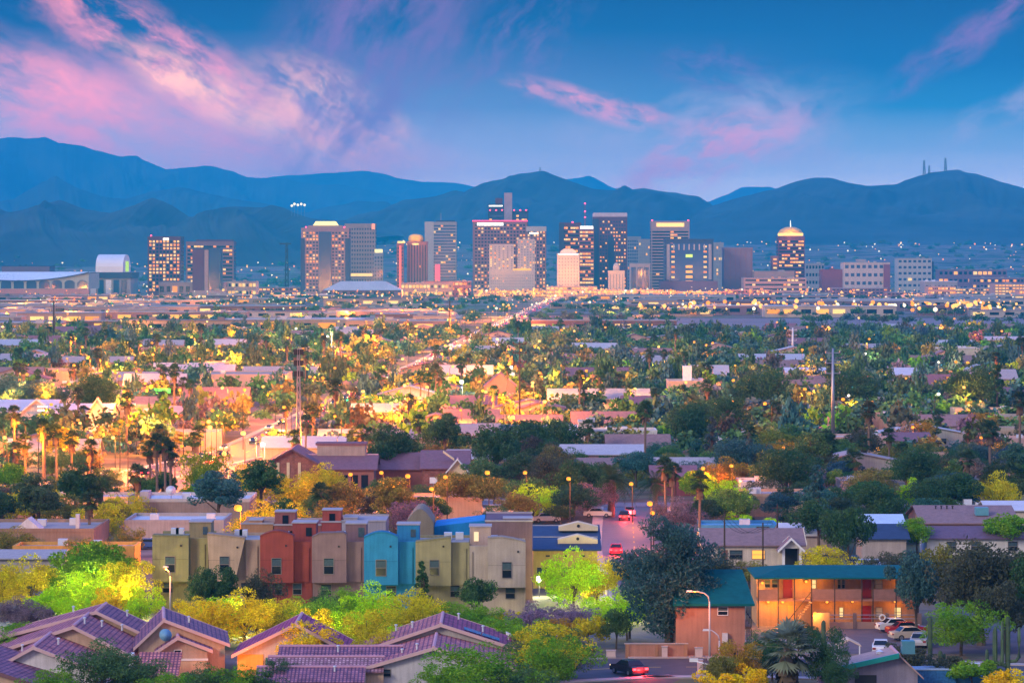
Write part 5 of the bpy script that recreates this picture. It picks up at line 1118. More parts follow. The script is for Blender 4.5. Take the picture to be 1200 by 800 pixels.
# keep clear zones for the random town: x range, y range
CLEAR = []
def clear(x0, x1, y0, y1): CLEAR.append((x0, x1, y0, y1))
for o in [o for o in col.objects if o.parent is None and o.type == 'EMPTY' and o.location.y < 1500 and o.location.y > 400]:
    xs, ys = [], []
    for c in o.children:
        for q_ in c.bound_box: xs.append(q_[0]); ys.append(q_[1])
    if xs: clear(o.location.x + min(xs) - 1, o.location.x + max(xs) + 1, o.location.y + min(ys) - 7, o.location.y + max(ys) + 1)
def seg_dist(x, y, pts):
    best = 1e9
    for a, b in zip(pts, pts[1:]):
        ax, ay, bx, by = *a, *b; t_ = max(0, min(1, ((x - ax) * (bx - ax) + (y - ay) * (by - ay)) / ((bx - ax) ** 2 + (by - ay) ** 2)))
        best = min(best, math.hypot(x - ax - t_ * (bx - ax), y - ay - t_ * (by - ay)))
    return best
def is_clear(x, y, m=0):
    for a in CLEAR:
        if a[0] - m < x < a[1] + m and a[2] - m < y < a[3] + m: return False
    if seg_dist(x, y, AVENUE) < 8 + m * .35: return False
    if 400 < y < 640 and (seg_dist(x, y, SIDE) < 7 + m * .5 or seg_dist(x, y, CROSS) < 7 + m * .5): return False
    if -62 < x < -30 and 592 < y < 690: return False
    return True
def random_houses():
    r = random.Random(5)
    walls = [(stucco((.40, .33, .25)), 'cream'), (W2, 'tan'), (stucco((.42, .40, .38)), 'white walled'), (W4, 'grey'), (mat((.48, .32, .29), ns=.5), 'pink')]
    roofs = [(mat((.40, .40, .43), ns=1), 'white roofed'), (ROOFB, 'brown roofed'), (ROOFM, 'maroon roofed'), (ROOFG, 'grey roofed'), (mat((.34, .29, .28), ns=1), 'pale roofed')]
    n = 0; tries = 0
    while n < 165 and tries < 4000:
        tries += 1
        D = 520 * (1990 / 520) ** (r.random() ** .8); px = r.uniform(-30, 1230); x = X(px, D)
        w = r.uniform(11, 20) * (1 if D < 900 else 1.35); d = r.uniform(9, 13)
        if not (is_clear(x, D + d / 2, w / 2 + 1)): continue
        clear(x - w / 2, x + w / 2, D - 1, D + d)
        (wm, wn), (rm, rn) = r.choice(walls), r.choice(roofs + roofs[:1])
        hw = w / 2 * F / D; fl = rn in ('white roofed', 'pale roofed') and r.random() < .6
        t, W, D = house(None, px - hw, px + hw, 0, r.uniform(2.8, 3.6) * (1 if D < 900 else 1.2), r.uniform(4.6, 5.6) * (1 if D < 900 else 1.25), d, wm, rm, r.choice('xxy'), D=D, flatroof=fl, auto_ph=f'{wn} {rn} house', wins=((r.uniform(-.3, .3), 1, 2.1, 1.6, r.random() < .5),))
        n += 1
random_houses()
# ---------------------------------------------------------------- vegetation
LEAF = leafmat()
def leaves_mesh(name, C, size, seed, aspect=.5, flat=.0, m=None, drop=0):
    g = np.random.default_rng(seed); n = len(C)
    u = g.normal(size=(n, 3)); u[:, 2] = u[:, 2] * (1 - flat) - drop; u /= np.linalg.norm(u, axis=1)[:, None]
    w = g.normal(size=(n, 3)); w -= (w * u).sum(1)[:, None] * u; w /= np.linalg.norm(w, axis=1)[:, None]
    s = size * g.uniform(.6, 1.4, n)[:, None]
    a = u * s; b = w * s * aspect
    v = np.empty((n, 4, 3)); v[:, 0] = C - a; v[:, 1] = C + b; v[:, 2] = C + a; v[:, 3] = C - b
    me = bpy.data.meshes.new(name); me.from_pydata(v.reshape(-1, 3).tolist(), [], np.arange(n * 4).reshape(-1, 4).tolist()); me.materials.append(m or LEAF)
    return me
def crown_points(kind, seed, h, w, n):
    g = np.random.default_rng(seed); r = random.Random(seed)
    # clumps on an uneven crown
    K = {'round': 34, 'airy': 46, 'big': 70, 'weep': 84, 'tall': 44, 'shrub': 20, 'cone': 50}[kind]
    cs = []
    for k in range(K):
        th = r.uniform(0, 6.283); 
        if kind == 'cone':
            z = r.random() ** 1.2; rad = (1 - z) * .95 * r.uniform(.55, 1) + .08; cs.append((rad * math.cos(th) * w / 2, rad * math.sin(th) * w / 2, h * (.1 + .88 * z), .16 * w * (1.1 - .6 * z)))
            continue
        ph = math.acos(r.uniform(-1 if kind in ('airy', 'weep') else -.75, 1)); q = r.uniform(.55, 1.0) if r.random() < .75 else r.uniform(.1, .5)
        lo = {'round': .30, 'airy': .10, 'big': .22, 'weep': .04, 'tall': .25, 'shrub': .04}[kind]
        zc = (lo + 1) / 2; zr = (1 - lo) / 2
        lump = 1 + .22 * math.sin(3 * th + seed) + .12 * math.sin(5 * th + 2 * seed)
        cs.append((q * math.sin(ph) * math.cos(th) * w / 2 * lump * .86, q * math.sin(ph) * math.sin(th) * w / 2 * lump * .86, h * (zc + zr * q * math.cos(ph) * .88), r.uniform(.11, .2) * w * (.8 if kind == 'airy' else 1)))
    cs = np.array(cs); idx = g.integers(0, K, n)
    d = g.normal(size=(n, 3)); d /= np.linalg.norm(d, axis=1)[:, None]
    rad = g.uniform(.35, 1, n) ** .5
    P = cs[idx, :3] + d * (rad * cs[idx, 3])[:, None] * np.array([1, 1, .75])
    P[:, 2] = np.maximum(P[:, 2], .1)
    return P, cs
def limbs(seed, h, w, cs, r0, low=.3):
    r = random.Random(seed); b = MB()
    top = h * .5; lean = r.uniform(-.05, .05) * h
    b.tube([(0, 0, -.2), (lean * .3, 0, h * low * .6), (lean, lean * .4, top), (lean * 1.1, lean * .4, h * .75)], [r0 * 1.25, r0, r0 * .6, r0 * .2], 8)
    for k in range(min(9, len(cs))):
        c = cs[(k * 5) % len(cs)]; z0 = h * r.uniform(low * .7, .55)
        p0 = Vector((lean * z0 / top, lean * .4 * z0 / top, z0)); p2 = Vector(c[:3]); p1 = p0.lerp(p2, .5) + Vector((0, 0, .06 * h))
        b.tube([p0, p1, p2], [r0 * .5, r0 * .3, r0 * .1], 5)
    return b
PROTO = {}
def proto(kind, var, h, w, n, leaf, r0, asp=.5, low=.3, drop=0, bark=None):
    sd = hash((kind, var)) if False else sum(map(ord, kind)) * 13 + var * 101
    P, cs = crown_points(kind, sd, h, w, n)
    PROTO.setdefault(kind, []).append((limbs(sd, h, w, cs, r0, low).mesh('trunk', bark or BARK), leaves_mesh('crown', P, leaf, sd, asp, drop=drop), h, w))
for v_ in range(5): proto('round', v_, 8, 9, 8500, .18, .22)
for v_ in range(4): proto('airy', v_, 6.5, 8, 8500, .14, .14, .35)
for v_ in range(3): proto('tall', v_, 11, 7.5, 8000, .2, .25)
for v_ in range(2): proto('cone', v_, 9, 4.2, 3200, .22, .18)
for v_ in range(4): proto('shrub', v_, 2.6, 3.6, 2400, .13, .06, .45, low=.1)
proto('weep', 0, 14, 11.5, 26000, .21, .45, .4, low=.15, drop=.5)
proto('big', 0, 12, 11.5, 16000, .2, .42, .42, low=.2)
proto('big', 1, 11, 12, 15000, .21, .4, .45, low=.22)
TREE_NAMES = {'round': 'shade_tree', 'airy': 'feathery_tree', 'tall': 'tall_tree', 'cone': 'pine_tree', 'shrub': 'shrub', 'big': 'big_tree', 'weep': 'gum_tree'}
NTREE = [0]
def tree(kind, x, y, h, w, rgb, phrase=None, label=None, group=None, var=None, name=None):
    lst = PROTO[kind]; tm, cm, ph, pw = lst[(NTREE[0] if var is None else var) % len(lst)]; NTREE[0] += 1
    nm = name or TREE_NAMES[kind]
    o = bpy.data.objects.new(nm, tm); col.objects.link(o); o.location = (x, y, ground_z(x, y)); o.rotation_euler.z = (NTREE[0] * 2.4) % 6.28
    o.scale = (w / pw, w / pw, h / ph)
    c = bpy.data.objects.new('crown', cm); col.objects.link(c); c.parent = o; c.color = (*rgb, 1)
    if label: tag(o, label, 'shrub' if kind == 'shrub' else 'tree', group)
    else: auto(o, x, y, h * .6, phrase, 'shrub' if kind == 'shrub' else 'tree', group or ('shrubs' if kind == 'shrub' else 'trees of the near town'))
    return o
YEL, LIME, OLIVE, YOL, GRN, DGRN, BGRN, GOL, LITORG, MGR = (.92, .68, .015), (.52, .82, .015), (.26, .25, .05), (.66, .58, .02), (.19, .38, .025), (.065, .14, .05), (.07, .15, .125), (.10, .11, .06), (.44, .27, .03), (.11, .205, .065)  # the orange tone puts lamp light into the leaf colour
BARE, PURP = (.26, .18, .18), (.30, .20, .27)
CN = {YEL: 'bright yellow', LIME: 'lime green', OLIVE: 'olive', YOL: 'yellow olive', GRN: 'fresh green', DGRN: 'dark green', BGRN: 'blue green', GOL: 'grey olive', LITORG: 'orange lit', MGR: 'mid green', BARE: 'bare pinkish', PURP: 'bare purplish'}
def ptree(kind, px, pyb, hpx, wpx, rgb, D=None, label=None, var=None):
    """a tree whose foot shows at photo row pyb, hpx tall and wpx wide there"""
    D = D or DG(pyb); s = D / F
    ph = CN[rgb] + ' ' + {'round': 'rounded tree', 'airy': 'feathery tree', 'tall': 'tall tree', 'cone': 'narrow conifer', 'shrub': 'bush', 'big': 'large tree', 'weep': 'large drooping tree'}[kind]
    o = tree(kind, X(px, D), D, hpx * s, wpx * s * (1.18 if kind == 'airy' else 1.05), rgb, ph, label, var=var)
    if D < 640: clear(X(px, D) - wpx * s * .25, X(px, D) + wpx * s * .25, D - wpx * s * .25, D + wpx * s * .25)
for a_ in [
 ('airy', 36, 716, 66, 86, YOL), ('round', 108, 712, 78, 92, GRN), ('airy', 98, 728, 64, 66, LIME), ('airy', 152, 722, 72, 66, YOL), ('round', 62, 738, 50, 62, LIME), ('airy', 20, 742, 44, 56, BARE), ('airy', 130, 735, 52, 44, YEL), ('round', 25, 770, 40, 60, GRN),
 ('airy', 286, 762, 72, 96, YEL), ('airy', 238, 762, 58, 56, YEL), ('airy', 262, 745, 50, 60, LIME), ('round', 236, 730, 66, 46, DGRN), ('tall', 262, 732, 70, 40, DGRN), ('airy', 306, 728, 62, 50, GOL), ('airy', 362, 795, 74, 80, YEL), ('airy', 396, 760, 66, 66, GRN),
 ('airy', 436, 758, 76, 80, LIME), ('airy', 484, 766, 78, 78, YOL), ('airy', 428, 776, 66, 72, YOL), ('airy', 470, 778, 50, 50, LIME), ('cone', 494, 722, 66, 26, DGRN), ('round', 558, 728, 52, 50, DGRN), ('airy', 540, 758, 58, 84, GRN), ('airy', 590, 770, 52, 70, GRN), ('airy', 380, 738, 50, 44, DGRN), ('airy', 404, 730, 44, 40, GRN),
 ('airy', 640, 800, 76, 96, YOL), ('airy', 648, 812, 72, 88, GRN), ('airy', 622, 762, 58, 60, PURP), ('airy', 668, 748, 42, 72, PURP), ('airy', 655, 770, 50, 50, LITORG), ('airy', 600, 752, 40, 40, YOL), ('shrub', 690, 760, 40, 50, YOL),
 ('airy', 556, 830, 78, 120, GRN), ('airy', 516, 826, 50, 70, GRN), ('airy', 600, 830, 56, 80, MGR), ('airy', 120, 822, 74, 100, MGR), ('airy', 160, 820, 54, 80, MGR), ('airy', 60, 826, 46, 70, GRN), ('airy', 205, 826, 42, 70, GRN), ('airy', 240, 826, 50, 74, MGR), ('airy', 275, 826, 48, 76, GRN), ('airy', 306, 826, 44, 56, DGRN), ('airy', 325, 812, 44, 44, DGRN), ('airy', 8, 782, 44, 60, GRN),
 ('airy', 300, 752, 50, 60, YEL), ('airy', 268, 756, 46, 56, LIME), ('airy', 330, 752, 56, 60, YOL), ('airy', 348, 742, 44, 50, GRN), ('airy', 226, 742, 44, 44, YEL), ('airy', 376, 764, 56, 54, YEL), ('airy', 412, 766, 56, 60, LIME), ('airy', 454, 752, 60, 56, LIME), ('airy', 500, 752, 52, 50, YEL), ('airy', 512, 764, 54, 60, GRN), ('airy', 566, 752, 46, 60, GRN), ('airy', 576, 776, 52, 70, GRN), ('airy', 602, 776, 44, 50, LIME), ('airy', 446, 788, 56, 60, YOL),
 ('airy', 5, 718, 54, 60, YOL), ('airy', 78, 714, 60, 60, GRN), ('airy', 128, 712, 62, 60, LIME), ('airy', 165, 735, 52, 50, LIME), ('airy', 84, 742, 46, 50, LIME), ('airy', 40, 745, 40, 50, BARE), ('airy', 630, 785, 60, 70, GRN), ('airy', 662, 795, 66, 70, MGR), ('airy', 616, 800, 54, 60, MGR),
 ('airy', 672, 722, 80, 76, LIME), ('airy', 700, 712, 64, 60, YOL), ('airy', 735, 750, 68, 58, LIME), ('airy', 700, 735, 40, 44, LIME), ('round', 722, 760, 46, 40, MGR), ('airy', 755, 690, 40, 40, YEL), ('airy', 738, 690, 32, 40, LITORG),
 ('airy', 866, 806, 60, 60, LITORG), ('round', 842, 812, 46, 44, OLIVE), ('airy', 905, 798, 54, 56, DGRN), ('airy', 895, 778, 44, 44, MGR), ('airy', 968, 812, 84, 52, DGRN), ('airy', 936, 768, 42, 46, DGRN), ('airy', 982, 818, 50, 40, DGRN), ('shrub', 880, 812, 34, 50, YEL), ('shrub', 846, 822, 36, 60, YEL),
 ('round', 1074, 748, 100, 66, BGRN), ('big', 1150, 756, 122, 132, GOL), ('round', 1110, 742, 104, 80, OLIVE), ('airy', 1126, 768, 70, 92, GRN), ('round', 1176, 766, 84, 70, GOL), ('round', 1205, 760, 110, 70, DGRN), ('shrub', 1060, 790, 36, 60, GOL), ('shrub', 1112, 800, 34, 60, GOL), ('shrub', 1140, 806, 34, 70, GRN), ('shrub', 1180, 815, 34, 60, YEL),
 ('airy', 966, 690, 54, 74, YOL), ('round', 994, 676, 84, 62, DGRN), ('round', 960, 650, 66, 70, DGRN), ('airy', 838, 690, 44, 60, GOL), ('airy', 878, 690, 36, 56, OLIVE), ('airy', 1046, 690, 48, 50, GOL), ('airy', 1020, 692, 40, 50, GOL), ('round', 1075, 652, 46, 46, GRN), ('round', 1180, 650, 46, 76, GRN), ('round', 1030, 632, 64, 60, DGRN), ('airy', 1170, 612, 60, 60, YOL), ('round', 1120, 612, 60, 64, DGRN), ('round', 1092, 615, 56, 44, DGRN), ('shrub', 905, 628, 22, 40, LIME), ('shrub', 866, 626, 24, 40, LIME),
 ('airy', 240, 590, 66, 62, GRN), ('airy', 300, 600, 60, 70, YOL), ('airy', 345, 605, 52, 66, YOL), ('airy', 380, 590, 48, 60, YOL), ('airy', 40, 620, 50, 70, YOL), ('airy', 80, 622, 46, 60, OLIVE), ('airy', 120, 634, 50, 60, YOL), ('round', 10, 590, 48, 50, GRN), ('airy', 150, 620, 44, 50, YOL), ('airy', 395, 626, 44, 50, LITORG), ('airy', 436, 612, 46, 50, GOL), ('round', 545, 612, 60, 80, OLIVE), ('airy', 625, 612, 46, 60, LIME), ('airy', 470, 622, 44, 60, OLIVE), ('airy', 500, 618, 40, 50, YOL),
 ('airy', 306, 650, 64, 70, YOL), ('airy', 338, 648, 60, 64, YOL), ('airy', 370, 648, 54, 60, OLIVE), ('airy', 100, 668, 40, 60, OLIVE), ('airy', 20, 660, 44, 60, OLIVE), ('airy', 150, 655, 40, 40, OLIVE), ('airy', 690, 606, 44, 60, BARE), ('round', 672, 600, 62, 70, DGRN), ('airy', 645, 590, 70, 60, GOL), ('airy', 790, 632, 50, 60, BARE), ('airy', 850, 612, 54, 60, LIME), ('round', 820, 600, 50, 60, GRN), ('airy', 838, 586, 42, 60, LITORG), ('round', 455, 570, 70, 66, DGRN), ('round', 520, 545, 58, 60, DGRN), ('round', 580, 570, 70, 76, DGRN), ('round', 620, 560, 70, 70, DGRN), ('round', 655, 550, 60, 60, DGRN), ('tall', 600, 560, 66, 50, BGRN),
 ('big', 895, 492, 58, 70, DGRN), ('big', 995, 490, 60, 78, DGRN), ('big', 112, 500, 62, 56, DGRN), ('round', 50, 498, 54, 80, BGRN), ('round', 10, 490, 48, 60, BGRN), ('big', 850, 520, 58, 60, DGRN), ('big', 812, 530, 60, 70, DGRN), ('cone', 1168, 492, 66, 30, DGRN), ('big', 1140, 490, 62, 62, DGRN), ('round', 1010, 545, 40, 60, GOL), ('big', 1075, 585, 60, 70, DGRN), ('big', 920, 588, 66, 84, DGRN), ('big', 870, 570, 56, 84, BGRN), ('airy', 850, 575, 40, 60, LITORG), ('airy', 920, 555, 40, 50, LITORG), ('airy', 1150, 520, 40, 50, LITORG), ('airy', 1080, 530, 40, 40, LITORG), ('airy', 1070, 600, 40, 40, LIME),
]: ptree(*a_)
ptree('weep', 784, 764, 158, 124, BGRN, D=352, label='huge dark blue green gum tree before the salmon block', var=0)
land(785, 680, 'the huge dark gum tree'); land(1150, 690, 'the big grey olive trees'); land(925, 770, 'the fan palm'); land(965, 650, 'the tree behind the motel roof')
# palms
def palm_mesh(kind, h, seed):
    r = random.Random(seed); b = MB(); lx = r.uniform(-.4, .4)
    b.tube([(0, 0, -.1), (lx * .4, 0, h * .35), (lx, .1, h)], [.30 if kind == 'fan' else .42, .21 if kind == 'fan' else .36, .19 if kind == 'fan' else .36], 8)
    trunk = b.mesh('trunk', PALMBARK); top = Vector((lx, .1, h)); b = MB(); dead = MB()
    if kind == 'fan':
        for k in range(46):
            az = r.uniform(0, 6.283); el = r.uniform(-.9, 1.4); dv = Vector((math.cos(az) * math.cos(el), math.sin(az) * math.cos(el), math.sin(el)))
            L_ = r.uniform(.8, 1.15); p = top + dv * L_; side = dv.cross(Vector((0, 0, 1)));
            if side.length < .1: side = Vector((1, 0, 0))
            side.normalize(); up = side.cross(dv)
            b.tube([top, p], [.03, .02], 3)
            for q in range(11):
                a = (q - 5) / 5 * 1.35; d2 = dv * math.cos(a) + side * math.sin(a); e = p + d2 * r.uniform(.75, .95) - Vector((0, 0, .16 + .1 * abs(a)))
                wv = (side * math.cos(a) - dv * math.sin(a)) * .075; mid = p.lerp(e, .55) + up * .04
                b.poly([p - wv * .3, mid - wv, e, mid + wv, p + wv * .3])
        for k in range(34):
            az = r.uniform(0, 6.283); z0 = r.uniform(-1.6, -.1); p = top + Vector((.16 * math.cos(az), .16 * math.sin(az), z0)); e = p + Vector((.42 * math.cos(az), .42 * math.sin(az), -.95))
            t_ = Vector((-math.sin(az), math.cos(az), 0)) * .34; dead.poly([p, p.lerp(e, .5) - t_, e - t_ * .7, e, e + t_ * .7, p.lerp(e, .5) + t_])
    else:
        for k in range(44):
            az = r.uniform(0, 6.283); el = r.uniform(-.35, 1.35); L_ = r.uniform(2.6, 3.4); pts = []
            for s in range(8):
                u = s / 7; dr = .9 * u * u * L_ * (.75 if el < .9 else .45)
                pts.append(top + Vector((math.cos(az) * math.cos(el) * L_ * u, math.sin(az) * math.cos(el) * L_ * u, math.sin(el) * L_ * u - dr * .8)))
            b.tube(pts, [.04, .035, .03, .03, .025, .02, .015, .01], 3)
            sd = Vector((-math.sin(az), math.cos(az), 0))
            for s in range(1, 8):
                for half in (0, .5):
                    p = pts[s].lerp(pts[min(7, s + 1)], half); ll = .62 * math.sin(math.pi * min(.95, (s + half) / 8 + .12)) + .1
                    for sg in (-1, 1):
                        e = p + sd * sg * ll + (pts[s] - pts[s - 1]).normalized() * .28 - Vector((0, 0, .14)); w_ = (pts[s] - pts[s - 1]).normalized() * .05
                        b.poly([p - w_, e, p + w_])
        for k in range(16):
            az = r.uniform(0, 6.283); p = top + Vector((.3 * math.cos(az), .3 * math.sin(az), -.2)); e = p + Vector((.7 * math.cos(az), .7 * math.sin(az), -1.0)); t_ = Vector((-math.sin(az), math.cos(az), 0)) * .1
            dead.poly([p - t_, e, p + t_])
    return trunk, b.mesh('fronds', LEAF), dead.mesh('dead_fronds', mat((.13, .095, .06), rough=.95, ns=3, na=.3)), h
PALMS = {'fan': [palm_mesh('fan', h_, 40 + i) for i, h_ in enumerate((7, 9, 11, 13))], 'date': [palm_mesh('date', h_, 60 + i) for i, h_ in enumerate((4, 5.5))]}
NP_ = [0]
def palm(kind, x, y, h, scale=1.0, rgb=(.06, .11, .04), label=None, phrase=None):
    tm, fm, dm, ph = min(PALMS[kind], key=lambda t: abs(t[3] * scale - h)); NP_[0] += 1
    o = bpy.data.objects.new('fan_palm' if kind == 'fan' else 'date_palm', tm); col.objects.link(o); o.location = (x, y, 0); o.rotation_euler.z = NP_[0] * 1.9; o.scale = (scale, scale, h / ph)
    f_ = bpy.data.objects.new('fronds', fm); col.objects.link(f_); f_.parent = o; f_.color = (*rgb, 1)
    k = ph * (1 - scale * ph / h); f_.scale = (1, 1, scale * ph / h); f_.location.z = k
    d_ = bpy.data.objects.new('dead_fronds', dm); col.objects.link(d_); d_.parent = o; d_.scale = f_.scale; d_.location.z = k
    if label: tag(o, label, 'palm', 'palms')
    else: auto(o, x, y, h, phrase or ('fan palm' if kind == 'fan' else 'date palm'), 'palm', 'palms')
    return o
def ppalm(kind, px, pyt, pyb, scale=1.0, label=None, rgb=(.06, .11, .04)):
    D = DG(pyb); h = Z(pyt + 6, D); palm(kind, X(px, D), D, h, scale, rgb, label, ('tall ' if h > 10 else 'short ' if h < 6.5 else '') + ('fan palm' if kind == 'fan' else 'date palm'))
ppalm('fan', 924, 752, 812, 1.75, 'stout fan palm with grey green fronds at the bottom', (.20, .24, .15))
for a_ in [('date', 716, 556, 605, 1.5), ('date', 768, 560, 596, 1.2), ('fan', 780, 540, 612), ('fan', 788, 545, 608), ('fan', 820, 558, 640), ('fan', 950, 512, 560, 1.2), ('fan', 971, 512, 566, 1.3), ('fan', 1000, 530, 576, 1.2), ('fan', 1042, 503, 556), ('fan', 1133, 530, 592), ('fan', 1187, 548, 600, 1.3), ('fan', 1172, 560, 606, 1.1), ('fan', 66, 500, 570), ('fan', 52, 502, 560), ('fan', 84, 508, 575), ('fan', 30, 512, 580), ('fan', 18, 520, 570), ('fan', 105, 518, 580), ('date', 118, 560, 612, 1.2), ('fan', 88, 556, 612), ('fan', 160, 548, 606, 1.1), ('fan', 176, 520, 590), ('fan', 184, 512, 594), ('fan', 194, 516, 596), ('fan', 200, 522, 590), ('fan', 188, 500, 560), ('fan', 232, 500, 552), ('fan', 228, 508, 560), ('fan', 345, 505, 560), ('fan', 335, 470, 520), ('fan', 358, 488, 545), ('fan', 414, 505, 556), ('fan', 424, 500, 560), ('fan', 434, 502, 552), ('fan', 376, 570, 618, 1.1), ('fan', 105, 580, 640, 1.0), ('fan', 578, 452, 498), ('fan', 270, 440, 478), ('fan', 205, 448, 480), ('fan', 480, 462, 508), ('fan', 612, 450, 480), ('fan', 684, 452, 490), ('fan', 704, 450, 486), ('fan', 738, 450, 486), ('fan', 768, 454, 490), ('fan', 800, 450, 480), ('fan', 828, 455, 492), ('fan', 1012, 512, 560), ('fan', 1058, 520, 560), ('fan', 878, 500, 548), ('fan', 1100, 480, 520), ('fan', 910, 470, 510)]: ppalm(*a_)
def random_palms():
    r = random.Random(11); n = 0
    while n < 90:
        D = 560 * (1700 / 560) ** r.random(); px = r.uniform(-20, 1220) if r.random() < .5 else r.uniform(-20, 560); x = X(px, D)
        if not is_clear(x, D, .5): continue
        h = r.uniform(7, 13); palm('fan', x, D, h, r.uniform(.9, 1.3), (.06 * r.uniform(.7, 1.3), .11 * r.uniform(.7, 1.3), .045), None, ('tall ' if h > 10 else '') + 'fan palm'); n += 1
random_palms()
# saguaros
def saguaro(px, pyb, h, arms, label, D=None):
    D = D or DG(pyb); m = brickmat((.11, .17, .09), (.09, .15, .08), (.05, .08, .04), .12, 30, .03, 0, .8, .6, key='cactus'); r0 = .24
    def rib(b, pts, rad): b.tube(pts, rad, 16)
    b = MB(); rib(b, [(0, 0, -.1), (0, 0, h * .3), (0, 0, h * .7), (0, 0, h - .25), (0, 0, h - .07), (0, 0, h)], [r0 * .85, r0, r0, r0 * .9, r0 * .6, .05])
    o = b.build('saguaro_cactus', m, None, True, (X(px, D), D, 0)); tag(o, label, 'cactus', 'saguaros')
    for (az, z0, out, up) in arms:
        b = MB(); ca, sa = math.cos(az), math.sin(az); q = r0 * .72
        rib(b, [(0, 0, z0), (ca * out * .7, sa * out * .7, z0 + .05), (ca * out, sa * out, z0 + .4), (ca * out, sa * out, z0 + up * .6), (ca * out, sa * out, z0 + up - .15), (ca * out, sa * out, z0 + up)], [q * .8, q, q, q, q * .8, .04]); b.build('arm', m, o, True)
saguaro(1166, 800, 5.0, [(math.pi, 1.6, .75, 1.4), (0, 1.7, .7, 2.0)], 'saguaro cactus with one short and one long arm', 326)
saguaro(1181, 812, 6.6, [(math.pi, 2.1, 1.15, 3.6), (.2, 2.4, 1.1, 3.2), (3.6, 2.0, .6, 4.2)], 'largest saguaro cactus with several tall arms at right', 321)
saguaro(1090, 780, 4.6, [], 'single straight saguaro column beside the parked cars', 341)
saguaro(1102, 795, 2.0, [(.6, .6, .5, 1.1)], 'short leaning arm cactus under the straight column', 334)
saguaro(965, 812, 4.3, [], 'pale saguaro tip beside the dark bush', 340)
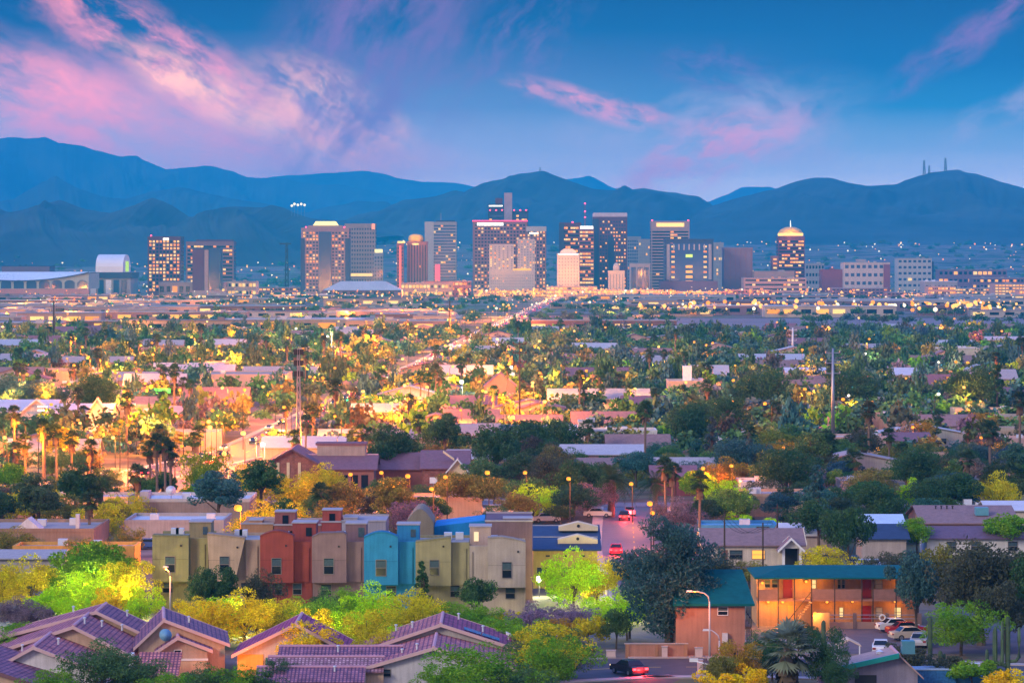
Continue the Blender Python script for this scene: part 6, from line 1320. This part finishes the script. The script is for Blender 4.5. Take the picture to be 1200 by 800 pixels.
# trees of the near town: individuals up to 300, the rest as one mass of treetops
def town_trees():
    r = random.Random(3); near = 0; far = []
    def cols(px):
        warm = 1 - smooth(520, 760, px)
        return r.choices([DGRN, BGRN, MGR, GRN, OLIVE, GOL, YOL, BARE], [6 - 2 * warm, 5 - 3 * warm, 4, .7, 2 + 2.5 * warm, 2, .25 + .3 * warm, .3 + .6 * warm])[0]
    tries = 0; pts = []
    grid = {}
    while tries < 15000:
        tries += 1
        D = math.sqrt(r.uniform(500 ** 2, 1990 ** 2)); px = r.uniform(-60, 1260); x = X(px, D)
        dens = .97 if px > 600 else .6
        if px < 430 and D < 760: dens *= .75
        if D > 1250: dens *= .62
        if r.random() > dens: continue
        w = r.uniform(4.5, 9)
        if not is_clear(x, D, 2.2): continue
        k = (int(x // 5.6), int(D // 7.5))
        if k in grid: continue
        grid[k] = 1; pts.append((D, x, px, w))
    pts.sort()
    for (D, x, px, w) in pts:
        rgb = cols(px); kind = r.choices(['round', 'airy', 'tall', 'big', 'shrub', 'cone'], [6, 2.4, 1.6, .5, 1.0, .5])[0]
        if kind == 'cone': rgb = r.choice([DGRN, BGRN])
        if kind == 'shrub': w = r.uniform(2.5, 5)
        h = w * {'round': .72, 'airy': .66, 'tall': 1.1, 'big': .85, 'shrub': .7, 'cone': 1.5}[kind]
        if kind == 'cone': w *= .7
        if near < 245:
            near += 1; tree(kind, x, D, h, w, tuple(c * r.uniform(.8, 1.25) for c in rgb), CN[rgb] + ' ' + {'round': 'rounded tree', 'airy': 'feathery tree', 'tall': 'tall tree', 'big': 'large tree', 'shrub': 'bush', 'cone': 'narrow conifer'}[kind])
        else: far.append((x, D, h, w, rgb))
    for _ in range(700):       # sparser greenery between the sheds and round the towers
        D = 2000 * (5600 / 2000) ** r.random(); px = r.uniform(-40, 1240); x = X(px, D)
        if seg_dist(x, D, AVENUE) < 14 or (2085 < D < 2640 and px > 745): continue
        w = r.uniform(6, 11); far.append((x, D, w * .62, w, r.choice([DGRN, DGRN, BGRN, MGR, OLIVE])))
    for _ in range(900):
        D = r.choice((2340, 2700, 3080, 3540, 3900, 4120)) + r.uniform(-18, 18); px = r.uniform(-40, 1240); x = X(px, D)
        if seg_dist(x, D, AVENUE) < 14 or mnoise.noise(Vector((px / 70, D, 0))) < -.05: continue
        w = r.uniform(6, 12); far.append((x, D, w * .7, w, r.choice([DGRN, DGRN, BGRN, GOL])))
    for _ in range(700):
        D = r.uniform(5600, 9500); px = r.uniform(-40, 1240); w = r.uniform(12, 26); far.append((X(px, D), D, w * .6, w, r.choice([DGRN, BGRN, MGR])))
    V, Fc, C = [], [], []; tmpl = []
    g = np.random.default_rng(9)
    for k in range(6):
        P, _ = crown_points('round', 300 + k, 1, 1, 190); n = len(P)
        u = g.normal(size=(n, 3)); u /= np.linalg.norm(u, axis=1)[:, None]; q = g.normal(size=(n, 3)); q -= (q * u).sum(1)[:, None] * u; q /= np.linalg.norm(q, axis=1)[:, None]
        s = .075 * g.uniform(.6, 1.5, n)[:, None]; v = np.stack([P - u * s, P + q * s * .7, P + u * s, P - q * s * .7], 1).reshape(-1, 3); v[:, 2] = np.maximum(v[:, 2] - .06, 0); tmpl.append(v)
    off = 0
    for i, (x, y, h, w, rgb) in enumerate(far):
        v = tmpl[i % 6] * np.array([w, w, h * 1.1]); a = (i * 1.7) % 6.28; c_, s_ = math.cos(a), math.sin(a)
        vv = np.stack([v[:, 0] * c_ - v[:, 1] * s_ + x, v[:, 0] * s_ + v[:, 1] * c_ + y, v[:, 2] + ground_z(x, y)], 1); V.append(vv); C.append(np.tile(np.array([*[c * r.uniform(.8, 1.25) for c in rgb], 1.0]), (len(v), 1)))
    V = np.concatenate(V); C = np.concatenate(C); me = bpy.data.meshes.new('distant_treetops'); me.from_pydata(V.tolist(), [], np.arange(len(V)).reshape(-1, 4).tolist())
    at = me.attributes.new('species', 'FLOAT_COLOR', 'POINT'); at.data.foreach_set('color', C.astype(np.float32).ravel()); me.materials.append(attrmat())
    tag(link_mesh('distant_treetops', me), 'mass of distant treetops filling the city behind the nearer trees', 'treetops', kind='stuff')
    print('near trees', near, 'far', len(far))
town_trees()
# ---------------------------------------------------------------- street lamps and other lights
LPOLE = mat((.035, .03, .028), rough=.6, metal=.2)
def lamp_protos():
    b = MB(); b.tube([(0, 0, 0), (0, 0, 7.2)], [.10, .06], 8); pole = b.mesh('pole', LPOLE)
    b = MB(); b.tube([(0, 0, 7.1), (-.5, 0, 7.7), (-1.3, 0, 7.85)], [.055, .045, .04], 6); arm = b.mesh('arm', LPOLE)
    hd = {}
    for k, m in (('s', E_SOD), ('w', E_WARM), ('c', E_COOL)):
        b = MB(); b.lathe([(.08, -.26), (.26, -.2), (.34, 0), (.26, .2), (.08, .26)], 10, (-1.5, 0, 7.75)); hd[k] = b.mesh('lamp_head', m)
    return pole, arm, hd
LP = lamp_protos(); NL = [0]
LCOL = {'s': SODIUM, 'w': WARM, 'c': COOLW}
def street_lamp(x, y, kind='s', h=7.5, power=5000, rz=None, label=None, big=1.0):
    t = empty('street_lamp', (x, y, 0), rz if rz is not None else (NL[0] * 2.1) % 6.28); NL[0] += 1
    k = h / 7.75
    p = link_mesh('pole', LP[0], t); p.scale = (1, 1, k); dz = 7.75 * k - 7.75
    link_mesh('arm', LP[1], t, (0, 0, dz)); hd = link_mesh('lamp_head', LP[2][kind], t)
    hd.scale = (big, big, big); hd.location = (-1.5 + 1.5 * big, 0, 7.75 * k - 7.75 * big)
    if power: point_light(-2.1, -.8, 7.75 * k - .6, power, LCOL[kind], .35, t)
    ph = {'s': 'orange', 'w': 'yellow', 'c': 'white'}[kind] + ' street lamp'
    if label: tag(t, label, 'street lamp', 'street lamps')
    else: auto(t, x, y, h, ph, 'street lamp', 'street lamps')
    return t
def plamp(px, pyl, h=7.5, kind='s', power=5000, big=1.0, label=None):
    """a lamp whose head shows at photo point px, pyl"""
    D = F * (H - h) / (pyl - YH); power *= (1.0 if px < 350 else .6) if D < 800 else 1.2; return street_lamp(X(px, D), D, kind, h, power, math.pi / 2 * .9, label, big)
for a_ in [(282, 594, 7.5, 's', 30000, 1.6), (152, 466, 9, 's', 45000, 2.0), (90, 556, 7, 's', 11000), (413, 555, 7, 's', 8000), (449, 553, 7, 's', 8000), (453, 566, 7, 's', 6000), (480, 557, 7, 's', 9000, 1.2), (508, 572, 8, 's', 9000), (524, 558, 8, 's', 8000), (573, 553, 7, 's', 9000, 1.2), (617, 553, 7, 's', 7000), (668, 560, 8, 's', 8000), (763, 589, 7, 's', 9000, 1.2), (766, 600, 5, 's', 5000), (741, 566, 6, 's', 6000), (792, 544, 7, 's', 9000), (825, 548, 7, 's', 9000), (600, 492, 7, 's', 14000), (135, 512, 6, 'w', 16000, 1.2), (96, 495, 7, 'w', 11000), (8, 512, 6, 'w', 12000, 1.2), (248, 500, 7, 'w', 14000, 1.5), (265, 531, 6, 'w', 9000, 1.3), (287, 507, 7, 'w', 14000, 1.6), (310, 520, 6, 'c', 15000, 1.4), (460, 472, 7, 'w', 16000, 1.4), (542, 447, 8, 'c', 26000, 1.8), (541, 480, 7, 's', 14000), (858, 545, 6, 's', 9000), (919, 524, 6, 's', 9000), (1070, 500, 6, 's', 9000), (1065, 537, 6, 's', 7000), (1150, 512, 6, 's', 10000), (1132, 466, 7, 's', 9000), (1062, 443, 7, 's', 9000), (859, 470, 7, 's', 7000), (995, 463, 7, 'c', 4000), (826, 490, 7, 's', 4000), (775, 472, 7, 's', 14000), (690, 455, 7, 'w', 12000), (745, 455, 7, 'w', 12000), (118, 422, 9, 's', 30000, 1.6), (80, 420, 9, 's', 15000), (160, 424, 9, 's', 15000), (250, 446, 8, 's', 18000, 1.3), (235, 420, 8, 's', 15000), (285, 430, 8, 's', 16000), (380, 420, 8, 's', 18000), (828, 404, 9, 's', 20000, 1.3), (835, 430, 8, 's', 12000), (862, 428, 8, 's', 12000), (941, 428, 8, 's', 15000), (1045, 408, 8, 'w', 18000, 1.2), (1016, 404, 8, 's', 8000), (1100, 424, 8, 'c', 8000), (600, 430, 8, 'c', 22000, 1.6), (640, 420, 8, 'w', 18000, 1.2), (655, 421, 8, 'w', 15000), (625, 448, 8, 'w', 20000, 1.4), (700, 432, 8, 's', 12000), (720, 430, 8, 's', 15000)]: plamp(*a_)
for px_, D_ in ((10, 585), (45, 625), (85, 590), (110, 650), (150, 610), (175, 660), (205, 600), (235, 640), (262, 690), (300, 640), (330, 700), (215, 720), (160, 720), (90, 700), (30, 690), (285, 740), (360, 760), (400, 720), (395, 640), (455, 700)):
    street_lamp(X(px_, D_), D_, 's', 8, 20000)
# avenue lamps in pairs
def avenue_lamps():
    r = random.Random(31); y = 600
    while y < 4700:
        x = float(np.interp(y, [p[1] for p in AVENUE], [p[0] for p in AVENUE]))
        for s in (-1, 1):
            if y > 2300 and s > 0: continue
            street_lamp(x + s * 8.5, y + s * 8, r.choice('sssw'), 9, 10000 + y * 5, 0 if s > 0 else math.pi, None, 1.0 + y / 3500)
        y += 38 + y * .045
avenue_lamps()
def scatter_lamps():
    r = random.Random(77); n = 0
    while n < 215:
        D = 760 * (2600 / 760) ** r.random(); left = r.random() < .68; px = r.uniform(-20, 640) if left else r.uniform(640, 1220)
        x = X(px, D)
        if D > 2080 and px > 740: continue
        if not is_clear(x, D, 1): continue
        n += 1; street_lamp(x, D, r.choices('swc', [8, 3, .4])[0], r.uniform(7.5, 9.5), (9000 + D * 12) * (1.5 if left else .3), None, None, 1 + D / 2600)
scatter_lamps()
# small city lights far off: 280 of them one by one, the remaining glitter as one mass
def far_lights():
    r = random.Random(55); me = {}
    for k, m in (('w', F_WARM), ('s', F_SOD), ('c', F_COOL)):
        b = MB(); b.lathe([(.05, -1), (.7, -.7), (1, 0), (.7, .7), (.05, 1)], 8); me[k] = b.mesh('lamp_globe', m)
    pole = MB(); pole.tube([(0, 0, -9), (0, 0, -.9)], .12, 4); pm = pole.mesh('pole', METAL)
    spots = []
    def near_base(px):  # thick along the foot of the towers
        return r.random() < (1 if 250 < px < 900 else .7)
    for _ in range(620):
        D = 2650 * (5200 / 2650) ** r.random(); px = r.uniform(-20, 1220)
        if near_base(px): spots.append((px, D, r.uniform(6, 12), r.choices('swc', [6, 6, 1.5])[0], r.uniform(.4, 1.0)))
    for _ in range(260):
        px = r.gauss(650, 170); spots.append((px, r.uniform(4000, 4420), r.uniform(4, 12), r.choices('wsc', [6, 5, 1])[0], r.uniform(.7, 1.7)))
    for _ in range(130):
        px = r.uniform(745, 1210); D = r.uniform(2660, 3050); spots.append((px, D, r.uniform(5, 10), r.choices('wsc', [7, 3, 2])[0], r.uniform(.8, 2.0)))
    for _ in range(950):
        D = 5400 * (9300 / 5400) ** r.random() ** .8; px = r.uniform(-20, 1220)
        if mnoise.noise(Vector((px / 90, D / 900, 3))) < -.1 and r.random() < .75: continue
        spots.append((px, D, 8, r.choices('cws', [4, 5, 3])[0], r.uniform(.45, 1.6) * D / 5200))
    for (px, py) in ((345, 241), (349, 242), (353, 241), (357, 242), (342, 243)): spots.append((px, 8860, Z(py, 8860) + 4, 'c', 3.4))
    spots.sort(key=lambda s: -s[4] / s[1]); rest = {'w': MB(), 's': MB(), 'c': MB()}
    for i, (px, D, h, k, s) in enumerate(spots):
        x = X(px, D); z = (ground_z(x, D) + h) if not 8850 < D < 8870 else h
        if i < 200:
            o = link_mesh('lamp', me[k], None, (x, D, z), (s, s, s)); p = link_mesh('pole', pm, o)
            auto(o, x, D, z, {'w': 'small yellow lamp', 's': 'small orange lamp', 'c': 'small white lamp'}[k], 'street lamp', 'far city lamps')
        else: rest[k].lathe([(.05 * s, -s), (s, 0), (.05 * s, s)], 6, (x, D, z))
    for k, nm in (('w', 'yellow'), ('s', 'orange'), ('c', 'white')):
        tag(rest[k].build('distant_city_lights', {'w': F_WARM, 's': F_SOD, 'c': F_COOL}[k]), f'countless {nm} pinpoint lights scattered across the distant city', 'city lights', kind='stuff')
far_lights()
# added fill lights without lamp bodies, washing the foot of the towers
for (px, D, z, p, c_) in [(px, 4380 if 380 < px < 940 else 4150, 9, 130000, WARM if i % 2 else SODIUM) for i, px in enumerate(range(20, 1200, 42))]:
    l = point_light(X(px, D), D, z, p * (1.5 if 460 < px < 860 else .7), c_, 2.0)
for (px, D, z, p, c_) in ((666, 4585, 30, 9000, WARM), (722, 4605, 20, 4000, WARM), (590, 4680, 40, 14000, WARM)): point_light(X(px, D), D, z, p, c_, 2)
r_ = random.Random(8)
for k in range(46):
    D = 2350 + 1750 * r_.random(); point_light(X(r_.uniform(0, 760), D), D, 9, 110000, r_.choice((SODIUM, WARM, WARM)), 1.5)  # added warm fill over the low belt, tied to no lamp
for i_, px_ in enumerate(range(345, 960, 38)): point_light(X(px_, 4540), 4540, 30, 60000, WARM if i_ % 2 else SODIUM, 2)  # second added row of fill, closer to the towers
# near lamp posts at the bottom
def tall_post(label, px, D, h, armlen, lean=-1):
    t = empty('street_lamp', (X(px, D), D, 0), 0, label, 'street lamp', 'street lamps'); m = mat((.55, .50, .48), rough=.5, ns=2, na=.08)
    b = MB(); b.tube([(0, 0, 0), (0, 0, h - 1.0)], [.11, .075], 10); b.build('pole', m, t, True)
    b = MB(); s = lean
    b.tube([(0, 0, h - 1.0), (s * .12, 0, h - .5), (s * .5, 0, h - .18), (s * armlen * .6, 0, h), (s * armlen, 0, h + .02)], [.07, .065, .06, .05, .045], 8); b.build('arm', m, t, True)
    b = MB(); b.hexa([(s * armlen - .32, -.14, h - .06), (s * armlen + .32, -.14, h - .06), (s * armlen + .32, .14, h - .06), (s * armlen - .32, .14, h - .06), (s * armlen - .25, -.1, h + .12), (s * armlen + .25, -.1, h + .12), (s * armlen + .25, .1, h + .12), (s * armlen - .25, .1, h + .12)]); b.build('lamp_head', mat((.6, .6, .58), rough=.5), t)
    if h > 5: point_light(s * armlen, -.1, h - .25, 1100, SODIUM, .15, t)  # sodium light added under a head that itself stays unlit
    b = MB(); b.lathe([(.22, 0), (.24, .3), (.14, .36)], 10); b.build('base', CONC, t)
tall_post('tall unlit lamp post with long arm before the salmon block', 831.5, 343, Z(692.5, 343), 2.0); tall_post('shorter curved lamp post nearer the corner', 843, 333, Z(738, 333), 1.3)
tall_post('thin lamp post in front of the olive townhouse', 199.5, 378, Z(664, 378), .5); tall_post('thin lamp post before the yellow house', 711, 400, Z(668, 400), .4); tall_post('thin pole lamp on the mauve verge', 677, 372, Z(722, 372), .3)
t = empty('street_lamp', (X(632, 409), 409, 0), 0, 'white globe lamp glowing before the yellow house', 'street lamp', 'street lamps'); b = MB(); b.tube([(0, 0, 0), (0, 0, Z(682, 409))], [.06, .045], 6); b.build('pole', BLACK, t)
b = MB(); b.lathe([(.05, -.4), (.3, -.3), (.42, 0), (.3, .3), (.05, .4)], 12, (0, 0, Z(678, 409))); b.build('lamp_head', E_COOL, t, True); point_light(0, -.8, Z(678, 409), 3200, (1, .95, .6), .3, t)
for (px, D, z, p) in ((672, 402, 2.2, 1500), (735, 384, 2.0, 1200), (100, 395, 2.0, 1500), (60, 378, 2.0, 900), (150, 386, 2.0, 900), (285, 368, 1.6, 1100), (412, 372, 1.6, 900), (365, 350, 1.4, 700), (484, 372, 1.8, 700), (700, 405, 2, 900)):
    t = empty('garden_lamp', (X(px, D - 3.4), D - 3.4, 0)); b = MB(); b.tube([(0, 0, 0), (0, 0, 1.0)], .04, 6); b.build('post', BLACK, t); b = MB(); b.lathe([(.03, 0), (.12, .03), (.13, .2), (.03, .26)], 8, (0, 0, 1.0)); b.build('lamp_head', E_WARM, t)
    point_light(0, .1, z + .6, p * 2.2, (1, .85, .25), .3, t); auto(t, X(px, D - 3.4), D - 3.4, 1, 'low garden lamp', 'garden lamp', 'garden lamps')
# sign gantry bar at the corner
t = empty('signal_mast', (X(861, 321), 321, 0), 0, 'dark signal post with a long slanting grey arm at the corner', 'signal'); b = MB(); b.tube([(0, 0, 0), (0, 0, Z(764, 321))], .12, 8); b.build('post', WOODPOLE, t)
b = MB(); b.tube([(0, 0, Z(785, 321)), (-3.7, 2, Z(774, 323))], [.07, .05], 8); b.build('arm', PALEMETAL, t); b = MB(); b.bx(-4.1, -3.3, 1.9, 2.1, Z(775, 323), Z(771, 323)); b.build('lamp_head', WHITE, t)
for (px, D, h, w, lab) in ((779, 344.9, 1.15, .55, 'pale utility box left on the kerb'), (819, 345.1, 1.0, .75, 'wider mauve utility box on the kerb'), (820.5, 330, 1.5, .5, 'tall grey utility cabinet at the street corner'), (716, 345.4, .7, .9, 'low pale utility box near the gate')):
    t = empty('utility_box', (X(px, D), D, 0), 0, lab, 'utility box'); b = MB(); b.bx(-w / 2, w / 2, 0, .5, .12, h); b.build('cabinet', mat((.52, .42, .40), rough=.6, ns=2, na=.12), t); b = MB(); b.bx(-w / 2 - .05, w / 2 + .05, -.05, .55, h, h + .06); b.build('lid', mat((.42, .36, .36), ns=2), t); b = MB(); b.bx(-w / 2 - .06, w / 2 + .06, -.06, .56, .0, .119); b.build('plinth', CONC, t)
for px, yb, yt, lab in ((849, 690, 600, 'dark wooden pole before the ranch house carport'), (894, 690, 612, 'second wooden pole right of the carport pole'), (911, 655, 590, 'dark pole behind the blue ribbed roof'), (738, 748, 694, 'dark post among the lime trees')):
    D = DG(yb); t = empty('utility_pole', (X(px, D), D, 0), 0, lab, 'utility pole'); zt = Z(yt, D); b = MB(); b.tube([(0, 0, 0), (0, 0, zt)], [.14, .09], 7); b.build('pole', WOODPOLE, t); b = MB(); b.bx(-.8, .8, -.05, .05, zt - .6, zt - .48); b.build('cross_arm', WOODPOLE, t)
for (xa, ya, za, xb, yb, zb, lab) in ((849, 690, 602, 894, 690, 614, 'slack wires strung between the carport pole and its neighbour'), (894, 690, 614, 911, 655, 592, 'wires running from the second pole to the pole behind the blue roof')):
    A = Vector((X(xa, DG(ya)), DG(ya), Z(za, DG(ya)) - .4)); B_ = Vector((X(xb, DG(yb)), DG(yb), Z(zb, DG(yb)) - .4)); t = empty('power_line', A, 0, lab, 'power line')
    for off in (-.6, 0, .6):
        b = MB(); b.tube([(B_ - A) * (k / 10) + Vector((off, 0, -1.2 * math.sin(math.pi * k / 10))) for k in range(11)], .022, 4); b.build('wire', BLACK, t)
# street signs and a traffic light
t = empty('road_sign', (X(73, 618), 618, 0), 0, 'green road sign on posts in the orange lit car park', 'road sign'); b = MB(); b.bx(-1.9, 1.9, -.06, 0, Z(573, 618), Z(564, 618)); b.build('panel', mat((.02, .22, .14), rough=.5), t)
for s in (-1, 1): b = MB(); b.tube([(s * 1.2, .06, 0), (s * 1.2, .06, Z(565, 618))], .06, 6); b.build('post', METAL, t)
t = empty('shop_sign', (X(508, 592), 592, 0), 0, 'blank white pole sign before the maroon hall', 'sign'); b = MB(); b.bx(-.65, .65, -.1, .1, Z(566, 592), Z(559, 592)); b.build('panel', mat((.75, .75, .78), rough=.5), t); b = MB(); b.tube([(0, 0, 0), (0, 0, Z(566, 592))], .09, 6); b.build('post', METAL, t)
t = empty('traffic_light', (-58, 1010, 0), 0, 'green traffic light hanging over the avenue', 'traffic light'); zz = Z(470, 1010); t.location.x = X(408, 1010); b = MB(); b.tube([(0, 0, 0), (0, 0, zz)], .12, 6); b.build('pole', METAL, t); b = MB(); b.bx(-.4, .4, -.3, 0, zz - 1.4, zz + .9); b.build('housing', BLACK, t); b = MB(); b.lathe([(.05, -.7), (.6, -.35), (.7, 0), (.6, .35), (.05, .7)], 10, (0, -.6, zz)); b.build('green_lamp', glow((.02, 1, .32), 9), t); point_light(0, -2, zz, 4500, (.05, 1, .4), .3, t)
t = empty('shop_sign', (X(190, 930), 930, 0), 0, 'green lit shop sign behind the palms', 'sign'); zz = Z(458, 930); b = MB(); b.bx(-2.2, 2.2, -.2, .2, zz - .7, zz + .7); b.build('panel', glow((.2, 1, .1), 2.2), t); b = MB(); b.tube([(0, 0, 0), (0, 0, zz - .7)], .15, 6); b.build('post', METAL, t)
# floodlight rig at the left
t = empty('floodlight_mast', (X(50, 800), 800, 0), 0, 'floodlight rig with two rows of white lamps at the left', 'floodlight'); zz = Z(477, 800); b = MB(); b.tube([(0, 0, 0), (0, 0, zz + .6)], .12, 6); b.build('pole', METAL, t)
for k in range(2): b = MB(); b.bx(-1.1, 1.1, -.12, .05, zz - .45 * k * 2, zz - .45 * k * 2 + .35); b.build('lamp_row', E_COOL, t)
# ---------------------------------------------------------------- cars
def car_meshes(paint):
    b = MB()
    lo = [(-2.2, .32), (-2.24, .62), (-2.12, .9), (-1.3, .98), (1.0, .98), (2.05, .84), (2.22, .62), (2.2, .32)]
    b.prism(lo, 'y', -.86, .86)
    b.hexa([(-1.5, -.80, .975), (1.1, -.80, .975), (1.1, .80, .975), (-1.5, .80, .975), (-.95, -.64, 1.43), (.35, -.64, 1.43), (.35, .64, 1.43), (-.95, .64, 1.43)]); body = b.mesh('body', paint)
    g = MB()
    for s in (-1, 1):
        g.poly([(-1.3, s * .795, 1.0), (.95, s * .795, 1.0), (.36, s * .665, 1.38), (-.92, s * .665, 1.38)][::s])
    g.poly([(1.08, -.72, 1.0), (1.08, .72, 1.0), (.41, .60, 1.40), (.41, -.60, 1.40)]); g.poly([(-1.5, .72, 1.0), (-1.5, -.72, 1.0), (-1.0, -.60, 1.40), (-1.0, .60, 1.40)]); glass = g.mesh('window_glass', DARKGLASS)
    return body, glass
def wheel_mesh():
    b = MB(); n = 16
    for y0, y1, r0 in ((-.11, .11, .33),):
        b.lathe([(.02, -.11), (.28, -.11), (.33, -.07), (.33, .07), (.28, .11), (.02, .11)], n)
    return b.mesh('tyre', BLACK)
def rim_mesh():
    b = MB(); b.lathe([(.02, -.12), (.2, -.115), (.2, .115), (.02, .12)], 12); return b.mesh('rim', METAL)
WM, RM = wheel_mesh(), rim_mesh()
def small(name, m, x0, x1, y0, y1, z0, z1): b = MB(); b.bx(x0, x1, y0, y1, z0, z1); return b.mesh(name, m)
TAIL_ON, TAIL_OFF, HEAD_ON, HEAD_OFF = glow((1, .03, .04), 10), mat((.25, .01, .01), rough=.3), glow((1, .74, .36), 4), mat((.7, .7, .68), rough=.2)
LM = {(k, on): [small('headlight' if k == 'h' else 'tail_light', (HEAD_ON if on else HEAD_OFF) if k == 'h' else (TAIL_ON if on else TAIL_OFF), *((2.14, 2.25) if k == 'h' else (-2.27, -2.14)), *sorted((s * .5, s * .82)), .62, .80) for s in (-1, 1)] for k in 'ht' for on in (0, 1)}
PAINTS = {'white': (.70, .70, .70), 'red': (.42, .02, .03), 'silver': (.42, .43, .45), 'black': (.02, .02, .025), 'blue': (.04, .10, .30), 'beige': (.50, .42, .33)}
CARM = {}
def car(x, y, rz, paint, label=None, on=False, parts=True, phrase=None, group='cars'):
    if paint not in CARM: CARM[paint] = car_meshes(mat(PAINTS[paint], rough=.25, ns=2, na=.03, spec=.6))
    t = empty('car', (x, y, .05), rz); bo, gl = CARM[paint]
    link_mesh('body', bo, t); 
    for k in 'ht':
        for me in LM[(k, 1 if on else 0)]: link_mesh(me.name.split('.')[0], me, t)
    if parts:
        link_mesh('window_glass', gl, t)
        for wx in (-1.35, 1.38):
            for s in (-1, 1):
                w = link_mesh('wheel', WM, t, (wx, s * .78, .33)); w.rotation_euler.x = R(90); link_mesh('rim', RM, w)
    if label and on: point_light(-2.6, 0, .7, 900, (1, .03, .03), .3, t)
    if label: tag(t, label, 'car', group)
    else: auto(t, x, y, .7, phrase, 'car', group)
    return t
def pcar(px, py, rz, paint, label=None, on=False, phrase=None): D = DG(py); return car(X(px, D), D, rz, paint, label, on, True, phrase)
car(X(1050, 371), 370.0, R(12), 'white', 'white car parked nose out beside the red one'); car(X(1064, 366), 366.5, R(10), 'red', 'red car parked at the motel, between the white and beige cars'); car(X(1068, 361), 361.5, R(14), 'beige', 'beige car parked in front of the red car'); car(X(1078, 355), 355.5, R(80), 'silver', 'silver car half hidden by the saguaro column')
car(X(1032, 349), 349, R(84), 'white', 'white pickup like car seen end on beside the porch'); car(X(737, 331), 331.0, R(118), 'black', 'dark car with lit red tail lamps on the front street', True)
car(X(738, 543), 543, R(88), 'silver', 'silver car with red tail lamps at the end of the side street', True); car(X(729, 545), 533, R(88), 'black', 'black car with red tail lamps just behind the silver one', True); car(X(722, 470), 470, R(88), 'red', 'red car with lit tail lamps nearest on the side street', True)
for a_ in ((640, 612, R(10), 'white', 'white parked car'), (655, 608, R(5), 'silver', 'silver parked car'), (700, 606, R(0), 'white', 'white parked car'), (40, 600, R(20), 'red', 'red parked car'), (60, 596, R(0), 'white', 'white parked car'), (92, 590, R(0), 'silver', 'silver parked car'), (105, 596, R(10), 'black', 'black parked car'), (28, 588, R(90), 'silver', 'silver parked car'), (430, 606, R(0), 'white', 'white parked car'), (592, 604, R(0), 'white', 'white parked car'), (580, 602, R(5), 'silver', 'silver parked car'), (175, 643, R(0), 'blue', 'blue parked car'), (186, 641, R(0), 'white', 'white parked car'), (1012, 668, R(80), 'silver', 'silver parked car'), (1024, 668, R(85), 'white', 'white parked car'), (410, 640, R(0), 'white', 'white parked car'), (1000, 664, R(85), 'black', 'black parked car')): pcar(*a_[:4], None, False, a_[4])
def traffic():
    r = random.Random(91); y = 640
    while y < 4600:
        x = float(np.interp(y, [p[1] for p in AVENUE], [p[0] for p in AVENUE])); x2 = float(np.interp(y + 5, [p[1] for p in AVENUE], [p[0] for p in AVENUE])); a = math.atan2(5, x2 - x)
        lane = r.choice((-5, -2)) ; t = car(x + lane, y, a + math.pi, r.choice(list(PAINTS)), None, True, y < 1000, 'car with white headlights', 'avenue traffic')
        k = 1 + y / 1400
        for c in t.children:
            if c.name.startswith(('headlight', 'tail_light')): c.scale = (1, 1, min(k, 1.4))
        if r.random() < .7: car(x + r.choice((2, 5)), y + 6, a, r.choice(list(PAINTS)), None, True, y < 1000, 'car with red tail lamps', 'avenue traffic')
        y += r.uniform(10, 30) + y * .012
    for k in range(1, 14): point_light(float(np.interp(700 + k * 130, [p[1] for p in AVENUE], [p[0] for p in AVENUE])) - 3, 700 + k * 130, 2.5, 16000, (1, .42, .08), .5)
traffic()
label_autos()
